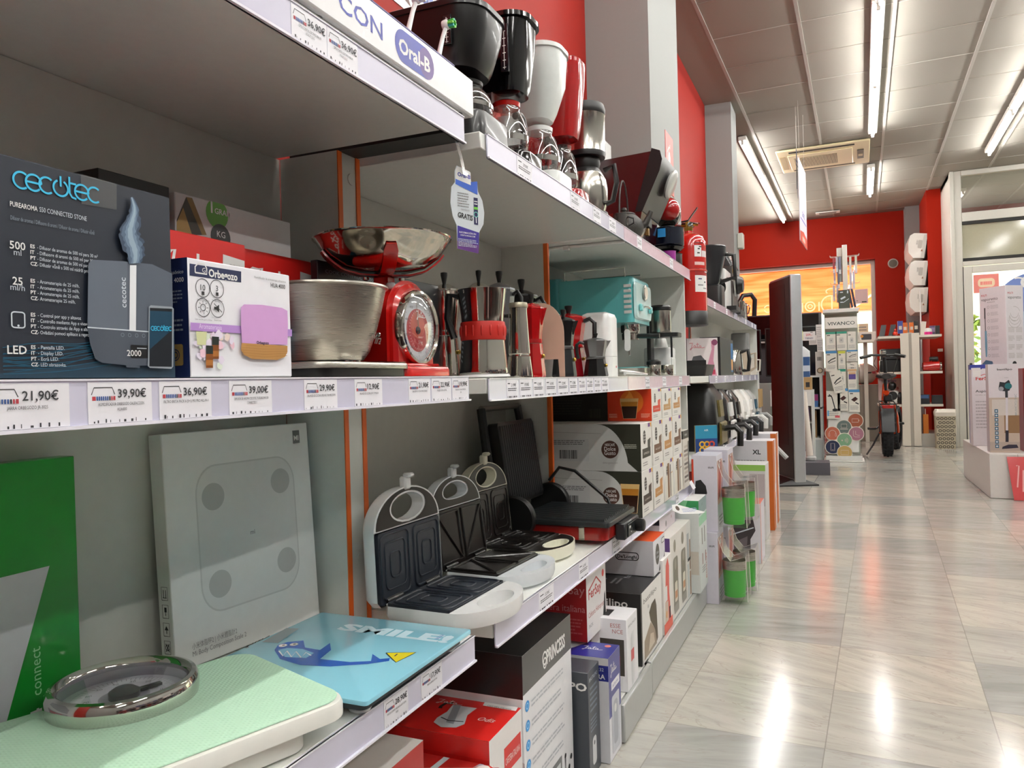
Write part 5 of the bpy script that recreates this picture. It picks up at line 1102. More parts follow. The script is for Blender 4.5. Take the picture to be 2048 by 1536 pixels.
moka('black moka pot in the back row before the orange strip', 1047, -.84, 60, .285, MBLK, MBLK, 8, BLACK, hang=0)
y = at(1040, 750, x=-.625).y; r = px_r(46, -.625, y)
t = thing('moka_pot', 'tall slim steel coffee pot between the banded and the red moka pots', 'coffee pot', (-.625, y, MZ))
B().lathe([(r*1.15, 0), (r*1.16, .004), (r*.98, .044)], SST, 40).obj('boiler', t); B().lathe([(r*.92, .045), (r*.90, .048), (r*.96, .05), (r*.78, .135), (r*.78, .146)], SST, 40).obj('jug', t); B().lathe([(r*.82, .1465), (r*.84, .152), (r*.78, .157), (.001, .158)], M('#b8b29c', .35, m=.7), 32).obj('lid', t)
B().tube([(-r*.75, -.01, .13), (-r*1.6, -.015, .13), (-r*1.7, -.015, .09), (-r*1.4, -.012, .07)], .005, BLKPL, 8).obj('handle', t)
moka('glossy red moka pot at the front edge with a beige card behind', 1066, -.625, 48, .183, MRED, MRED, 8, BLACK, MRED, hang=180)
t = thing('cardboard_insert', 'beige rounded cardboard sleeve standing around the red moka pot', 'cardboard', (-.632, at(1076, 745, x=-.625).y+.045, MZ)); bb = B()
q = [(-.055, 0), (-.042, 0), (-.040, .040), (.040, .040), (.042, 0), (.055, 0), (.055, .10)]+[(.055*cos(radians(90*i/8)), .10+.07*sin(radians(90*i/8))) for i in range(1, 9)]+[(-.055*sin(radians(90*i/8)), .10+.07*cos(radians(90*i/8))) for i in range(1, 9)]
bb.prism(q, -.0008, .0008, M('#c8a894', .7), 'y'); bb.obj('sleeve', t)
moka('black moka pot with grey base in front of the larger red one', 1129, -.625, 46, .165, MBLK, M('#3a3d40', .3, .8), 8, BLACK, hang=180)
t = thing('ceramic_trivet', 'white ribbed trivet under the black moka pot', 'trivet', (-.63, at(1128, 745, x=-.63).y, .9552)) if False else None
moka('large dark red moka pot between the black pot and the white grinder', 1140, -.70, 66, .20, MRED, M('#8c0d18', .2, coat=.4), 8, BLACK, MRED, hang=0)
moka('small aluminium moka pot with black base and handle, last at the front', 1192, -.618, 46, .118, M('#8f9092', .32, .9), MBLK, 8, BLACK, hang=205)
y = at(1200, 745, x=-.70).y; t = thing('coffee_grinder', 'white upright milk frother tower behind the small aluminium moka pot', 'appliance', (-.70, y, MZ)); r = px_r(64, -.70, y)
B().rrect(-r, -r, r, r, .0, .062, r*.5, WHITEPL, 8).obj('base', t); B().rrect(-r, -r, r, r, .0625, .20, r*.5, WHITEPL, 8, edge=.02).obj('cover', t); B().ell((r*.99, .01, .03), (.002, .004, .004), M('#c23', .4), 10, 6).obj('lamp', t)
t = thing('white_jug', 'white rounded jug lid showing behind the turquoise machine', 'jug', (-.80, at(1105, 610, x=-.80).y, MZ)); B().lathe([(.032, 0), (.036, .03), (.034, .14), (.026, .185), (.012, .2), (.0001, .202)], WHITEPL, 28).obj('jug', t)
# white power cable on the shelf edge
t = B().tube([(-.62, 2.28, MZ+.0165), (-.60, 2.36, MZ+.012), (-.598, 2.46, MZ+.008), (-.603, 2.55, MZ+.005), (-.615, 2.50, MZ+.006), (-.62, 2.42, MZ+.008), (-.63, 2.36, MZ+.010), (-.62, 2.33, MZ+.005)], .0035, WHITEPL, 8); tag(t.obj('power_cable', None), 'white power cable looped at the shelf edge before the turquoise machine', 'cable')
# turquoise espresso machine
TQ = M('#5cb0b2', .28, coat=.4); TQL = M('#79c6c6', .28, coat=.4)
t = thing('espresso_machine', 'retro turquoise espresso machine with steel trim on the middle shelf', 'coffee machine', (-.78, 2.70, MZ))
bb = B(); bb.loft([rrring(-.15, -.125, .13, .125, z, .02, 5) for z in (.185, .19, .335)]+[rrring(-.145, -.12, .125, .12, .342, .018, 5)], TQ); bb.obj('head_housing', t)
bb = B(); bb.loft([rrring(-.20, -.125, -.13, .125, z, .02, 5) for z in (0, .352)], M('#3f8b90', .3, coat=.3)); bb.obj('water_tank', t)
B().rrect(-.15, -.12, -.05, .12, 0, .185, .015, M('#20262a', .3), 4).obj('column', t)
B().rrect(-.15, -.125, .16, .125, 0, .028, .02, STEEL, 4).obj('drip_base', t); B().rrect(-.04, -.115, .15, .115, .0282, .032, .02, TQL, 4).obj('drip_grid', t)
bb = B()
for k in range(6): bb.box(.098-.0, -.127, .215+k*.018, .124, -.1245, .225+k*.018, WHITE)
bb.obj('side_vent', t)
bb = B(); bb.loft([[(.1305, y_*1.0, z_) for y_, z_ in rr2(.235, .13, .02, 5, 0, .262)], [(.138, y_*.97, z_) for y_, z_ in rr2(.225, .12, .02, 5, 0, .262)]], M('#b9d9d8', .25, coat=.3)); bb.obj('front_frame', t)
bb = B().lathe([(.026, .1385), (.028, .145), (.024, .147)], CHROME, 28, (0, .0, .295), 'x').lathe([(.0235, .1472), (.0001, .1474)], M('#e6dccb', .4), 24, (0, 0, .295), 'x'); bb.obj('pressure_gauge', t)
for y_ in (-.07, .07): B().box(.139, y_-.012, .225, .15, y_+.012, .25, TQL, .003).obj('button', t)
B().tube([(.138, -.05, .24), (.165, -.05, .238), (.17, -.045, .232)], .004, CHROME, 8).obj('lever', t)
B().lathe([(.032, .155), (.034, .16), (.034, .186)], CHROME, 28, (.085, .0, 0)).obj('brew_group', t); B().lathe([(.03, .13), (.031, .152), (.028, .155)], SST, 28, (.085, 0, 0)).tube([(.11, 0, .143), (.19, 0, .14)], .009, BLKPL, 10).obj('portafilter', t)
B().tube([(.09, -.08, .185), (.10, -.085, .16), (.10, -.09, .10), (.105, -.092, .07)], .004, CHROME, 8).obj('steam_wand', t); B().prism(rr2(.02, .075, .009, 4), -.0015, .0015, WHITEPL, 'y').obj('spoon', t, (.10, -.10, .125))
B().tube([(-.12, -.11, .343), (-.12, -.11, .375), (.10, -.11, .375), (.10, -.11, .343)], .0025, CHROME, 6).obj('cup_rail', t); B().tube([(-.12, .11, .343), (-.12, .11, .375), (.10, .11, .375), (.10, .11, .343)], .0025, CHROME, 6).obj('cup_rail', t)
# chrome milk frother, burr grinder and white juicer behind it
def steelcup(label, px, x, pw, z0, h, lid=None, name='steel_jug'):
    y = at(px, 745, x=x).y; r = px_r(pw, x, y); t = thing(name, label, 'jug', (x, y, z0)); B().lathe([(r*.96, 0), (r, .004), (r, h), (r*.97, h+.002)], SST, 36).obj('cup', t)
    if lid: B().lathe([(r*1.02, h+.0025), (r*1.0, h+.014), (r*.6, h+.02), (.001, h+.021)], lid, 32).obj('lid', t)
    return t
steelcup('low steel cup on the shelf edge, right of the turquoise machine', 1308, -.612, 28, MZ, .036, BLACK); steelcup('low steel bowl at the end of the shelf edge, beside the low steel cup', 1333, -.612, 28, MZ, .038)
y = 3.13; t = thing('juicer', 'white juicer with a clear plastic bowl at the end of the middle shelf', 'juicer', (-.68, y, MZ))
B().rrect(-.06, -.06, .05, .06, 0, .115, .02, WHITEPL, 5, edge=.01).obj('body', t); B().lathe([(.045, .1155), (.055, .125), (.058, .175), (.057, .175), (.05, .128)], CLEARPL, 32, cap=False).obj('clear_bowl', t); B().lathe([(.03, .1165), (.022, .15), (.004, .168), (.0001, .17)], M('#d9dad5', .3), 20).obj('cone', t)
B().box(.0505, -.04, .005, .052, .035, .07, M('#cfd2d0', .35), 0).obj('round_plate', t)
t = thing('grinder', 'steel coffee grinder with black lid and tray above the juicer', 'appliance', (-.655, 3.02, MZ)); 
B().rrect(-.05, -.05, .04, .05, 0, .016, .02, BLACK, 4).obj('foot', t); B().box(-.05, -.03, .016, -.034, .03, .215, BLACK, .004).obj('stand', t); B().rrect(-.052, -.05, .075, .05, .15, .166, .02, BLACK, 4).obj('tray', t); B().lathe([(.04, .1665), (.042, .17), (.042, .255), (.040, .257)], ST, 36).obj('drum', t); B().lathe([(.043, .2575), (.043, .268), (.036, .276), (.0001, .278)], BLACK, 32).obj('lid', t)
B().tube([(.05, -.045, .15), (.052, -.05, .12), (.052, -.052, .07)], .004, BLKPL, 7).obj('cable_hook', t)
t = steelcup('tall steel milk jug hanging in front of the grinder', 1300, -.64, 30, MZ+.10, .09) if False else None
# cable end and rod under the upper shelf
t = thing('power_plug', 'white power plug hanging from the rod under the upper shelf', 'plug', (-.86, 2.285, 1.352)); B().tube([(0, 0, .0185), (.0, 0, .008)], .004, WHITEPL, 8).obj('cable_end', t); bb = B(); bb.lathe([(.006, .012), (.016, .006), (.017, -.01), (.012, -.018)][::-1], WHITEPL, 16); bb.obj('plug_body', t)
for s in (-.006, .006): B().cyl((s, 0, -.018), (s, 0, -.034), .002, M('#333', .4, .8), 8).obj('pin', t)
t = B().cyl((-.95, 2.30, 1.366), (-.60, 2.30, 1.366), .0055, WHITEPL, 10).box(-.80, 2.293, 1.355, -.78, 2.307, 1.371, WHITEPL, .002); tag(t.obj('hanging_rod', None), 'thin white rod fixed under the upper shelf of the third bay', 'rod')

# ---- sandwich makers on the lower shelf
LZ = .5122
DARKP = M('#1d232d', .42, coat=.1, bump=.05, scale=400); BRP = M('#15110f', .3, coat=.2)
def half(t, pre, mat, plate, shell, handle, hin, hrx, hry, kind, hh=.034, W=.25, lip=True):
    """one half of a sandwich maker lying flat, hinge at x=0, plate facing up; mat places it"""
    hw = W/2; X1 = .148; X2 = .226; N = 40
    side = [(0.0, -hw+.012), (.012, -hw), (X1, -hw)]+[(X1+(X2-X1)*sin(radians(a)), -hw*cos(radians(a))) for a in range(8, 180, 8)]+[(X1, hw), (.012, hw), (0.0, hw-.012)]
    bb = B(); bb.loft([[(x*.97+.004, y*.95, 0) for x, y in side], [(x, y, hh*.3) for x, y in side], [(x, y, hh*.9) for x, y in side]], shell, cap=False); bb.add([(x*.97+.004, y*.95, 0) for x, y in side if x <= X1+1e-6], [tuple(range(len([1 for q in side if q[0] <= X1+1e-6])))[::-1]], shell)
    # rim of the handle with an opening
    outer = [(X1, -hw)]+[(X1+(X2-X1)*sin(radians(a)), -hw*cos(radians(a))) for a in range(8, 180, 8)]+[(X1, hw)]+[(X1, hw-2*hw*k/8) for k in range(1, 8)]
    inner = []
    cx = X1+(X2-X1)*.47
    for x, y in outer:
        a = atan2(y/hry, (x-cx)/hrx); s = 1.0
        if kind == 'tri': s = 1-.35*max(0, -cos(a))
        inner.append((cx+hrx*cos(a)*s, hry*sin(a)))
    n = len(outer); o0 = [(x, y, hh*.9) for x, y in outer]; i0 = [(x, y, hh*.9) for x, y in inner]; i1 = [(x, y, 0.001) for x, y in inner]; o1 = [(x*.97+.004, y*.95, 0.0) for x, y in outer]
    bb.add(o0+i0+i1+o1, [(k, (k+1) % n, n+(k+1) % n, n+k) for k in range(n)]+[(n+k, n+(k+1) % n, 2*n+(k+1) % n, 2*n+k) for k in range(n)]+[(2*n+k, 2*n+(k+1) % n, 3*n+(k+1) % n, 3*n+k) for k in range(n)], shell)
    o = bb.obj(pre+'_shell', t); o.matrix_basis = mat
    bb = B()
    if handle is not shell:
        oo = [((x-cx)*.93+cx, y*.94) for x, y in outer]; ii = [((x-cx)*1.14+cx, y*1.10) for x, y in inner]
        bb.add([(x, y, hh*.9+.0012) for x, y in oo]+[(x, y, hh*.9+.0012) for x, y in ii], [(k, (k+1) % n, n+(k+1) % n, n+k) for k in range(n)], handle)
        bb.add([(x, y, hh*.9+.0012) for x, y in oo]+[(x, y, hh*.9) for x, y in oo], [(k, n+k, n+(k+1) % n, (k+1) % n) for k in range(n)], handle)
        o = bb.obj(pre+'_handle_cover', t); o.matrix_basis = mat
    bb = B(); z = hh; bb.rrect(.004, -hw+.008, X1-.002, hw-.008, hh*.75, z, .006, plate, 3)
    for sy in (-1, 1):
        c0 = sy*hw*.48
        if kind == 'tri':
            for d in ((.012, c0-.045, .14, c0+.045), (.14, c0-.045, .012, c0+.045)): pass
            q = [(.016, c0-.05), (.138, c0-.05), (.138, c0+.05), (.016, c0+.05)]
            bb.tube([(x, y, z+.001) for x, y in q], .0035, plate, 6, closed=True); bb.tube([(.018, c0-.048*sy, z+.0015), (.136, c0+.048*sy, z+.0015)], .0035, plate, 6)
            bb.add([(.02, c0-.048*sy, z+.0006), (.13, c0-.048*sy, z+.0006), (.13, c0+.03*sy, z+.0006)] if sy > 0 else [(.02, c0-.048*sy, z+.0006), (.13, c0+.03*sy, z+.0006), (.13, c0-.048*sy, z+.0006)], [(0, 1, 2)], plate)
        else:
            for ww, hh2, rr in ((.128, .100, .014), (.094, .072, .012), (.05, .036, .010)):
                bb.tube([(.077+x, c0+y, z+.0006) for x, y in rr2(ww, hh2, rr, 4)], .0026 if ww > .1 else .0018, plate, 6, closed=True)
    o = bb.obj(pre+'_grill_plate', t); o.matrix_basis = mat
def sandwich(label, x, y, rot, shell, plate, upcover, lowcover, kind, hrx, hry, lean=9, s=1.0, up=.026):
    t = thing('sandwich_maker', label, 'sandwich maker', (x, y, LZ), radians(rot)); t.scale = (s, s, s)
    half(t, 'lower', Matrix.Translation((0, 0, .006)), plate, shell, lowcover, None, hrx, hry, kind)
    a = radians(lean); xc = Vector((-sin(a), 0, cos(a))); zc = Vector((cos(a), 0, sin(a))); yc = zc.cross(xc)
    m = Matrix(((xc.x, yc.x, zc.x, -.042), (xc.y, yc.y, zc.y, 0), (xc.z, yc.z, zc.z, up), (0, 0, 0, 1)))
    half(t, 'upper', m, plate, shell, upcover, None, hrx, hry, kind)
    bb = B()
    bb.cyl((-.010, -.10, .036), (-.010, -.045, .036), .008, BLACK, 10).cyl((-.010, .045, .036), (-.010, .10, .036), .008, BLACK, 10).cyl((-.012, -.045, .03), (-.012, .045, .03), .004, CHROME, 8); bb.obj('hinge', t)
    lt = m @ Vector((.225, .0, .03)); bb = B(); bb.box(-.012, -.012, -.006, .006, .012, .022, shell, .004).box(-.004, -.011, .02, .016, .011, .03, shell, .004); o = bb.obj('latch', t); o.location = lt
    for sx, sy in ((.03, -.1), (.03, .1), (.14, -.1), (.14, .1)): B().cyl((sx, sy, 0), (sx, sy, .008), .008, BLACK, 10).obj('foot', t)
    return t
WSM = M('#e9eaea', .25, coat=.3); IVO = M('#e8e6d2', .3, coat=.2)
sandwich('nearest open sandwich maker, white with square slate plates', -.772, 1.30, -2, WSM, DARKP, BRP, WSM, 'sq', .028, .062, 2, .93)
sandwich('middle open sandwich maker, white with triangular plates', -.79, 1.56, -3, M('#dfe4e8', .25, coat=.3), BRP, BRP, M('#dfe4e8', .25, coat=.3), 'tri', .025, .06, 7, .88)
sandwich('farthest open sandwich maker, ivory with dark handle cover', -.825, 1.79, -3, IVO, BRP, BRP, BRP, 'sq', .026, .058, 5, .90)
# red contact grill
t = thing('contact_grill', 'open red contact grill with ribbed black plates and an upright lid', 'grill', (-.70, 2.062, LZ), radians(0)); GR_ = M('#8f1411', .2, coat=.5); RIB = M('#202426', .32, coat=.2)
B().rrect(-.125, -.13, .125, .13, .012, .048, .025, GR_, 5, edge=.004).obj('base', t)
bb = B(); bb.rrect(-.135, -.14, .135, .14, .049, .062, .012, RIB, 4, edge=.003)
for k in range(17): y_ = -.122+k*.01525; bb.prism([(y_-.005, .0622), (y_+.005, .0622), (y_+.0022, .0685), (y_-.0022, .0685)], -.12, .12, RIB, 'x')
bb.obj('lower_plate', t)
bb = B(); bb.box(.1255, -.05, .0, .155, .10, .046, M('#17191b', .35), .004).box(.155, -.03, .005, .158, .08, .04, M('#1d2022', .3), .001); bb.obj('control_box', t); bb = B(); bb.lathe([(.016, 0), (.018, .004), (.017, .022), (.014, .024)], BLACK, 24, ax='x'); bb.obj('knob', t, (.158, .055, .024)); bb = B(); bb.lathe([(.009, 0), (.009, .002)], CHROME, 20, ax='x').lathe([(.006, .0021), (.006, .0024)], BLACK, 16, ax='x'); bb.obj('lamp', t, (.158, -.005, .024))
B().box(.05, -.1325, .012, .066, -.13, .055, CHROME, .001).obj('latch', t)
for s in (-.142, .142): bb = B(); bb.lathe([(.058, -.012), (.062, -.008), (.062, .008), (.058, .012)], BLACK, 36, ax='y'); bb.obj('hinge_disc', t, (-.13, s, .062))
a = radians(8); xc = Vector((-sin(a), 0, cos(a))); zc = Vector((cos(a), 0, sin(a))); yc = zc.cross(xc); m = Matrix(((xc.x, yc.x, zc.x, -.175), (xc.y, yc.y, zc.y, 0), (xc.z, yc.z, zc.z, .075), (0, 0, 0, 1)))
bb = B(); bb.rrect(.01, -.13, .245, .13, 0, .03, .012, BLACK, 4)
for k in range(17): y_ = -.118+k*.01475; bb.prism([(y_-.0045, .03), (y_+.0045, .03), (y_+.002, .0355), (y_-.002, .0355)], .02, .235, RIB, 'x')
o = bb.obj('upper_plate', t); o.matrix_basis = m
for s in (-.14, .14): o = B().tube([(.02, s, .0), (.16, s, -.01), (.29, s*.92, -.012)], .013, BLACK, 8).obj('lid_arm', t); o.matrix_basis = m
o = B().cyl((.29, -.128, -.012), (.29, .128, -.012), .009, M('#8d8c86', .3, .9), 12).obj('handle_bar', t); o.matrix_basis = m
B().tube([(-.13, .135, .13), (-.10, .146, .17), (-.05, .147, .16), (-.0, .146, .12), (.05, .145, .08), (.07, .143, .03)], .005, BLACK, 8).obj('power_cord', t)
# ================================================================ capsule boxes, base row, floor boxes
def capsule_box(x, y, z, dy, dz, kind, label, dx=.30, rot=0.):
    cols = {'dark': ('#2b2b20', '#2b2b20'), 'white': ('#c9cbc9', '#3a2a22'), 'red': ('#d2330f', '#c8361a'), 'beige': ('#b08a5a', '#b9925e'), 'tan': ('#c9b08a', '#b3824a'), 'brown': ('#d9d4cb', '#6a4a34')}
    sc, ec = cols[kind]; c = Carton(dx, dy, dz, M('#dedcd6', .45)); E = c.E; S_ = c.S
    E.disc(.34, .70, .12, M('#3a332e', .5), 28, 1.25); E.text('NESCAFÉ', .34, .755, .042, WHITE, 'C', fit=.24); E.text('Dolce', .34, .69, .055, WHITE, 'C', fit=.26); E.text('Gusto', .34, .63, .055, WHITE, 'C', fit=.26)
    E.rect(.12, .26, .88, .46, M(ec, .5)); E.text({'dark': 'ESPRESSO', 'white': 'LUNGO', 'red': 'LUNGO', 'beige': 'CORTADO', 'tan': 'CAFÉ', 'brown': 'AU LAIT'}[kind], .5, .33, .06, M('#d8d2c6', .5), 'C', fit=.5)
    E.poly([(.62, .46), (.86, .46), (.9, .66), (.62, .62)], M(ec, .4)); E.lines(.15, .08, .6, .18, 2, GREYTXT, 4); E.rect(.68, .90, .88, .985, M('#6a3f86', .5)); E.poly([(.86, .985), (1, .985), (1, .88), (.93, .9)], M('#dba23a', .5))
    if kind in ('dark', 'white'):
        S_.rect(0, 0, 1, 1, M('#cbcdcb', .45)); q = [(.62 if kind == 'dark' else .60, 1)]+[(.62+.27*sin(radians(a)), .05+.95*cos(radians(a))) for a in range(10, 86, 6)]+[(.97, .0), (1, 0), (1, 1)]
        S_.poly(q, M('#2c2d22', .45)); S_.disc(.735, .46, .19, M('#4a2c22', .5), 36); S_.text('NESCAFÉ', .735, .535, .075, WHITE, 'C', fit=.085, bold=.01); S_.text('Dolce', .735, .435, .12, WHITE, 'C', fit=.10, bold=.01); S_.text('Gusto', .735, .345, .12, WHITE, 'C', fit=.10, bold=.01)
        S_.text('dolce-gusto.com', .735, .16, .05, GREYTXT, 'C'); S_.rect(.20, .2, .55, .68, M('#c3c6c7', .5)); S_.bars(.28, .25, .45, .44, INK, 26); S_.lines(.22, .55, .52, .66, 3, M('#5a5c5c', .5), 6); S_.lines(.02, .4, .12, .8, 10, M('#8a6a5a', .5), 5); S_.stroke([(0, .84), (.66, .80)], .006, GREYTXT); S_.lines(.86, .48, .97, .58, 3, M('#c7c7b8', .5), 8)
        if kind == 'dark': pass
    elif kind == 'red':
        S_.rect(0, 0, 1, 1, M('#d4380f', .45))
    return c
def cup_pic(f, a, b, w, h):
    f.poly([(a-w*.42, b), (a+w*.42, b), (a+w*.6, b+h), (a-w*.6, b+h)], M('#2a140a', .3)); f.poly([(a-w*.53, b+h*.62), (a+w*.53, b+h*.62), (a+w*.57, b+h*.85), (a-w*.57, b+h*.85)], M('#b97a24', .4)); f.poly([(a-w*.57, b+h*.85), (a+w*.57, b+h*.85), (a+w*.61, b+h*1.02), (a-w*.61, b+h*1.02)], M('#dcb878', .4))
    f.stroke([(a-w*.61, b+h*1.02), (a-w*.42, b), (a+w*.42, b), (a+w*.61, b+h*1.02)], .012, M('#e0c090', .3))
CX = -.581
y0 = at(1283, 945, x=CX).y; zz = LZ; H1 = .1435
c = capsule_box(CX, y0, zz, .145, H1, 'white', '', .375); c.S.rect(.86, .0, 1, .5, M('#2c2d22', .45)); cup_pic(c.S, .90, .10, .13, .62)
c.edge('capsule_box', 'white and olive coffee capsule box with a coffee glass, lowest of the front stack', 'box', CX, y0, zz)
c = capsule_box(CX, y0, zz+H1, .145, .148, 'dark', '', .375); c.edge('capsule_box', 'white and olive coffee capsule box with barcode, under the red one', 'box', CX, y0, zz+H1+.0008)
z2 = zz+H1+.148+.0016
c = Carton(.22, .146, .106, M('#1b1a16', .45)); c.S.lines(.1, .2, .6, .8, 7, M('#35342e', .5), 3); c.S.bars(.7, .1, .9, .4, M('#35342e', .5), 12); c.edge('capsule_box', 'black coffee capsule box lying behind the red one on top', 'box', CX-.152, y0+.165, z2)
Y = y0+.16
for r, kind, lb in ((0, 'tan', 'lowest tan coffee capsule box in the second column from the camera'), (1, 'brown', 'middle white and brown coffee capsule box under the red one, second column')):
    c = capsule_box(CX, Y, 0, .148, .1435+.0045*r, kind, ''); c.edge('capsule_box', lb, 'box', CX+.001, Y, zz+r*(H1+.0008))
c = capsule_box(CX, Y, z2, .148, .106, 'red', '', .15); c.S.disc(.55, .6, .38, M('#e0701a', .4), 30); cup_pic(c.S, .5, .08, .34, .62); c.S.lines(.03, .1, .22, .24, 4, M('#f0b8a0', .5), 5); c.S.lines(.76, .1, .97, .24, 4, M('#f0b8a0', .5), 6); c.S.poly([(.40, .72), (.48, .86), (.5, .97), (.56, .85), (.6, .72)], M('#f09a3a', .4))
c.edge('capsule_box', 'bright red coffee capsule box with a coffee glass, on top of the stacks', 'box', CX, Y, z2)
for k, (dy, rows) in enumerate(((.155, (('beige', 'lowest coffee capsule box of the third column, with a cut out front'), ('tan', 'middle coffee capsule box of the third column'), ('beige', 'topmost beige coffee capsule box, right behind the red one'))), (.16, (('brown', 'lowest coffee capsule box of the fourth column'), ('brown', 'second coffee capsule box of the fourth column'), ('tan', 'topmost coffee capsule box of the fourth column'))))):
    Y2 = Y+.16+.165*k
    for r, (kind, lb) in enumerate(rows):
        h = (.1435, .148, .104)[r]; c = capsule_box(CX, Y2, 0, dy, h, kind, '', .2)
        if r == 0: c.E.rect(.1, .02, .9, .62, M('#ddd8cc', .5)); c.E.rect(.35, .05, .55, .9, M('#7a5a3c', .5)); c.E.rect(.62, .05, .7, .85, M('#2a211b', .5))
        c.edge('capsule_box', lb, 'box', CX+.001*(k+1), Y2, (zz, zz+H1+.0008, z2)[r])
Y3 = Y+.16+.165*2
c = Carton(.2, .12, .225, M('#cfcac0', .4)); E = c.E; E.rect(0, .86, 1, 1, M('#23211f', .4)); E.text('PREMIUM', .5, .905, .05, WHITE, 'C'); [E.rect(.1+.02*(i % 3), .1+.075*i, .75, .14+.075*i, M(('#8a7f74', '#5a5048', '#b8ada0')[i % 3], .4)) for i in range(9)]; E.rect(.8, .1, .95, .8, M('#1f1d1c', .4)); c.S.rect(0, .86, 1, 1, M('#23211f', .4))
c.edge('coffee_pods_box', 'narrow grey coffee pod box with a black lid at the end of the capsule stacks', 'box', CX+.006, Y3, zz)
t = B(); t.loft([[(0, -.03, 0), (0, .03, 0), (.0008, .03, 0), (.0008, -.03, 0)], [(.016, -.03, -.03), (.016, .03, -.03), (.0168, .03, -.03), (.0168, -.03, -.03)]], LABELM); f = Fr(t, (.0005, -.03, 0), (0, 1, 0), (.47, 0, -.88), .06, .034); f.n = -f.n; f.text('5,19€', .1, .3, .4, INK)
tag(t.obj('price_tag', None, (XF+.003, 3.18, .52)), 'small white price tag bent out over the green topped box', 'price tag')
# ---- base row
PN = M('#1e1e1f', .3, coat=.3); GP = M('#b3b5b6', .4)
PZ = .0015
c = Carton(.26, .295, .397, M('#e9e9ec', .35, coat=.25)); E = c.E; SF = c.S
E.rect(0, .80, 1, 1, PN); SF.rect(0, .78, 1, 1, PN); c.T.rect(0, 0, 1, 1, M('#101011', .2, coat=.5))
E.text('PRINCESS', .46, .845, .105, WHITE, bold=.035, fit=.40); E.arc(.42, .885, .03, .012, WHITE, ry=1.1); E.arc(.42, .86, .022, .01, WHITE, ry=1.2); SF.text('PRINCESS', .34, .82, .10, WHITE, 'R', bold=.035, fit=.7)
BLC = M('#2f8fd8', .5)
for i in range(5): E.disc(.07, .73-.10*i, .028, BLC); E.arc(.07, .73-.10*i, .014, .006, M('#9cd0f0', .5))
for i in range(5): E.lines(.14, .70-.10*i, .80, .745-.10*i, 2, M('#b9bcc2', .5), i)
E.rect(.52, .04, .72, .26, M('#6c6e70', .4)); E.rect(.55, .18, .69, .23, M('#cfd2d4', .4)); [E.rect(.56+.04*k, .08, .58+.04*k, .14, WHITE) for k in range(3)]; E.stroke([(.80, .02), (.80, .22)], .01, INK); E.disc(.80, .23, .014, INK); [E.disc(.88+.05*(k % 2), .05+.045*k, .016, INK) for k in range(4)]
SF.poly([(0, .55), (.45, .6), (.62, .52), (1, .42), (1, .46), (.6, .58), (.4, .66), (0, .64)], M('#cbb9bc', .4))
c.edge('appliance_box', 'tall white box with a black top band and the word PRINCESS', 'box', -.60, 1.409, PZ)
DKG = M('#3b4048', .4, coat=.15)
x = -.566; y_ = at(1176, 1346, x=x).y; zt = at(1176, 1346, x=x).z
c = Carton(.10, .088, zt-PZ, DKG); c.S.text('BASTILIPO', .97, .83, .10, WHITE, 'R', bold=.03, fit=1.6); c.E.text('BASTILIPO', .12, .90, .05, PALE, fit=.7, rot=0); c.E.lines(.15, .6, .8, .86, 5, DIM, 3); c.E.rrect(.28, .10, .62, .36, .04, M('#d5d6d8', .3)); c.E.disc(.45, .30, .02, M('#55575c', .4)); c.E.lines(.15, .42, .7, .56, 4, DIM, 5)
c.edge('appliance_box', 'slim dark grey box with white lettering, standing before the blue and white box', 'box', x, y_-.003, PZ)
x = -.545; y_ = at(1216, 1318, x=x).y; zt = at(1216, 1318, x=x).z; JB = M('#232a86', .35, coat=.2)
c = Carton(.17, .105, zt-PZ, M('#e3e4ea', .4)); E = c.E; SF = c.S; E.rect(0, .42, 1, 1, JB); jata(E, .15, .80, .13, WHITE, .9); E.rrect(.2, .66, .9, .74, .01, M('#ececf0', .4)); E.text('BATIDORA', .55, .68, .04, JB, 'C'); E.rrect(.2, .05, .85, .60, .03, M('#c9ccd4', .4)); E.rrect(.32, .12, .7, .54, .05, M('#a9adb6', .4)); E.disc(.5, .46, .04, WHITE)
SF.rect(0, .93, 1, 1, M('#d7d7d9', .4)); SF.rect(0, .78, 1, .93, JB); SF.text('232', .93, .875, .045, PALE, 'R'); SF.text('BATIDORA', .95, .80, .065, WHITE, 'R', bold=.02); SF.rect(0, 0, 1, .78, M('#d9dae0', .4))
U = c.U; U.rect(0, 0, 1, 1, JB); U.poly([(.0, .3), (.35, .4), (.5, .9), (.1, .95)], M('#c9ccd0', .4)); jata(U, .5, .45, .28, WHITE, 1.0); U.disc(.85, .82, .08, M('#e08070', .4))
c.edge('appliance_box', 'blue and white hand blender box with script lettering on its lid', 'box', x, y_, PZ)
x = -.60; y_ = 1.957; zt = .268
c = Carton(.22, .20, zt-.1052, M('#e9e6df', .42)); U = c.T; U.rect(0, 0, 1, 1, M('#e0751c', .35, coat=.2)); U.disc(.70, .30, .16, M('#d5d3cc', .4), 28); U.stroke([(.62, .26), (.78, .36)], .05, M('#8d8f8c', .4)); U.rect(.02, .03, .2, .15, M('#e9e6df', .4)); U.disc(.78, .72, .1, M('#d9b23a', .4)); c.E.poly([(.5, .1), (.75, .2), (.9, .9), (.7, .8)], M('#b98a5a', .5)); c.E.rect(.92, 0, 1, 1, M('#d9c07a', .5))
x = -.66; c.edge('appliance_box', 'orange topped kitchen box behind the blue and white box', 'box', x, y_, .1052)
x = -.547; y_ = 2.005; zt = at(1253, 1240, x=x).z
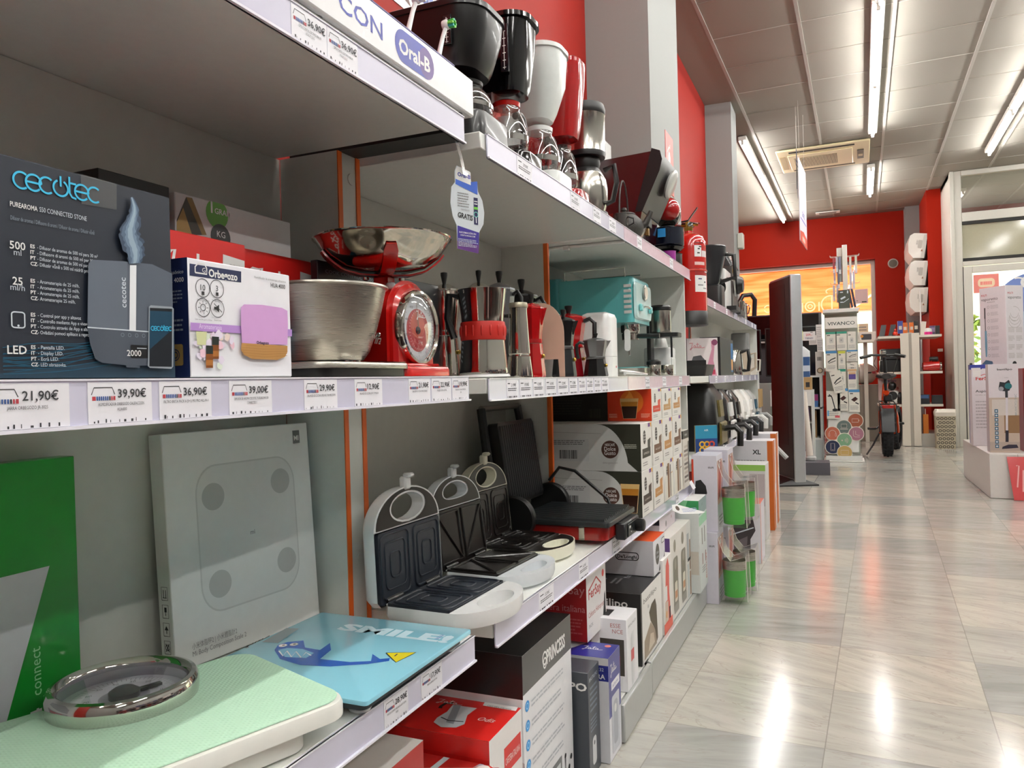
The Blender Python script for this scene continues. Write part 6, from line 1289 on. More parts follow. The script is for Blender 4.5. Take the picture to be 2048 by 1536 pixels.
c = Carton(.10, .115, zt-.1052, M('#ebebee', .38, coat=.15)); E = c.E; SF = c.S; E.text('BRAUNCE', .15, .86, .05, GREYTXT, fit=.7); E.poly([(.3, .3), (.32, .68), (.48, .76), (.56, .76), (.56, .04), (.35, .02)], M('#d2d4d6', .4)); E.rect(.34, .36, .62, .52, M('#c7434a', .4)); E.stroke([(.42, .04), (.42, .74)], .006, GREYTXT); E.stroke([(.62, .04), (.62, .76)], .006, GREYTXT)
SF.rect(.25, .22, .92, .72, M('#3d3832', .4)); SF.rect(.30, .36, .80, .50, M('#b3221a', .4)); SF.rect(.35, .52, .7, .62, M('#24426e', .4)); SF.rect(.3, .22, .75, .34, M('#5d574f', .4)); SF.text('NCE', .6, .80, .08, M('#b77', .5)); SF.text('ESSE', .55, .88, .08, M('#b77', .5)); c.T.rect(.2, .55, .7, .85, INK); SF.rect(.55, .08, .8, .16, M('#c9bfc0', .5))
c.edge('appliance_box', 'white windowed hand blender box showing a red and grey cup set', 'box', x, y_, .1052)
x = -.62; zt = .436
c = Carton(.20, .175, .17, M('#a3161a', .4)); E = c.E; E.rect(0, 0, 1, 1, M('#e6e3e2', .42)); E.text('FerSay', .1, .62, .22, M('#b8231f', .4), bold=.02, fit=.65); E.stroke([(.1, .75), (.5, .88), (.75, .72)], .03, M('#b8231f', .4)); E.text('Cafetera Hidropress', .08, .34, .12, M('#a8403c', .5), fit=.8); E.text('INOX', .1, .18, .08, GREYTXT); E.poly([(.80, .1), (.97, .2), (.95, .55), (.9, .5)], INK); E.disc(.85, .86, .06, REDBOX)
SF = c.S; SF.text('FerSay', .98, .72, .2, M('#c98a8a', .5), 'R', fit=.45); SF.text('Cafetera italiana', .98, .45, .15, M('#c98a8a', .5), 'R', fit=.75); SF.lines(.5, .1, .95, .36, 5, M('#b55', .5), 6)
c.edge('coffee_pot_box', 'dark red coffee pot box with a white end, high under the lower price rail', 'box', x, 1.89, .2685)
c = Carton(.14, .055, .34, M('#dedede', .42)); c.E.text('bastilipo', .5, .9, .06, INK, 'C', fit=.8); c.E.disc(.4, .93, .05, REDBOX); c.edge('appliance_box', 'white box edge with black lettering behind the dark red coffee pot box', 'box', -.83, 2.166, .1052)
x = -.556; y_ = at(1281, 1250, x=x).y; zt = at(1283, 1187, x=x).z; y_ = 2.20
KB = M('#1c1b1a', .35, coat=.2)
c = Carton(.26, .275, zt-.1052, M('#e4e2de', .4)); E = c.E; SF = c.S; SF.rect(0, 0, 1, 1, M('#161514', .4)); c.T.rect(0, 0, 1, 1, KB); SF.text('bastilipo', .60, .80, .16, WHITE, 'C', bold=.015, fit=.50); SF.lines(.4, .62, .9, .68, 1, GREYTXT, 3)
U = c.T; U.text('bastilipo', .05, .78, .13, PALE, fit=.3); U.text('Retro', .35, .55, .13, PALE, fit=.2); U.lines(.35, .35, .6, .48, 2, GREYTXT, 4); U.text('Modo Lúa', .62, .3, .11, PALE, fit=.25)
E.text('bastilipo', .12, .82, .10, M('#55524e', .5), fit=.62); E.text('lúa', .3, .70, .08, GREYTXT); WIN = M('#3f3012', .35); E.poly([(.36, .62), (.48, .70), (.66, .72), (.72, .60), (.76, .1), (.70, .06), (.60, .30), (.42, .48)], WIN); E.poly([(.1, .04), (.7, .04), (.62, .28), (.42, .46), (.12, .3)], M('#8d7a62', .3)); E.poly([(.3, .08), (.6, .1), (.55, .26), (.4, .3)], M('#c3b6a2', .3)); E.rect(0, .0, .04, 1, KB)
c.edge('appliance_box', 'large black topped box with white lettering and a cut out window', 'box', x, y_, .1052)
xd = -.562
c = Carton(.24, .165, .112, M('#dcdce2', .38, coat=.2)); E = c.E; SF = c.S; U = c.T
U.rect(0, 0, 1, 1, M('#e0521a', .35, coat=.2)); U.rect(.3, .5, .9, .9, M('#d9d2d4', .5)); U.bars(.4, .62, .8, .82, M('#8a7f84', .5), 14); U.disc(.55, .3, .1, M('#b8401a', .4))
SF.rrect(.48, .42, .80, .66, .10, INK); SF.rrect(.49, .445, .79, .635, .09, M('#dcdce2', .4)); SF.text("De'Longhi", .64, .485, .13, INK, 'C', bold=.025, fit=.27); E.disc(.32, .55, .25, M('#4a4640', .5), 28, 1.2); E.text('Dolce', .32, .56, .12, PALE, 'C'); E.text('Gusto', .32, .44, .12, PALE, 'C'); E.rrect(.70, .74, .95, .90, .05, INK); E.rrect(.71, .76, .94, .88, .05, WHITE); E.poly([(.4, .02), (.5, .2), (.6, .12), (.9, .35), (.92, .5), (.95, .3), (.6, .05)], INK)
c.edge('appliance_box', "white and orange coffee machine box resting on the black topped box", 'box', xd, 2.405, zt+.001)
# tall machine boxes further along the base
DRED = M('#d85f55', .45)
c = Carton(.22, .13, .245, M('#e6e2de', .4)); E = c.E; E.poly([(.25, .1), (.2, .5), (.3, .9), (.55, .98), (.7, .85), (.65, .5), (.8, .15), (.7, .08)], DRED); E.rect(.12, .42, .42, .62, WHITE); E.poly([(.1, .1), (.5, .12), (.5, .4), (.14, .42)], M('#c9b8a8', .4)); E.rect(0, 0, 1, .14, M('#dd5a44', .45)); E.disc(.3, .24, .05, M('#d99a5a', .4)); E.rect(.6, .14, .75, .3, INK); c.edge('coffee_machine_box', 'box with a tall red coffee machine picture behind the black topped box', 'box', -.552, 2.49, .1052)
TALL = M('#dcd9d2', .4)
c = Carton(.22, .38, .29, TALL); E = c.E; SF = c.S
for k, a in enumerate((.24, .62)):
    E.rrect(a-.12, .07, a+.10, .72, .06, M('#7d786c', .4)); E.disc(a-.01, .63, .055, M('#9a9588', .35), 24, 1.2); E.rrect(a-.06, .18, a+.06, .42, .03, M('#d9d2c4', .4)); E.rect(a-.05, .22, a+.05, .31, M('#c08a62', .4)); E.disc(a-.03, .86, .07, M('#8d8778', .4), 24, 1.1); E.rrect(a-.11, .05, a+.11, .15, .02, M('#8f8c84', .4))
E.rect(.78, 0, 1, 1, M('#d9d9d4', .4)); E.rect(.80, .52, .90, .85, M('#9fa5a8', .4)); E.rect(.92, .35, .98, .75, M('#7a5f46', .4)); E.rect(.80, .02, .9, .45, M('#b9c0c0', .4)); E.rect(.92, .02, .98, .33, M('#8a6a4c', .4)); E.rect(.82, .48, .98, .52, INK)
c.T.rect(0, .2, 1, 1, M('#d8d2d8', .4)); SF.rect(0, .84, 1, 1, M('#5a3f78', .4))
c.edge('coffee_machine_box', 'tall white box with two grey coffee machine pictures side by side', 'box', -.557, 2.625, .1052)
c = Carton(.20, .27, .055, M('#d6cbd2', .4)); U = c.T; U.rect(0, 0, 1, 1, M('#4a3268', .4)); U.rect(.2, .3, .7, .8, M('#d9d7dd', .4)); U.poly([(.0, .1), (.3, .1), (.6, .6), (.3, .9)], M('#1d1a24', .4)); c.S.rect(0, .6, 1, 1, M('#2a2430', .4)); c.E.disc(.4, .4, .2, GREYTXT); c.E.disc(.75, .6, .12, M('#b58a8a', .4)); c.edge('appliance_box', 'flat box with a purple lid on top of the tall white box', 'box', -.60, 2.665, .397)
c = Carton(.19, .18, .36, M('#d5dad8', .4)); E = c.E; SF = c.S; SF.rect(0, .88, 1, 1, M('#2f8f52', .4)); SF.rect(0, .88, .45, 1, M('#2a6a8a', .4)); SF.poly([(.55, .88), (.62, 1), (.78, 1), (.7, .88)], M('#7cc28f', .4)); E.rect(0, .84, 1, 1, M('#8fa0a2', .4)); E.text('VIVY', .35, .92, .04, M('#5a6a70', .5)); E.rect(.0, .72, 1, .82, M('#9fcfae', .4)); [E.rect(a, .5+.0*a, a+.09, .68, M('#6f6a60', .4)) for a in (.3, .62)]; [E.rect(a, .28, a+.09, .40, M('#8a5a52', .4)) for a in (.32, .7)]; E.text('BOSCH', .86, .08, .08, M('#c2524a', .5), rot=90, fit=.55); SF.rect(.82, .2, .98, .45, M('#c9c3b8', .4)); E.lines(.3, .18, .7, .26, 3, GREYTXT, 4)
c.T.rect(0, 0, 1, 1, M('#dcdcd8', .4)); c.T.disc(.6, .5, .2, M('#7a2a30', .4))
c.edge('coffee_machine_box', 'tall white box with a green and blue top band at the end of the base', 'box', -.525, 3.02, .1052)
t = thing('paper_tag', 'white paper tag with a brown badge hanging out over the tall white box', 'tag', (-.545, 2.81, .452)); bb = B(); f = Fr(bb, (-.02, -.05, .0), (.52, .78, -.06), (-.25, .12, .5), .16, .042); f.e = 0; q = [(0, .45), (.06, .95), (.2, 1.0), (1, .1), (.78, .0), (.2, .1)]; bb.add([f.P(*p) for p in q]+[f.P(*p)-f.n*.0006 for p in q], [tuple(range(6)), tuple(range(6, 12))[::-1]]+[(i, 6+i, 6+(i+1) % 6, (i+1) % 6) for i in range(6)], WHITE); f.e = .0003; f.disc(.18, .62, .22, M('#5a4a3e', .5), 20); f.lines(.3, .2, .8, .6, 4, M('#9aa3c8', .5), 4); bb.obj('card', t)
# ---- boxed mixers standing on the floor with cups in clear bags
GRNC = M('#3fae35', .35, coat=.2); KW = M('#d6d3de', .38, coat=.2); KR = M('#c8442c', .4)
def krups(x, y, z, h, label, taglabel, ctag, dx=.104, dy=.17, cup=True, rise=.0):
    c = Carton(dx, dy, h, KW); SF = c.S; E = c.E; SF.text('KRUPS', .66, .80 if h < .3 else .83, .034, INK, 'L', bold=.02, fit=.22); SF.rect(.0, .55, .08, .95, KR) if h > .3 else SF.poly([(.05, .05), (.3, .05), (.38, .3), (.3, .6), (.18, .75), (.05, .6)], M('#22262c', .4))
    if h > .3: SF.poly([(.08, .42), (.34, .42), (.60, .50), (.55, .60), (.35, .68), (.15, .66)], M('#1c1b1e', .4)); SF.poly([(0, 0), (.7, .0), (.7, .02), (0, .38)], KW)
    E.rect(.05, .35, .95, .92, M('#d9a79a', .4)); E.poly([(.1, .4), (.5, .45), (.8, .9), (.3, .85)], M('#c2483a', .4)); E.poly([(.5, .4), (.9, .42), (.9, .7)], M('#7d6a8a', .4)); E.lines(.2, .05, .8, .2, 3, GREYTXT, 5)
    o = c.put('mixer_box', label, 'box', x-dx/2, y+dy/2, z)
    if cup:
        # clear bag taped to the box front with a tumbler in it
        t = thing('gift_tumbler', ctag, 'tumbler', (x+.058, y+.058, z+.028)); 
        B().lathe([(.040, 0), (.043, .002), (.0475, .11), (.0478, .113)], GRNC, 36).obj('green_sleeve', t); B().lathe([(.0479, .1132), (.0495, .150), (.0490, .150), (.046, .118)], STEEL, 36, cap=False).obj('steel_rim', t); B().lathe([(.0445, .018), (.0462, .0185)], M('#bfe6b8', .3), 36, cap=False).obj('printed_line', t)
        b = thing('clear_bag', taglabel, 'bag', (x+.002, y+.058, z)); w = .057
        bb = B(); P = [(.0, h*.93), (.018, h*.74), (.048, h*.55+.02), (.108, .205), (.114, .02)]
        L = [(px_, -w, pz) for px_, pz in P]; R_ = [(px_, w, pz) for px_, pz in P]
        bb.add(L+R_, [(i, i+1, 6+i, 5+i) for i in range(4)], CLEARPL); bb.add([(.0, -w, h*.93), (.0, -w, .02)]+L[1:], [(0, 1, 5, 4, 3, 2)], CLEARPL); bb.add([(.0, w, h*.93), (.0, w, .02)]+R_[1:], [(0, 2, 3, 4, 5, 1)], CLEARPL); bb.add([(0, -w, .02), (0, w, .02), (.114, w, .02), (.114, -w, .02)], [(0, 1, 2, 3)], CLEARPL)
        bb.obj('film', b)
        for s in (-w, w): B().tube([(px_, s, pz) for px_, pz in P], .0012, M('#e9e4dc', .2, coat=.5), 5).obj('film_edge', b)
        bb = B(); bb.box(.0015, -.012, h*.82, .0025, .012, h*.92, WHITE); Fr(bb, (.0025, -.012, h*.82), (0, 1, 0), (0, 0, 1), .024, h*.1).rect(.2, .6, .8, .8, KR); bb.obj('price_tag', b)
    return o
KX = -.492
krups(KX, 3.257, .0008, .296, 'lower white mixer box on the floor in front', 'clear bag on the lower front mixer box', 'green tumbler hanging low on the lower front mixer box')
krups(KX, 3.285, .2975, .318, 'upper white mixer box stacked in front', 'clear bag on the upper front mixer box', 'green tumbler hanging on the upper front mixer box')
krups(KX+.02, 3.435, .0008, .296, 'lower white mixer box behind the front one', 'clear bag on the lower rear mixer box', 'green tumbler on the lower rear mixer box, half hidden')
krups(KX+.02, 3.48, .2975, .325, 'upper white mixer box behind the front one', 'clear bag on the upper rear mixer box', 'green tumbler on the upper rear mixer box, half hidden')
c = Carton(.17, .2, .30, M('#dcd9e0', .4)); SF = c.S; SF.poly([(.15, .25), (.15, .70), (.4, .92), (.75, .85), (.85, .55), (.7, .4), (.7, .2), (.2, .1)], M('#3a3236', .4)); SF.poly([(.1, .1), (.6, .3), (.62, .45), (.1, .30)], M('#6d6468', .4)); c.T.rect(0, 0, 1, 1, M('#d8553a', .35, coat=.3)); c.E.rect(0, 0, .1, 1, M('#e07a5a', .4)); SF.stroke([(.1, .45), (.8, .6)], .02, PALE)
c.edge('waffle_maker_box', 'white box with an orange lid and a black waffle iron picture, on the floor', 'box', -.395, 4.03, .0008); 
c = Carton(.22, .22, .43, M('#d2d0cf', .4)); SF = c.S; SF.rect(.0, .92, 1, 1, M('#8fbf5a', .4)); SF.rect(.28, .25, .62, .55, M('#b9bfb5', .35)); SF.rect(.30, .28, .60, .38, M('#8da65a', .4)); SF.rect(.4, .52, .52, .85, M('#bfc6c6', .3)); SF.poly([(.14, .3), (.22, .3), (.2, .8), (.15, .8)], M('#1d1a1a', .4)); SF.rect(.6, .45, .98, .88, M('#b5a9ab', .4)); SF.stroke([(.62, .3), (.68, .3), (.68, .52), (.6, .52)], .02, M('#555', .4))
c.edge('food_processor_box', 'pale food processor box with a green top band beside the orange boxes', 'box', -.42, 4.62, .0008)
for i, (y_, h, lb) in enumerate(((4.92, .545, 'white and orange box standing behind the food processor box'), (5.16, .572, 'orange edged box next to the tall display totem'))):
    c = Carton(.24, .2, h, M('#d9d8dc', .4)); c.E.rect(0, 0, .35, 1, M('#c8641e', .4)); c.E.rect(.35, 0, .6, 1, M('#d9742a', .4)); c.S.text('XL', .5, .85, .07, INK, bold=.03); c.S.lines(.1, .5, .8, .8, 5, GREYTXT, i); c.E.rect(.5, .4, .9, .5, WHITE); c.S.rect(.86, 0, 1, 1, M('#c8641e', .4))
    c.edge('appliance_box', lb, 'box', -.40, y_, .0008)
# ================================================================ far bay: espresso machines, kettles, air fryers
Z4U, Z4M, Z4L = 1.3262, .9512, .5762
def stand(name, label, cat, px, py, x, z, rot=0., group=None):
    p = at(px, py, x=x); return thing(name, label, cat, (x, p.y, z), rot, group)
# upper shelf
t = stand('blender', 'black blender with a wide funnel jar right behind the fire extinguisher', 'blender', 1420, 560, -.66, Z4U)
B().rrect(-.07, -.07, .07, .07, 0, .12, .02, BLKPL, 5, edge=.01).obj('motor_base', t); B().lathe([(.045, .121), (.052, .14), (.085, .28), (.09, .31), (.092, .33), (.088, .335)], M('#202124', .3), 28).obj('jar', t); B().tube([(.07, 0, .29), (.13, 0, .28), (.135, 0, .16), (.06, 0, .14)], .012, BLACK, 8).obj('handle', t)
t = stand('espresso_machine', 'boxy steel espresso machine with a chrome ring on its side', 'coffee machine', 1452, 590, -.68, Z4U); t.location.y = 4.66
B().rrect(-.09, -.13, .075, .13, .0, .24, .012, M('#c9cac8', .3, coat=.2), 4, edge=.006).obj('body', t); B().lathe([(.06, 0), (.058, .006), (.045, .008)], CHROME, 32, (0, 0, 0), 'y').lathe([(.032, .0), (.03, .008), (.01, .012)], M('#2a2a2c', .1, 1), 24, (0, 0, 0), 'y').obj('chrome_ring', t, (.02, -.138, .13)); B().tube([(.076, -.07, .19), (.12, -.08, .17), (.125, -.08, .08)], .005, CHROME, 8).obj('steam_wand', t); B().rrect(.0755, -.10, .13, .10, 0, .025, .01, BLACK, 4).obj('drip_tray', t)
t = stand('espresso_machine', 'black topped espresso machine with a brown window beyond the steel one', 'coffee machine', 1470, 545, -.68, Z4U); t.location.y = 5.02
B().rrect(-.09, -.14, .07, .14, 0, .30, .015, M('#3a3432', .3), 4).obj('body', t); B().loft([rrring(-.092, -.14, .08, .14, .301, .02), rrring(-.08, -.12, .03, .12, .40, .02)], M('#2e2f31', .25, coat=.3)).obj('hopper', t); B().lathe([(.055, 0), (.06, .02), (.045, .05), (.03, .055)], BLKPL, 24, ax='x').obj('portafilter', t, (.072, -.03, .19)); B().rrect(.072, -.12, .115, .12, 0, .03, .01, BLACK, 4).obj('drip_tray', t); B().lathe([(.016, 0), (.016, .006)], M('#c29a2a', .4), 20, ax='x').obj('dial', t, (.071, -.10, .27))
t = stand('citrus_press', 'chrome and black lever citrus press at the end of the upper shelf', 'juicer', 1500, 620, -.65, Z4U); t.location.y = 5.6; t.scale = (.75, .75, .75)
B().rrect(-.06, -.08, .06, .08, 0, .17, .02, CHROME, 5).obj('body', t); B().tube([(0, -.06, .172), (.03, -.03, .24), (.10, .02, .25), (.13, .04, .20), (.12, .05, .05)], .022, BLKPL, 10).obj('lever_arm', t)
t = stand('milk_jug', 'small steel milk jug on the end of the upper shelf', 'jug', 1490, 640, -.62, Z4U); t.location.y = 5.28; B().lathe([(.04, 0), (.042, .01), (.038, .11), (.04, .115)], SST, 28).obj('jug', t); B().tube([(.04, 0, .09), (.07, 0, .08), (.06, 0, .03), (.042, 0, .02)], .005, CHROME, 8).obj('handle', t)
# middle shelf
p = at(1398, 715, y=4.25)
c = Carton(.165, .125, .20, M('#e6dcdc', .42)); SF = c.S; Wf = c.Wf; Wf.rect(0, 0, 1, 1, M('#9a6a7c', .45)); [Wf.poly([(.5+.2*cos(a*pi/3+.5), b+.12*sin(a*pi/3+.5)) for a in range(6)], INK) for b in (.52, .2)]; Wf.text('Jata', .5, .8, .1, M('#c25a6a', .5), 'C')
SF.poly([(.1, .0), (.12, .35), (.2, .52), (.45, .55), (.6, .4), (.66, .1), (.64, .0)], M('#5a5a5e', .4)); SF.poly([(.66, .0), (.66, .3), (.8, .7), (.78, .95), (.9, .8), (.85, .4), (.95, .0)], M('#c98aa0', .4)); SF.disc(.9, .88, .08, M('#7a3a5a', .4)); SF.rect(.72, .04, .9, .16, M('#a8324a', .4)); jata(SF, .08, .70, .2, M('#d88a92', .5), 1.1)
c.put('grill_box', 'white and mauve grill box turned towards the camera on the far middle shelf', 'box', p.x+.012, 4.18, Z4M, 26)
c = Carton(.09, .5, .075, M('#0e0e0f', .4)); c.put('oven_tray_box', 'black box lying on the mauve grill box at the back of the shelf', 'box', -.70, 4.62, Z4M+.0+.201) if False else None
t = thing('roasting_tin', 'low black roasting tin in front of the mauve grill box', 'tin', (-.655, 3.86, Z4M)); bb = B(); bb.loft([rrring(-.06, -.11, .05, .11, 0, .01, 3), rrring(-.075, -.13, .062, .13, .055, .012, 3), rrring(-.07, -.125, .057, .125, .055, .011, 3), rrring(-.058, -.105, .046, .105, .006, .01, 3)], BLACK); bb.obj('tin', t); B().box(-.072, -.135, .05, .06, -.129, .075, M('#1d1d1e', .4)).obj('rim', t)
c = Carton(.115, .55, .22, M('#0d0d0e', .4)); c.E.rect(.8, .1, .97, .9, M('#2a6aa0', .4)); c.E.rect(.82, .15, .95, .45, M('#d99a4a', .4)); c.edge('appliance_box', 'large black box behind the mauve grill box', 'box', -.604-.0, 4.48, Z4M) if False else c.edge('appliance_box', 'large black box behind the mauve grill box', 'box', -.63, 4.45, Z4M)
t = thing('kettle', 'steel kettle in a black frame on the far middle shelf', 'kettle', (-.645, 5.14, Z4M)); B().lathe([(.06, 0), (.062, .02), (.055, .13), (.045, .16), (.02, .17)], SST, 28).obj('body', t); B().tube([(.05, 0, .15), (.09, 0, .16), (.098, 0, .10), (.09, 0, .03), (.06, 0, .03)], .012, BLACK, 8).obj('handle', t)
t = thing('kettle', 'beige kettle beside the grey canister', 'kettle', (-.645, 5.50, Z4M)); B().lathe([(.06, 0), (.065, .01), (.06, .12), (.068, .165), (.066, .168), (.05, .16), (.001, .165)], M('#b9ab98', .3, coat=.2), 28).obj('body', t); B().tube([(.06, .0, .14), (.10, 0, .15), (.10, 0, .05), (.064, 0, .03)], .009, M('#b9ab98', .3), 8).obj('handle', t)
t = thing('canister', 'tall grey canister standing behind the beige kettle', 'canister', (-.665, 5.70, Z4M)); B().rrect(-.06, -.06, .06, .06, 0, .30, .02, M('#6d6e6e', .35), 5, edge=.01).obj('canister', t)
t = thing('kettle', 'small white kettle at the end of the far middle shelf', 'kettle', (-.63, 5.92, Z4M)); B().lathe([(.045, 0), (.05, .01), (.04, .09), (.05, .125), (.0001, .13)], M('#cdc6bc', .3), 24).obj('body', t); B().tube([(.04, 0, .11), (.075, 0, .11), (.07, 0, .03), (.045, 0, .02)], .007, M('#cdc6bc', .3), 8).obj('handle', t)
# low shelf: air fryers
def airfryer(y, w, h, m, m2, label, hm=BLACK, x=-.655):
    t = thing('air_fryer', label, 'air fryer', (x, y, Z4L))
    B().loft([rrring(-.10, -w*.46, .07, w*.46, 0, .04), rrring(-.10, -w*.5, .085, w*.5, h*.3, .05), rrring(-.10, -w*.48, .07, w*.48, h*.8, .05), rrring(-.08, -w*.36, .03, w*.36, h, .04)], m).obj('body', t)
    B().loft([[(.0865, -w*.3, h*.08), (.0865, w*.3, h*.08), (.088, w*.32, h*.42), (.088, -w*.32, h*.42)], [(.098, -w*.28, h*.10), (.098, w*.28, h*.10), (.098, w*.3, h*.40), (.098, -w*.3, h*.40)]], m2).obj('basket_front', t)
    B().tube([(.097, 0, h*.32), (.15, 0, h*.34), (.175, 0, h*.26), (.172, 0, h*.05)], .016, hm, 8).obj('basket_handle', t)
    B().loft([[(.078, -w*.2, h*.5), (.078, w*.2, h*.5), (.07, w*.2, h*.75), (.07, -w*.2, h*.75)], [(.09, -w*.18, h*.5), (.09, w*.18, h*.5), (.082, w*.18, h*.75), (.082, -w*.18, h*.75)]], m2).obj('control_panel', t)
    return t
airfryer(4.02, .34, .335, M('#111112', .35), M('#8d8250', .25, .8), 'large black air fryer with a gold grey strip, nearest on the low shelf')
airfryer(4.42, .28, .30, M('#151314', .2, coat=.4), M('#d8d8d6', .3), 'black air fryer with a white middle band, second on the low shelf')
airfryer(4.76, .26, .29, M('#120f0f', .2, coat=.4), M('#2a2422', .3), 'all black air fryer, third on the low shelf')
airfryer(5.10, .26, .285, M('#d9d6d0', .3), M('#e9e8e4', .3), 'white air fryer with a black handle, fourth on the low shelf')
airfryer(5.42, .24, .28, M('#dedcd8', .3), M('#e3e2de', .3), 'white air fryer with a white handle, fifth on the low shelf', M('#c9c8c4', .4))
airfryer(5.76, .24, .27, M('#9a9a98', .35), M('#24475a', .3), 'grey air fryer at the far end of the low shelf', M('#8a8a88', .4))
c = Carton(.012, .11, .14, M('#c8b06a', .5)); SF = c.E; SF.rect(0, .55, 1, 1, M('#2a86a6', .45)); SF.rect(0, 0, 1, .55, M('#1f3f78', .45)); [SF.arc(.3+.22*(k % 3), .16+.2*(k//3), .085, .05, M(('#e2b23a', '#d9a02a', '#c8452e')[k % 3], .45), ry=1) for k in range(6)]; SF.text('AIR', .5, .8, .1, WHITE, 'C')
c.put('recipe_card', 'small recipe card with yellow onion rings leaning on the nearest air fryer', 'card', -.562+.02, 3.90, Z4L+.0-.0) if False else c.put('recipe_card', 'small recipe card with yellow onion rings leaning on the nearest air fryer', 'card', -.604, 3.72, Z4L, -58)

# ================================================================ totem display and the area behind
TB = M('#080808', .3); TS = M('#b9bdc0', .3, .6)
A = Vector((-.395, 6.93)); Bv = Vector((-.600, 7.40)); d = (Bv-A); L = d.length; d.normalize(); n = Vector((-d.y, d.x))
ang = atan2(d.y, d.x)
t = thing('display_totem', 'tall black digital display totem with a silver side', 'display', ((A.x+Bv.x)/2, (A.y+Bv.y)/2, 0), ang)
# local x runs from the near edge (-L/2) to the far edge; local y is the screen normal
h = 1.80
B().loft([[(x, y, z) for x, y in rr2(L, .10, .012, 3, 0, -.052)] for z in (.03, h-.01)]+[[(x, y, h) for x, y in rr2(L-.02, .08, .01, 3, 0, -.052)]], TS).obj('housing', t)
SCR = bpy.data.materials.new('dark_screen'); SCR.use_nodes = True; nb = SCR.node_tree.nodes['Principled BSDF']; nb.inputs['Base Color'].default_value = rgb('#120c08'); nb.inputs['Roughness'].default_value = .3; nb.inputs['Specular IOR Level'].default_value = .35
bb = B(); bb.box(-L/2+.006, -.0015, .06, L/2-.006, .003, h-.02, TB, .001); bb.obj('bezel', t); bb = B(); bb.box(-L/2+.11, .0031, .34, L/2-.02, .0042, h-.07, SCR); bb.obj('screen', t)
B().loft([[(-L/2-.02, -.20, 0), (L/2+.02, -.20, 0), (L/2+.02, .16, 0), (-L/2-.02, .16, 0)], [(-L/2-.02, -.20, .012), (L/2+.02, -.20, .012), (L/2+.02, .16, .012), (-L/2-.02, .16, .012)], [(-L/2+.02, -.10, .05), (L/2-.02, -.10, .05), (L/2-.02, .01, .05), (-L/2+.02, .01, .05)]], BLACK).obj('foot', t)
B().tube([(.05, .004, .52), (-.05, .004, .50), (-L/2+.12, .004, .47)], .002, M('#3a3833', .5), 5).obj('scratch', t) if False else None
# dark grey box on the floor, white roll on it
c = Carton(.25, .26, .115, M('#4d4b52', .5)); c.put('storage_box', 'dark grey box on the floor beside the totem foot', 'box', -.256, 7.86, .0008, 2)
t = thing('paper_roll', 'white rolled poster leaning beside the totem on the dark grey box', 'roll', (-.30, 7.93, .1166)); B().lathe([(.035, 0), (.05, .004), (.052, .03), (.04, .045)], M('#b9b9b6', .4), 24).obj('stand_foot', t); B().cyl((-.008, 0, .045), (-.05, .03, .66), .032, M('#dcd2c6', .6), 20, .026).obj('roll', t)
# low display case behind with purple boxes
t = thing('display_case', 'white display case with a glass side behind the totem', 'cabinet', (-.40, 8.62, 0)); 
bb = B(); bb.box(-.30, -.16, .0, .12, .16, .15, M('#cdd0cc', .4)).box(-.30, -.16, .76, .12, .16, .785, M('#d9dad6', .4)).box(.098, -.16, .15, .12, .16, .76, M('#cfd3cf', .4)).box(-.30, .14, .15, .098, .16, .76, M('#3a3238', .5)); bb.obj('case', t); B().box(-.30, -.158, .15, .098, -.154, .76, glass('case_glass', (.9, .97, .94), .05)).obj('glass_front', t); B().box(-.30, -.13, .44, .098, .13, .452, M('#d4d4d0', .4)).obj('inner_shelf', t); B().box(-.30, -.161, .62, .098, -.1585, .785, M('#dcdcd8', .4)).obj('fascia', t)
for k, (x, z, w_, h_, cl, lb) in enumerate(((-.41, .453, .10, .15, '#5a2c78', 'upper purple phone box in the display case'), (-.39, .151, .09, .12, '#3c2a78', 'lower indigo phone box in the display case'))):
    c = Carton(w_, .10, h_, M(cl, .4)); c.S.rect(.15, .5, .8, .85, M('#b9a8c8', .4)); c.S.lines(.1, .1, .9, .4, 3, PALE, k); c.put('phone_box', lb, 'box', x+.04, 8.56, z+.0005)
t = thing('soundbar_box', 'brown cardboard box with a black picture on the display case', 'box', (-.355, 8.62, .7858)); c = B(); c.box(-.07, -.09, 0, .06, .09, .13, CARD, .002); f = Fr(c, (-.07, -.09, 0), (1, 0, 0), (0, 0, 1), .13, .13); f.rect(.55, .2, .85, .6, INK); c.obj('carton', t)
t = thing('water_filter_pack', 'clear blue water filter pack with a white top on the brown cardboard box', 'pack', (-.365, 8.60, .9172)); B().loft([rrring(-.055, -.05, .055, .05, 0, .01), rrring(-.055, -.05, .055, .05, .21, .01)], M('#3a5a8a', .2, coat=.3)).obj('pack', t); B().loft([rrring(-.056, -.051, .056, .051, .2105, .01), rrring(-.056, -.051, .056, .051, .27, .01), rrring(-.045, -.04, .0, .04, .32, .01)], M('#dfe4e6', .35)).obj('white_top', t); B().box(-.056, -.0515, .06, .056, -.0505, .12, M('#c9d4e2', .3)).obj('label', t)
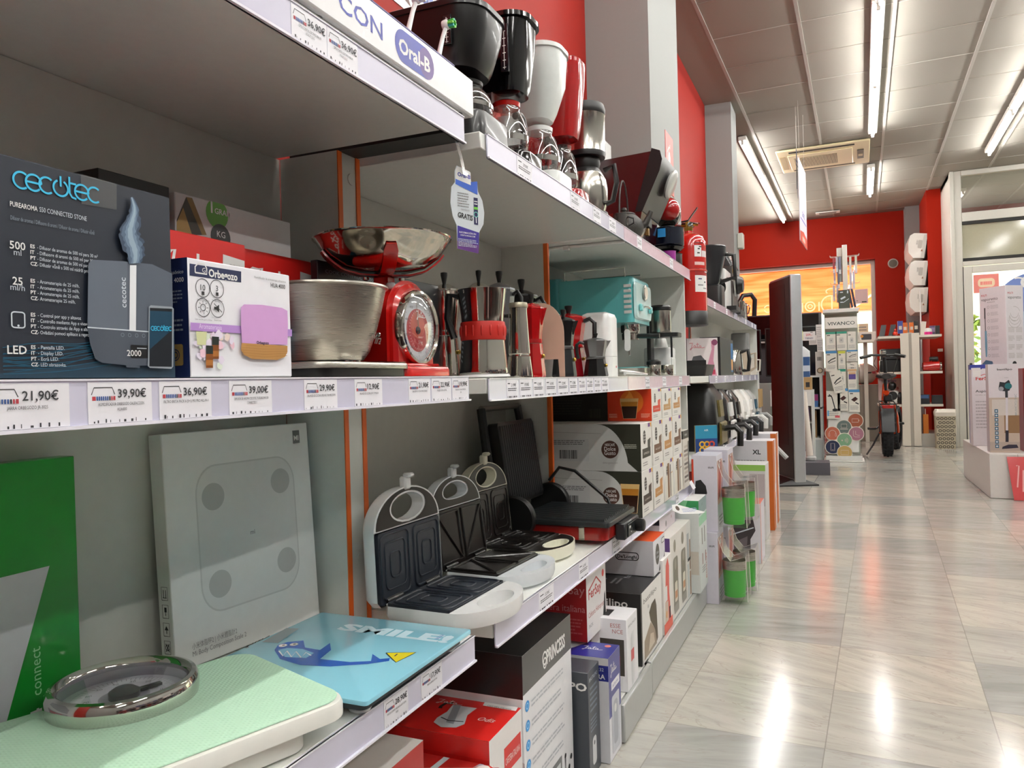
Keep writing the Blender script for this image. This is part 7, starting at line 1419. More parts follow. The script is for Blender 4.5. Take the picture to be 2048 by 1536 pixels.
# open cubby cabinet
t = thing('cubby_cabinet', 'white cabinet with two open compartments beside the accessory stand', 'cabinet', (-.335, 9.30, 0)); bb = B(); bb.box(-.35, -.2, 0, .12, .2, .22, M('#b9c3c2', .4)); 
for z in (.22, .56, .91): bb.box(-.35, -.2, z, .12, .2, z+.02, M('#d6d8d6', .4))
bb.box(.10, -.2, .24, .12, .2, .91, M('#d6d8d6', .4)); bb.box(-.35, -.2, .24, -.33, .2, .91, M('#d6d8d6', .4)); bb.box(-.33, .18, .24, .10, .2, .91, M('#18181a', .5)); bb.obj('carcass', t)
c = Carton(.15, .12, .14, M('#4a78b0', .4)); c.S.rect(0, .5, 1, 1, M('#b04a86', .4)); c.put('phone_box', 'pink and blue box in the upper cabinet compartment', 'box', -.33, 9.22, .5808)
for k, (z, lb) in enumerate(((.2405, 'lower brown carton in the bottom cabinet compartment'), (.3905, 'upper brown carton in the bottom cabinet compartment'))): Carton(.11, .12, .149, M('#8a6c44', .6)).put('carton', lb, 'box', -.33, 9.22, z)
c = Carton(.03, .06, .06, M('#5aa03a', .4)); c.put('ink_box', 'small green box in the upper cabinet compartment', 'box', -.395, 9.16, .5808)
c = Carton(.088, .08, .26, M('#cfccc6', .4)); c.S.bars(.2, .62, .75, .78, INK, 14); c.S.disc(.5, .2, .12, M('#6a5a48', .4)); c.S.disc(.5, .2, .08, M('#c9b79a', .4)); c.put('speaker_box', 'white box with barcode and brown round badge on the cubby cabinet', 'box', -.228, 9.16, .9308)
# televisions
def tv(label, x0, x1, z0, z1, y, m, rot=0., stand_z=None):
    t = thing('television', label, 'television', ((x0+x1)/2, y, z0 if stand_z is None else stand_z), rot); o = t.location.z; w_ = (x1-x0)/2
    B().box(-w_, -.02, z0-o, w_, .03, z1-o, m, .006).obj('panel', t); B().box(-w_+.015, -.0212, z0-o+.02, w_-.015, -.0202, z1-o-.015, GLOSSBLK).obj('screen', t)
    if stand_z is not None: B().box(-.04, -.005, .012, .04, .02, z0-o-.001, BLACK).box(-.2, -.1, 0, .2, .08, .012, BLACK, .003).obj('foot', t)
    return t
t = thing('tv_counter', 'low grey counter under the televisions', 'counter', (-.80, 10.75, 0)); B().box(-.75, -.3, 0, .55, .3, .84, M('#8d908c', .5), .005).obj('body', t)
tv('black television with price cards on it, facing the aisle', -.92, -.26, .93, 1.56, 10.55, BLACK, 0, .8408)
tv('black television behind the first one, partly hidden by the totem', -1.45, -.98, .95, 1.55, 10.62, BLACK, 0, .8408)
t = thing('tv_wall_unit', 'grey wall stand holding the upper televisions', 'stand', (-.9, 11.40, 0)); B().box(-.75, .05, 0, .65, .11, 1.80, M('#55565a', .5)).obj('back_board', t); B().box(-.75, -.1, 1.40, .65, .05, 1.42, M('#c9c4be', .4)).obj('ledge', t)
tv('large grey backed television above the lower black ones', -1.30, -.27, 1.435, 1.79, 11.36, M('#3a3c3f', .5), 0, 1.4208)
def card(label, px, py, y, w_, h_, m, draw=None, name='price_card'):
    p = at(px, py, y=y); b = B(); b.box(-w_/2, -.0008, -h_/2, w_/2, 0, h_/2, m); f = Fr(b, (-w_/2, -.0008, -h_/2), (1, 0, 0), (0, 0, 1), w_, h_)
    if draw: draw(f)
    return tag(b.obj(name, None, (p.x, y, p.z)), label, 'card')
card('white price card reading 209 on the black television', 1618, 672, 10.524, .15, .115, WHITE, lambda f: (f.text('209,-', .5, .52, .34, M('#c8324a', .5), 'C', bold=.02), f.text('TIENZ1', .5, .16, .26, M('#2a3a6a', .5), 'C', bold=.02), f.rect(.6, .86, .8, .92, INK)))
card('yellow tag beside the 209 price card', 1602, 671, 10.523, .045, .12, M('#d6dc2a', .5)); card('small white card under the 209 price card', 1628, 680, 10.5275, .12, .12, M('#d4d2ce', .5), lambda f: f.lines(.1, .1, .9, .5, 4, GREYTXT, 3))
card('narrow white card at the right edge of the black television', 1638, 668, 10.5265, .07, .24, M('#dcdad6', .5), lambda f: f.lines(.1, .1, .9, .9, 8, GREYTXT, 5)); card('grey info card low on the black television edge', 1640, 690, 10.5235, .07, .17, M('#c6c6c4', .5), lambda f: f.lines(.1, .1, .9, .9, 6, GREYTXT, 6))
# boxes between the shelf end and the totem
c = Carton(.4, .3, .46, CARD); c.put('carton', 'tall olive brown carton behind the totem at the shelf end', 'box', -.86, 6.72, .0008)
c = Carton(.42, .3, .22, M('#d9d8d6', .4)); c.S.lines(.2, .3, .9, .7, 3, GREYTXT, 3); c.S.rect(.4, 0, .9, .2, M('#5a2a3a', .4)); c.put('soundbar_box', 'white box on the olive brown carton', 'box', -.85, 6.72, .4616)
c = Carton(.44, .3, .15, CARD); c.S.rect(.1, .2, .9, .75, M('#2a2a2a', .4)); c.put('soundbar_box', 'brown carton with a black soundbar picture, above the white box', 'box', -.85, 6.72, .6824)
c = Carton(.30, .2, .15, M('#dededd', .4)); c.S.poly([(.2, .3), (.28, .7), (.32, .7), (.3, .4), (.9, .1), (.9, .0)], INK); c.S.rect(.5, .2, .58, .6, INK); c.put('gadget_box', 'white box with a black gadget picture, topmost at the shelf end', 'box', -.80, 6.72, .8332)
t = thing('ironing_handle', 'grey folded plastic handle leaning at the end of the low shelf', 'handle', (-.50, 6.30, .0)); B().tube([(0, 0, .01), (-.03, .0, .3), (-.06, 0, .45), (.0, .0, .40), (.09, 0, .30)], .018, M('#a9aaa8', .4), 8).obj('handle', t)

# ================================================================ accessory stand
VY = 9.0; GL = glass('stand_glass', (.93, .97, .95), .05)
t = thing('accessory_stand', 'tall white glass accessory stand with the header VIVANCO and coloured icon discs', 'stand', (-.005, VY+.10, 0))
B().box(-.20, -.19, .0, .20, .19, .012, M('#dcdad4', .4), .003).box(-.18, -.14, .012, .18, .14, .06, M('#d2d2ce', .4), .003).obj('base', t)
B().box(-.178, -.125, 1.60, .178, .12, 1.64, M('#d9d8d2', .4), .003).obj('top_board', t)
for s in (-.176, .17): B().box(s, -.12, .06, s+.006, .12, 1.60, GL).obj('glass_side', t)
B().box(-.165, .06, .062, .165, .075, 1.598, M('#c4c4ba', .5)).obj('back_board', t)
bb = B(); bb.box(-.155, -.115, 1.43, .16, -.109, 1.55, M('#dedcd4', .4)); f = Fr(bb, (-.155, -.115, 1.43), (1, 0, 0), (0, 0, 1), .315, .12); f.text('VIVANCO', .5, .30, .42, M('#3a4644', .5), 'C', fit=.86, bold=.015); bb.obj('header_sign', t)
bb = B(); bb.box(-.15, -.108, .10, .15, -.104, .62, M('#dcdcd8', .45)); f = Fr(bb, (-.15, -.108, .10), (1, 0, 0), (0, 0, 1), .30, .52); f.text('and', .36, .93, .05, BLUE, 'C', bold=.02); f.text('Solutions', .36, .86, .055, M('#3a3a44', .5), 'C', bold=.02); bb.obj('lower_panel', t)
DISC = ((1711, 841, '#9a5237', 'bat'), (1688, 854, '#5f6e6a', 'lap'), (1665, 867, '#b8634a', 'head'), (1712.5, 867.5, '#a06a7c', 'tab'), (1689, 880, '#77a07e', 'wave'), (1665.5, 894, '#1e2748', 'phone'), (1689.5, 905, '#b8995a', 'tv'))
for k, (px, py, cl, ic) in enumerate(DISC):
    p = at(px, py, y=VY-.012-.0012*k); bb = B(); bb.lathe([(.078, -.001), (.078, 0)], M('#dcd6ca', .4), 36, ax='y'); f = Fr(bb, (-.078, -.001, -.078), (1, 0, 0), (0, 0, 1), .156, .156); f.disc(.5, .5, .455, M(cl, .5), 36); lc = M('#c9b8ae', .5)
    if ic == 'bat': f.stroke([(.28, .38), (.68, .38), (.68, .62), (.28, .62)], .03, lc, True); f.rect(.69, .45, .73, .55, lc)
    elif ic == 'lap': f.stroke([(.32, .45), (.68, .45), (.68, .7), (.32, .7)], .03, lc, True); f.rect(.34, .47, .66, .68, M('#52605c', .5)); f.stroke([(.25, .36), (.75, .36)], .04, lc)
    elif ic == 'head': f.arc(.5, .5, .22, .03, lc, 0, 180); f.rect(.24, .3, .34, .5, lc); f.rect(.66, .3, .76, .5, lc); f.rect(.265, .32, .325, .48, M(cl, .5)); f.rect(.675, .32, .735, .48, M(cl, .5))
    elif ic == 'tab': f.stroke([(.32, .72), (.32, .36), (.42, .28), (.72, .28)], .03, lc); f.stroke([(.46, .7), (.46, .45), (.62, .40), (.72, .40)], .03, lc)
    elif ic == 'wave': [f.arc(.45, .47, r, .03, lc, -45, 45) for r in (.1, .18, .26)]; f.disc(.35, .47, .05, lc)
    elif ic == 'phone': f.stroke([(.38, .25), (.62, .25), (.62, .75), (.38, .75)], .03, lc, True); f.stroke([(.45, .3), (.55, .3)], .03, lc)
    else: f.stroke([(.26, .36), (.74, .36), (.74, .66), (.26, .66)], .03, lc, True)
    o = bb.obj('icon_disc', t); o.location = Vector((p.x, VY-.012-.0012*k, p.z))-t.location
# blister packs hanging on the stand
def pack(px, py, w_, h_, col, label, rot=0., top=None, pic=None, y=VY-.025, group=None):
    p = at(px, py, y=y); b = B(); b.box(-w_/2, 0, -h_, w_/2, .012, 0, M('#d6d3c8', .4)); f = Fr(b, (-w_/2, 0, -h_), (1, 0, 0), (0, 0, 1), w_, h_)
    if top: f.rect(0, .88, 1, 1, M(top, .4))
    f.rect(.1, .80, .4, .84, INK); f.lines(.12, .1, .88, .3, 3, GREYTXT, int(px))
    if pic == 'cable': f.stroke([(.2, .45), (.5, .58), (.9, .66)], .05, INK); f.stroke([(.25, .40), (.6, .46), (.9, .52)], .03, INK)
    elif pic == 'dots': f.disc(.42, .2, .06, INK); f.disc(.58, .2, .06, INK); f.stroke([(.3, .62), (.7, .55)], .06, INK)
    elif pic == 'plug': f.rrect(.3, .4, .7, .68, .05, M('#bdbdb6', .4)); f.disc(.5, .54, .04, GREYTXT)
    elif pic == 'hub': f.poly([(.2, .55), (.6, .68), (.85, .58), (.5, .45)], M('#3a1a16', .4)); f.stroke([(.6, .42), (.9, .35)], .05, INK)
    elif pic == 'mic': f.stroke([(.2, .88), (.4, .78), (.55, .5), (.62, .35)], .035, INK); f.disc(.62, .32, .09, INK, 20, .6); f.rect(.6, .04, .95, .12, M('#c2525a', .4)); f.rect(.05, .1, .15, .3, M('#4a9ad0', .4))
    elif pic == 'violet': f.rect(.1, .5, .9, .75, M('#4a3a78', .4)); f.rect(.1, .75, .9, .85, M('#c9a27a', .4))
    hk = B().tube([(0, .004, -.006), (0, .06, -.004)], .002, CHROME, 5)
    o = b.obj('accessory_pack', None, (p.x, y, p.z), (0, radians(rot), 0)); hk.obj('hook', o); return tag(o, label, 'blister pack', 'accessory packs on the stand')
G_ = '#2f8a72'; B_ = '#3f7fb0'
for a in ((1662, 664, .105, .20, 0, 'tall white charger pack at the upper left of the accessory stand', 0, G_, 'plug'), (1682, 663, .11, .20, 0, 'tall white charger pack in the middle of the top row', 0, G_, 'plug'), (1703, 663, .08, .20, 0, 'narrow charger pack at the upper right of the accessory stand', 0, None, 'plug'),
          (1662, 702, .11, .22, 0, 'cable pack with two black plugs, second row left', 0, B_, 'cable'), (1683, 702, .07, .22, 0, 'narrow plug pack with a yellow header, second row middle', 0, '#c6cc4a', 'plug'), (1704, 700, .105, .13, 0, 'blue topped cable pack, second row right', 0, B_, 'cable'), (1704, 723, .10, .085, 0, 'small white pack with two dots, below the blue topped one', 0, None, 'dots'),
          (1669, 742, .11, .24, 0, 'crooked cable pack hanging askew at the left', -12, None, 'cable'), (1684, 738, .07, .23, 0, 'narrow white adapter pack in the third row', 0, G_, 'plug'), (1704, 738, .085, .22, 0, 'beige and violet pack at the right of the third row', 0, '#c9a27a', 'violet'),
          (1666, 782, .135, .30, 0, 'desk microphone pack, largest on the accessory stand', 0, None, 'mic'), (1685, 777, .105, .24, 0, 'adapter pack with a blue top beside the microphone pack', 0, B_, 'hub'), (1708, 779, .105, .24, 0, 'hub pack with a dark red device at the lower right', 0, B_, 'hub')):
    pack(a[0], a[1], a[2], a[3], a[4], a[5], a[6], a[7], a[8], y=VY-.03 if a[6] == 0 else VY-.046)
# revolving rack on top of the stand
t = thing('revolving_rack', 'white hook panel rack standing on top of the accessory stand', 'rack', (.045, 9.14, 1.6405)); h_ = at(1680, 492, y=9.14).z-1.6405
bb = B(); bb.box(-.02, -.06, 0, .03, .06, h_, M('#d2cfc4', .4), .003); bb.box(-.075, .0, .30, -.0205, .012, h_-.02, M('#d9d6cc', .4), .002); bb.obj('panel', t); B().box(-.12, -.10, 0.0, .14, .10, .006, M('#d9d8d2', .4)).obj('foot_plate', t)
HK = M('#c9c2b6', .3, .7)
for k, z in enumerate((.58, .57, .42, .28)):
    B().cyl((-.02, 0, z), (-.135, -.02, z), .003, HK, 6).tube([(-.135, -.02, z), (-.145, -.02, z+.015)], .003, HK, 6).obj('hook', t); B().cyl((.03, 0, z), (.14, -.02, z), .003, HK, 6).tube([(.14, -.02, z), (.15, -.02, z+.015)], .003, HK, 6).obj('hook', t)
R = random.Random(9)
for k, (dx, z, hh_, cl, lb) in enumerate(((-.105, .57, .17, '#8a3038', 'dark red pack on the outer left hook of the rack'), (-.075, .575, .17, '#a8a8b4', 'grey pack second from the left on the rack'), (-.045, .575, .19, '#6a6a80', 'blue grey pack nearest the rack panel'), (.06, .57, .18, '#c6c0b2', 'pale pack on the upper right hook of the rack'), (.115, .575, .19, '#bfc0b0', 'greenish pack on the outer right hook of the rack'), (-.06, .41, .18, '#585b66', 'dark grey pack in the middle left row of the rack'), (-.1, .415, .13, '#9a8f90', 'narrow pack on the outer middle left hook'), (.06, .41, .20, '#a9aab8', 'lavender pack in the middle right row of the rack'), (.09, .41, .19, '#b3b4c0', 'pale lavender pack outside the lavender one'), (-.075, .27, .19, '#a9a3ac', 'grey mauve pack in the lowest left row of the rack'), (-.11, .27, .17, '#b3adb4', 'pale mauve pack on the lowest outer left hook'))):
    b = B(); b.box(-.011, -.05, -hh_, .011, .03, -.004, M(cl, .4)); f = Fr(b, (-.011, -.05, -hh_), (1, 0, 0), (0, 0, 1), .022, hh_-.004); f.rect(0, 0, 1, .25, M('#c9c9c9', .4)); o = b.obj('accessory_pack', None, (.045+dx, 9.14, 1.6405+z)); tag(o, lb, 'blister pack', 'accessory packs on the rack')
c = Carton(.115, .05, .195, M('#3a4034', .4)); c.S.stroke([(.2, .5), (.6, .62)], .09, PALE); c.S.rect(.15, .85, .4, .9, PALE); c.S.rect(.15, .3, .4, .35, PALE); c.S.stroke([(.4, .3), (.9, .5)], .03, PALE); c.S.rect(.75, .8, .85, .95, PALE); c.Wf.rect(0, 0, 1, 1, M('#9ac08a', .4)); c.put('gadget_box', 'dark green gadget box standing at the foot of the rack', 'box', .035, 9.04, 1.6472)
for k, lb in enumerate(('dark blue case leaning at the foot of the rack, nearest the green box', 'second dark blue case leaning beside the first on the stand top')): Carton(.022, .06, .20, M('#23273a', .4)).put('tablet_case', lb, 'case', .112+.03*k, 9.05, 1.6515, (0, radians(-9), 0))

# ================================================================ fat tyre bicycle
t = thing('bicycle', 'orange and black fat tyre folding bicycle seen from behind', 'bicycle', (.44, 9.20, 0)); OR = M('#b83a12', .25, coat=.5); TY = M('#17171a', .75); DKM = M('#222325', .4, .4)
def wheel(x, y, r, w_, name, yaw=0.):
    bb = B(); N = 36
    prof = [(r-w_*.75, -w_*.42), (r-w_*.25, -w_*.5), (r-.012, -w_*.34), (r, 0), (r-.012, w_*.34), (r-w_*.25, w_*.5), (r-w_*.75, w_*.42)]
    bb.lathe(prof, TY, N, ax='x', cap=False)
    for k in range(N):
        a = 2*pi*k/N
        for s in (-.3, 0, .3):
            aa = a+(pi/N if s == 0 else 0); rr_ = r-.006-abs(s)*.02; bb.xf(bb.mark(), Matrix()); i = bb.mark(); bb.box(-.011, -.010, -.005, .011, .010, .010, TY); bb.xf(i, Matrix.Rotation(aa, 4, 'X') @ Matrix.Translation((s*w_, 0, rr_)))
    o = bb.obj(name, t, (x, y, r+.01), (0, 0, yaw)); 
    q = B(); q.lathe([(r-w_*.75, -.03), (r-w_*.75-.012, -.02), (r-w_*.75-.012, .02), (r-w_*.75, .03)], DKM, N, ax='x', cap=False); q.lathe([(.05, -.05), (.06, -.02), (.06, .02), (.05, .05)], DKM, 20, ax='x')
    for k in range(14): a = 2*pi*k/14; q.cyl((.02*(-1)**k, .05*cos(a), .05*sin(a)), (0, (r-w_*.8)*cos(a), (r-w_*.8)*sin(a)), .0018, DKM, 4)
    q.obj('rim', o)
    return o
wheel(0, .27, .265, .105, 'rear_wheel'); wheel(.13, 1.18, .265, .105, 'front_wheel', radians(-10))
bb = B()
bb.tube([(0, .30, .72), (0, .42, .62), (.0, .60, .40), (0, .95, .52), (.03, 1.08, .80)], .032, OR, 10); bb.tube([(.07, .27, .275), (.065, .45, .50), (.02, .45, .60)], .012, OR, 8).tube([(-.07, .27, .275), (-.065, .45, .50), (-.02, .45, .60)], .012, OR, 8); bb.tube([(.07, .27, .275), (.05, .62, .33)], .014, OR, 8).tube([(-.07, .27, .275), (-.05, .62, .33)], .014, OR, 8); bb.tube([(.072, .20, .60), (.10, .16, .45), (.11, .25, .28)], .012, OR, 8)
bb.obj('frame', t)
B().tube([(0, .36, .60), (0, .33, .80), (0, .32, .86)], .017, BLACK, 10).obj('seat_post', t)
bb = B(); bb.loft([[(w_*cos(a), y, z+hh_*sin(a)) for a in [2*pi*k/14 for k in range(14)]] for y, w_, z, hh_ in ((.17, .05, .90, .03), (.22, .105, .905, .035), (.30, .095, .91, .03), (.40, .04, .915, .025), (.48, .022, .91, .02))], M('#1c1513', .5)); bb.obj('saddle', t)
bb = B(); bb.tube([(.03, 1.05, .70), (.03, 1.02, .98), (.02, .98, 1.13)], .02, BLACK, 10).tube([(-.22, .90, 1.13), (-.12, .95, 1.155), (0, .97, 1.15), (.12, .95, 1.145), (.23, .90, 1.12)], .014, BLACK, 8); bb.obj('handlebar', t)
for s in (-1, 1): B().cyl((s*.13, .948, 1.15), (s*.24, .90, 1.125), .019, BLACK, 10).obj('grip', t)
B().tube([(.10, .95, 1.15), (.16, .93, 1.10), (.12, .98, .95), (.06, 1.03, .75)], .004, BLACK, 5).tube([(-.06, .96, 1.15), (-.10, .95, 1.05), (.05, 1.02, .8)], .004, BLACK, 5).obj('brake_cable', t)
B().box(-.01, .93, 1.16, .04, .96, 1.20, CHROME, .004).obj('bell', t)
bb = B(); bb.loft([[(x*.062, .27-.30*cos(a), .275+.30*sin(a)+.01*(1-abs(x))) for x in (-1, -.6, 0, .6, 1)] for a in [radians(q) for q in (5, 25, 45, 65, 85, 105)]], M('#2f3234', .5), cap=False); bb.loft([[(x*.060, .27-.296*cos(a), .275+.296*sin(a)+.01*(1-abs(x))) for x in (1, .6, 0, -.6, -1)] for a in [radians(q) for q in (5, 25, 45, 65, 85, 105)]], M('#2f3234', .5), cap=False); bb.obj('fender', t)
B().tube([(-.075, .02, .60), (.075, .02, .60), (.075, .40, .62), (-.075, .40, .62)], .008, BLACK, 6, closed=True).cyl((-.03, .02, .60), (-.03, .40, .62), .005, BLACK, 6).cyl((.03, .02, .60), (.03, .40, .62), .005, BLACK, 6).cyl((-.075, .05, .60), (-.075, .27, .28), .006, BLACK, 6).cyl((.085, .05, .60), (.085, .27, .28), .006, BLACK, 6).obj('rear_rack', t)
B().box(-.055, .004, .555, .055, .016, .59, M('#a3120f', .2, coat=.5), .004).obj('rear_reflector', t)
B().box(-.02, .30, .62, .06, .46, .70, BLACK, .01).obj('battery_box', t)
for s, z in ((-1, .30), (1, .36)): B().cyl((s*.05, .62, .33), (s*.10, .60, z), .012, DKM, 8).box(s*.10, .55, z-.012, s*.19, .65, z+.012, BLACK, .005).obj('pedal', t)
B().lathe([(.09, 0), (.092, .004), (.088, .006)], DKM, 28, (.062, .62, .33), 'x').obj('chainring', t)
B().tube([(-.05, .50, .30), (-.14, .46, .12), (-.21, .43, .012)], .010, BLACK, 8).obj('kickstand', t)
B().lathe([(.05, 0), (.055, .02), (.03, .05)], BLACK, 20, ax='y').obj('headlamp', t, (.11, 1.13, .66)) 

# ================================================================ gondola with gadgets, air conditioners, hamper
GW = M('#d9d2c4', .45); t = thing('gondola', 'white end of a double sided gondola with shelves left and right', 'shelving', (.787, 10.9, 0))
B().box(-.105, 0, .005, -.012, .03, 1.43, GW, .002).obj('end_board', t); B().box(.022, 0, .005, .108, .03, 1.43, GW, .002).obj('end_board', t); B().box(-.0115, .006, .005, .0215, .03, 1.425, M('#a39d92', .4)).obj('channel', t); B().box(-.02, .0305, .0, .03, .78, 1.44, M('#b8b0a4', .5)).obj('spine', t)
for s, x0, x1 in ((-1, -.36, -.0205), (1, .0305, .36)):
    for z in (1.375, .915, .50): B().box(x0, .032, z, x1, .78, z+.03, GW, .002).obj('shelf', t)
    B().box(x0+.02, .04, .0, x1, .78, .16, M('#b8b5ac', .4)).obj('kick_box', t)
G1, G2, G3 = 1.4058, .9458, .5308
def gx_(px, z, y=11.0): return at(px, 700, y=y).x
for px, y, z, w_, h_, cl, lb, cat in ((1745, 11.02, G1, .0, 0, '', '', ''),): pass
def phone(px, label):
    x = gx_(px, G1); t = thing('phone_on_stand', label, 'phone', (x, 11.0, G1)); B().box(-.05, -.04, 0, .05, .04, .008, BLACK, .003).obj('stand', t); B().loft([[(-.03, .0, .009), (.035, .0, .009), (.035, .01, .009), (-.03, .01, .009)], [(.0, .03, .15), (.06, .03, .15), (.06, .04, .15), (.0, .04, .15)]], M('#1a1a1e', .2, coat=.4)).obj('phone', t)
phone(1764, 'black phone on a stand at the left of the gondola top'); phone(1783, 'second black phone on a stand, right of the first')
t = thing('toy', 'small red gadget beside the phones on the gondola', 'gadget', (gx_(1791, 0), 11.0, G1)); B().ell((0, 0, .03), (.03, .03, .03), M('#c8321c', .4), 16).obj('body', t); B().ell((0, 0, .072), (.014, .014, .02), M('#c8321c', .4), 12).obj('head', t)
for px, w_, h_, cl, lb in ((1801.5, .06, .16, '#2f3f8a', 'blue gadget box on the gondola top'), (1811, .055, .135, '#c8641c', 'orange gadget box left of the channel'), (1824, .05, .135, '#d0691e', 'orange gadget box right of the channel'), (1833, .06, .15, '#1c1a18', 'black and white gadget box on the gondola top')):
    x = gx_(px, G1, 11.12); c = Carton(w_, .06, h_, M(cl, .4)); c.S.rect(.2, .3, .8, .6, M('#c8c2b4', .4)); c.put('gadget_box', lb, 'box', x, 11.12, 1.4312 if abs(x-.80) < .09 else G1) if False else c.put('gadget_box', lb, 'box', x, 11.12, 1.4408)
c = Carton(.055, .05, .17, M('#dcd6c8', .4)); c.put('gadget_box', 'leaning white box behind the black and white one', 'box', gx_(1846, G1), 11.02, G1, (0, radians(6), 0))
t = thing('speaker', 'white round speaker with a pink base on the right gondola top', 'speaker', (gx_(1857, 0), 11.02, G1)); B().lathe([(.048, 0), (.05, .004), (.05, .035)], M('#d8308a', .4), 24).obj('base', t); B().lathe([(.05, .0355), (.045, .07), (.02, .085), (.0001, .087)], WHITEPL, 24).obj('shell', t)
c = Carton(.07, .05, .12, M('#5a4a6a', .4)); c.S.rect(.1, .3, .9, .8, M('#8a7a9a', .4)); c.put('gadget_box', 'purple patterned gadget box at the right gondola top', 'box', gx_(1866, 0, 11.2), 11.2, G1); c = Carton(.05, .05, .11, M('#1d1c1b', .4)); c.put('gadget_box', 'black gadget box at the right end of the gondola top', 'box', gx_(1876, 0), 11.02, G1)
c = Carton(.36, .10, .12, M('#d9cfc4', .4)); c.S.disc(.18, .45, .3, M('#9a9488', .4)); c.S.disc(.18, .45, .15, M('#4a4a4c', .4)); c.S.rrect(.5, .1, .85, .75, .1, M('#3a3a3e', .4)); c.S.disc(.52, .5, .16, M('#d98a2a', .4)); t = thing('camera_shelf', 'white wall ledge left of the gondola holding a camera box', 'shelf', (.30, 11.6, 1.36)); B().box(-.22, -.15, 0, .1, .2, .02, GW).box(-.03, .0, -1.36, .02, .05, 0, GW).obj('ledge', t); c.put('camera_box', 'white camera box with round grey camera pictures, left of the gondola', 'box', .245, 11.52, 1.3805)
t = thing('printer', 'black printer on the left middle shelf of the gondola', 'printer', (.60, 11.2, G2)); B().box(-.15, -.15, 0, .14, .15, .16, BLKPL, .01).obj('lower_body', t); B().box(-.14, -.14, .161, .13, .14, .30, M('#1b1b1c', .35), .008).obj('upper_body', t); B().box(-.03, -.1515, .2, .06, -.1405, .22, PALE).obj('badge', t)
t = thing('speaker', 'glossy red cylinder speaker on the right gondola shelf', 'speaker', (1.03, 11.02, G2)); B().lathe([(.045, -.10), (.058, -.09), (.06, 0), (.058, .09), (.045, .10)], M('#b0120e', .15, coat=.5), 28, (0, 0, .06), 'x').obj('body', t); B().lathe([(.045, .1002), (.05, .115), (.03, .118)], CHROME, 24, (0, 0, .06), 'x').obj('end_ring', t); B().box(-.01, -.02, .119, .012, .02, .17, M('#b0120e', .3), .004).obj('carry_handle', t)
t = thing('speaker', 'small black speaker lying on the red cylinder speaker', 'speaker', (1.06, 11.02, G2+.1215)); B().lathe([(.025, -.05), (.03, -.04), (.03, .04), (.025, .05)], BLKPL, 20, (0, 0, .03), 'x').obj('body', t)
t = thing('robot_toy', 'white and black robot toy on the left bottom shelf of the gondola', 'toy', (.60, 11.05, G3)); B().ell((0, 0, .09), (.09, .07, .09), WHITEPL, 20).obj('body', t); B().ell((.07, -.02, .08), (.06, .05, .075), BLKPL, 18).obj('wheel', t); B().ell((-.02, 0, .235), (.055, .05, .055), BLKPL, 18).obj('camera_head', t); B().cyl((-.01, 0, .17), (-.02, 0, .19), .02, BLACK, 10).obj('neck', t)
c = Carton(.11, .08, .12, M('#1a1c22', .4)); c.S.rect(.1, .6, .9, .95, M('#34507a', .4)); c.put('gadget_box', 'black and blue gadget box on the right bottom gondola shelf', 'box', .945, 11.0, G3); c = Carton(.12, .09, .11, M('#17181a', .4)); c.T.rect(0, 0, 1, 1, M('#2a4a8a', .4)); c.put('gadget_box', 'black box with a blue lid at the right end of the bottom shelf', 'box', 1.085, 11.0, G3)
c = Carton(.30, .12, .33, M('#d2b9b4', .45)); c.S.text('TIENZ1', .5, .86, .12, BLUE, 'C', bold=.02); c.S.text('B', .72, .55, .16, M('#a8323c', .5), bold=.02); c.put('appliance_box', 'pale pink box under the middle left gondola shelf', 'box', .585, 11.40, G3)
c = Carton(.06, .09, .24, M('#c2701f', .5)); o = c.put('paper_bag', 'slim orange bag with a handle standing under the right gondola shelf', 'bag', .95, 10.99, .1612); B().tube([(0, -.02, .24), (0, -.02, .31), (0, .02, .31), (0, .02, .24)], .004, M('#d6cfc0', .5), 6).obj('handle', o)
t = thing('table_unit', 'low beige cabinet with a white kettle barbecue shape behind the bicycle', 'cabinet', (.28, 11.9, 0)); B().box(-.22, -.2, 0, .22, .2, .78, M('#8f8478', .5), .004).obj('body', t); B().ell((0, -.02, .93), (.16, .16, .15), M('#cfc8bd', .4), 20).obj('white_dome', t); Fr_ = B(); f = Fr(Fr_, (.02, -.182, .93), (1, 0, 0), (0, 0, 1), .12, .06); f.poly([(0, .1), (.5, .1), (.6, .4), (.1, .4)], INK); f.poly([(.55, .5), (1, .6), (.95, .0), (.7, .0)], M('#a8323c', .5)); Fr_.obj('badge', t)
t = thing('white_cable', 'thin white cable hanging down the right side of the gondola', 'cable', (.99, 11.76, 1.0)); B().cyl((0, 0, .0), (.0, .02, 1.05), .008, WHITEPL, 8).obj('cable', t)
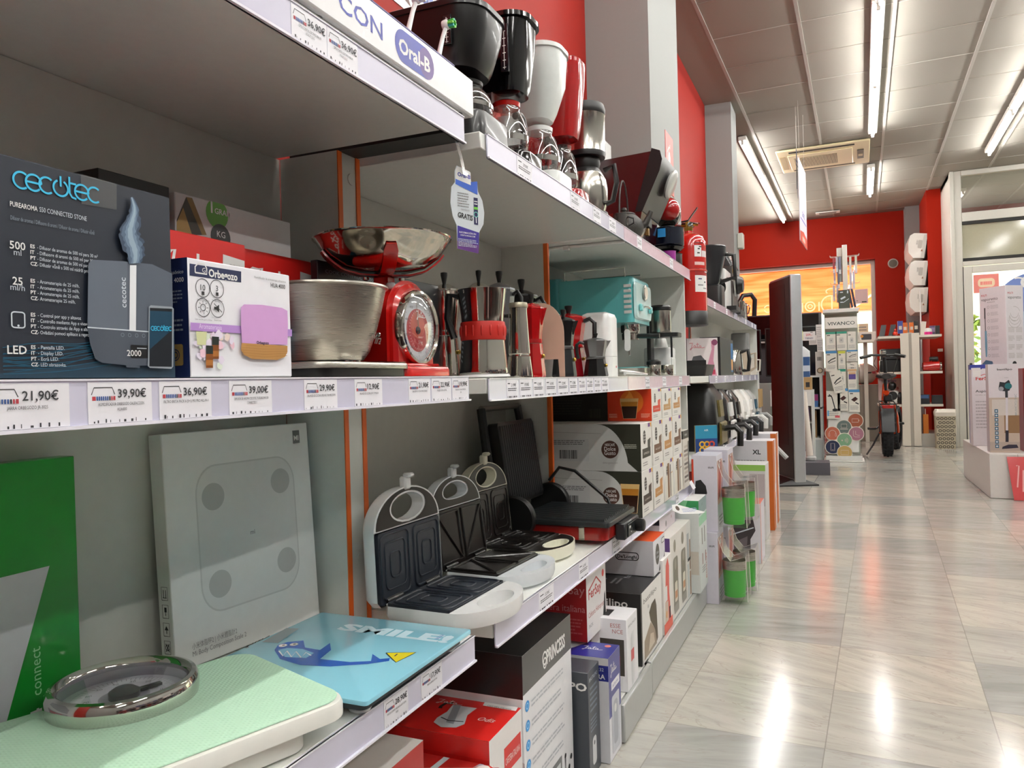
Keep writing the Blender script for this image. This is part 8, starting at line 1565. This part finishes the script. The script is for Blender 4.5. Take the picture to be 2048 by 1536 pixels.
# air conditioners
def ac(z, tilt, label, dx=0.):
    t = thing('wall_air_conditioner', label, 'air conditioner', (1.083, 11.81, z), (0, radians(tilt), 0), 'wall air conditioners on the red pillar')
    q = [(-.005, -.16), (-.14, -.17), (-.205, -.10), (-.225, .02), (-.215, .13), (-.17, .165), (-.005, .17)]
    bb = B(); bb.prism([(x+dx, z_) for x, z_ in q], 0, .75, M('#d6d2ca', .35, coat=.2), 'y'); bb.obj('shell', t)
    q2 = [(-.01, -.15), (-.06, -.155), (-.06, .155), (-.01, .16)]; bb = B(); bb.prism([(x*.8+.0, z_) for x, z_ in q2], -.004, -.0005, M('#c2beb6', .4), 'y'); f = Fr(bb, (-.16, -.0042, -.1), (1, 0, 0), (0, 0, 1), .16, .22); f.rrect(.35, .3, .65, .8, .06, M('#a9a69e', .4)); f.poly([(.62, .12), (.78, .12), (.70, .26)], M('#8a5a3a', .5)); f.lines(.2, .5, .32, .8, 5, GREYTXT, 3); bb.obj('end_cap', t)
    B().box(.0005, .05, -.16, .010, .70, .16, BLACK).obj('wall_bracket', t)
    return t
ac(2.64, 9, 'topmost white air conditioner hanging on the red pillar', 0); ac(2.27, 8, 'middle white air conditioner on the red pillar'); ac(1.91, 5, 'lowest white air conditioner on the red pillar')
# wall speaker
t = thing('wall_speaker', 'round grey loudspeaker set in the red far wall', 'speaker', (.745, 13.0985, 2.602)); B().lathe([(.072, 0), (.072, .012), (.06, .016)], M('#b9b1a6', .4), 32, ax='y').obj('ring', t); t.rotation_euler = (0, 0, pi); B().lathe([(.058, .016), (.04, .020), (.0001, .021)], M('#6a6458', .6), 28, ax='y').obj('grille', t)
# hamper
t = thing('laundry_hamper', 'patterned laundry hamper with ring prints and a white liner', 'hamper', (1.135, 10.72, .0)); HM = M('#b3a890', .7)
bb = B(); bb.loft([rrring(-.10, -.10, .10, .10, .0, .01, 3), rrring(-.108, -.105, .108, .105, .40, .01, 3)], HM)
for j in range(8):
    for i in range(5 if j % 2 else 4):
        f = Fr(bb, (-.10, -.1005-.0002*0, 0), (1, 0, 0), (0, -.0125, 1), .20, .40); a = .08+.21*i+(0 if j % 2 else .105); b_ = .06+.122*j
        if a < .97: f.arc(a, b_, .036, .022, M('#4a453c', .7), n=12)
bb.obj('fabric_body', t); B().loft([rrring(-.1095, -.1065, .1095, .1065, .395, .01, 3), rrring(-.115, -.115, .115, .11, .44, .02, 3), rrring(-.10, -.09, .112, .10, .475, .02, 3), rrring(-.06, -.05, .06, .06, .46, .02, 3)], M('#ddd6c8', .7)).obj('liner', t); B().tube([(.109, .02, .36), (.122, .03, .25), (.118, .03, .16)], .008, M('#ddd6c8', .7), 8).obj('rope_handle', t)
# ================================================================ podium with vacuum boxes
t = thing('podium', 'low white podium carrying vacuum cleaner boxes at the right', 'podium', (1.55, 7.2, 0)); B().box(-.575, -.645, .002, .75, .7, .328, M('#d9d6d2', .35, coat=.2), .003).obj('block', t); B().box(-.40, -.6462, .004, -.397, -.6455, .326, GREYTXT).obj('seam', t)
PZ2 = .3288
c = Carton(.19, .12, .655, M('#d3cdd2', .38, coat=.25)); SF = c.S; SF.rect(0, .0, 1, .62, M('#b9a89a', .4)); SF.rect(.5, .22, 1, .42, M('#8a6a4a', .4)); SF.rect(.1, .42, .95, .60, M('#c9c2bc', .4)); SF.rect(.0, .02, 1, .12, M('#a89a90', .4)); SF.text('bastilipo', .55, .93, .030, INK, 'C', bold=.02, fit=.5); SF.text('SHARK', .6, .84, .012, GREYTXT, 'C'); SF.text('BRUSHCYCLONIC', .93, .42, .030, M('#7a8c94', .5), rot=90)
SF.poly([(.33, .72), (.38, .80), (.55, .79), (.68, .82), (.72, .80), (.74, .74), (.70, .70), (.58, .69), (.36, .70)], M('#24272c', .4)); SF.disc(.66, .75, .035, M('#1f6a70', .4)); SF.rect(.55, .62, .64, .72, M('#2a2d33', .4)); SF.stroke([(.60, .62), (.58, .24)], .022, M('#cfcad0', .4)); SF.stroke([(.585, .25), (.575, .12)], .030, M('#2a2836', .4)); SF.poly([(.40, .04), (.95, .055), (.9, .09), (.62, .09), (.42, .065)], M('#2a2638', .4)); SF.disc(.42, .72, .025, M('#9a9aa0', .4))
for k in range(9): SF.rect(.18, .05+.05*k, .30, .09+.05*k, M('#2f5f7a', .4)); SF.disc(.24, .07+.05*k, .010, PALE)
c.put('vacuum_box', 'white vacuum cleaner box with a stick vacuum photo, front right on the podium', 'box', at(2008, 820, y=6.66).x, 6.72, PZ2)
x = at(1945, 820, y=7.22).x
c = Carton(.20, .15, .62, M('#d9d5da', .4)); SF = c.S; SF.text('FerSay', .14, .86, .062, M('#b8322c', .4), bold=.03, fit=.62); SF.stroke([(.14, .90), (.45, .935), (.62, .92)], .008, M('#b8322c', .4)); SF.text('Aspirador', .12, .70, .045, INK, bold=.01, fit=.78); SF.text('escoba sin cable', .12, .66, .02, GREYTXT, fit=.6); SF.lines(.12, .22, .9, .60, 9, M('#b3afb4', .5), 4); SF.rect(.05, .90, .32, .99, WHITE)
c.put('vacuum_box', 'white vacuum box with a red house logo, left on the podium', 'box', x+.10, 7.30, PZ2)
c = Carton(.17, .10, .66, M('#27328a', .4)); c.S.rect(.05, .88, .45, .96, WHITE); c.S.rect(.5, .0, 1, .95, M('#d6d3da', .4)); c.S.text('BO', .6, .90, .05, M('#c88', .5), bold=.02); c.put('vacuum_box', 'blue edged box peeping out above the red house logo box', 'box', x+.10, 7.47, PZ2)
p = at(1998, 650, y=7.62)
c = Carton(.185, .26, 1.32, M('#d8d3d6', .4)); SF = c.S; Wf = c.Wf
Wf.text('POLTI', .07, .945, .018, M('#b83a42', .4), bold=.02, fit=.22); Wf.text('vaporetto', .07, .915, .028, INK, fit=.64); Wf.lines(.3, .90, .6, .908, 1, GREYTXT, 2)
Wf.stroke([(.2, .86), (.21, .72)], .006, M('#3a3c40', .4)); Wf.stroke([(.2, .87), (.2, .80)], .010, M('#3a3c40', .4)); Wf.poly([(.18, .72), (.26, .72), (.27, .62), (.25, .55), (.20, .55), (.18, .62)], M('#6fa0b8', .4)); Wf.poly([(.05, .505), (.2, .53), (.45, .52), (.48, .505), (.3, .49), (.1, .492)], M('#4a6a84', .4)); [Wf.lines(.42, .86-.045*k, .72, .885-.045*k, 3, M('#b0abb0', .5), k) for k in range(8)]; [Wf.arc(.34, .873-.045*k, .008, .002, GREYTXT) for k in range(8)]; Wf.text('POLTI', .5, .475, .016, M('#b83a42', .4), bold=.02)
SF.text('POLTI', .12, .945, .018, M('#b83a42', .4), bold=.02, fit=.3); SF.text('vaporetto', .12, .915, .028, INK, fit=.75); [SF.arc(.48, .78+.015*k, .05-.006*k, .003, M('#b0aaa8', .5), 180, 360) for k in range(4)]; [SF.arc(.48, .82, .045, .003, M('#b0aaa8', .5), a, a+80) for a in (20, 200)]; [SF.lines(a, .70-.055*k, a+.36, .735-.055*k, 4, M('#b0aaa8', .5), k) for k in range(4) for a in (.1, .54)]; SF.disc(.42, .50, .017, INK); SF.text('POLTI', .6, .455, .016, M('#b83a42', .4), bold=.02)
c.put('steam_mop_box', 'tall pale steam mop box with two printed sides, behind the other vacuum boxes', 'box', p.x+.035, 7.72, PZ2, 38)
c = Carton(.09, .3, .62, M('#7a1f22', .4)); c.S.rect(.4, 0, 1, 1, M('#2a2628', .4)); c.put('vacuum_box', 'dark red box at the right edge, beside the stick vacuum photo box', 'box', 1.275, 6.90, PZ2)
t = thing('sale_sign', 'red translucent plastic sign leaning on the front of the podium', 'sign', (1.28, 6.50, .0)); bb = B(); RP = M('#c8484a', .25, coat=.4); bb.loft([[(-.20, .04, .31), (.25, .04, .31), (.25, .043, .31), (-.20, .043, .31)], [(-.17, -.02, .003), (.25, -.02, .003), (.25, -.017, .003), (-.17, -.017, .003)]], RP); f = Fr(bb, (-.17, -.0205, .003), (1, 0, 0), (0, .19, .98), .42, .31); f.text('5%', .06, .25, .5, M('#e2a8a4', .4), bold=.01, rot=90) if False else f.stroke([(.06, .3), (.10, .8), (.06, .8)], .03, M('#e2a8a4', .4)); f.stroke([(.14, .2), (.16, .7)], .03, M('#e2a8a4', .4)); bb.obj('panel', t)

# ================================================================ under the ceiling
t = thing('ceiling_air_conditioner', 'cream cassette air conditioner with a dark grille in the ceiling', 'air conditioner', (-.14, 9.34, CZ), radians(-1.2)); CRM2 = M('#d6c7a0', .45)
B().box(-.47, -.48, -.028, .47, .48, -.0075, CRM2, .01).obj('frame_panel', t); bb = B(); bb.box(-.36, -.30, -.040, .30, .34, -.0285, CRM2, .006)
bb.obj('intake_cover', t); bb = B(); bb.box(-.30, -.18, -.0412, .14, .24, -.0402, M('#2b261c', .6))
for k in range(34): x = -.295+k*.0132; bb.box(x, -.18, -.046, x+.006, .24, -.0413, CRM2)
bb.obj('grille', t); B().box(-.34, -.42, -.0295, .32, -.36, -.0285, M('#1c1811', .7)).obj('air_slot', t); B().box(-.34, .38, -.0295, .32, .43, -.0285, M('#4a4232', .7)).obj('air_slot', t); B().box(-.445, -.25, -.034, -.385, .30, -.0285, M('#a58f66', .5)).obj('side_flap', t); bb = B(); bb.box(.345, -.16, -.036, .41, .20, -.0285, M('#3a3428', .5)).box(.355, .0, -.040, .40, .08, -.0361, M('#b9ab86', .5)); bb.obj('receiver', t)
t = thing('ceiling_vent', 'small white slotted vent near the red far wall', 'vent', (-.15, 12.6, CZ)); bb = B(); bb.box(-.17, -.08, -.02, .17, .08, -.0075, WHITE, .004); f = Fr(bb, (-.17, -.08, -.0202), (1, 0, 0), (0, 1, 0), .34, .16); bb.box(-.12, -.05, -.0215, .12, .05, -.0202, GREYTXT); bb.obj('vent_plate', t)
def hang(label, x, y, w_, z0, z1, yaw, m, draw=None):
    t = thing('hanging_sign', label, 'sign', (x, y, z1), yaw, 'signs hanging from the ceiling'); bb = B(); bb.box(-.003, -w_/2, z0-z1, .003, w_/2, 0, m); f = Fr(bb, (.003, -w_/2, z0-z1), (0, 1, 0), (0, 0, 1), w_, z1-z0)
    if draw: draw(f)
    bb.obj('board', t)
    for s in (-.35, .35): B().cyl((0, s*w_, 0), (0, s*w_, CZ-z1-.0076), .0012, M('#c9c5bc', .4), 5).obj('wire', t)
    return t
hang('white hanging banner with blue lettering and a red foot, seen edge on', -.30, 7.55, .62, 2.13, 2.86, radians(-3), M('#d6d2da', .4), lambda f: (f.text('Te lo llevamos', .5, .42, .05, M('#7a78c0', .5), 'C'), f.text('GRATIS', .5, .34, .09, M('#4a48a0', .5), 'C', bold=.02), f.rect(.1, .28, .9, .30, M('#6a68b8', .5)), f.poly([(0, 0), (1, 0), (1, .12), (.5, .16), (0, .12)], M('#c8452e', .45)), f.rrect(.3, .03, .7, .09, .02, M('#e6b0a0', .5))))
hang('dark hanging sign edge beside the white banner', -.345, 7.62, .40, 2.62, 2.98, radians(2), M('#3a4054', .35))
p = at(1488, 490, x=-.83); t = thing('wall_sensor', 'small white sensor box on the edge of the second pillar', 'sensor', (-.8615, 7.36, p.z)); B().box(0, -.05, -.07, .055, .05, .07, M('#d2d0c4', .4), .008).obj('box', t)
p = at(1885, 697, y=11.1); t = thing('wall_switch', 'small white box fixed low on the red pillar edge', 'switch', (1.215, 11.7985, at(1890, 700, y=11.79).z)); B().box(-.03, -.02, -.02, .03, 0, .02, M('#d9d2c4', .4), .003).obj('box', t)
# ================================================================ the rest of the shop, outside the picture (it shows in the steel and the polished floor)
def offg(x, y0, y1, label):
    t = thing('shop_gondola', label, 'shelving', (x, (y0+y1)/2, 0)); h = (y1-y0)/2; R = random.Random(int(x*10))
    B().box(-.05, -h, 0, .05, h, 1.45, M('#8f9090', .5)).obj('back_panel', t)
    for z in (.12, .55, .98): B().box(-.42, -h, z, .42, h, z+.03, SHELFM).obj('shelf', t)
    for s in (-1, 1):
        y = -h+.1
        while y < h-.3:
            for z in (.152, .582, 1.012):
                w_, hh = R.uniform(.18, .34), R.uniform(.18, .34); B().box(s*.10, y, z, s*.36, y+w_, z+hh, M(R.choice(('#1a1a1c', '#2a2c30', '#c8c8c8', '#8a2420', '#22345a', '#e0e0de', '#3a3a3c')), .4)).obj('boxed_goods', t)
            y += .40
offg(2.15, -2.6, 2.6, 'gondola of boxed goods across the aisle outside the picture'); offg(2.75, 3.4, 6.2, 'second gondola of boxed goods outside the picture')
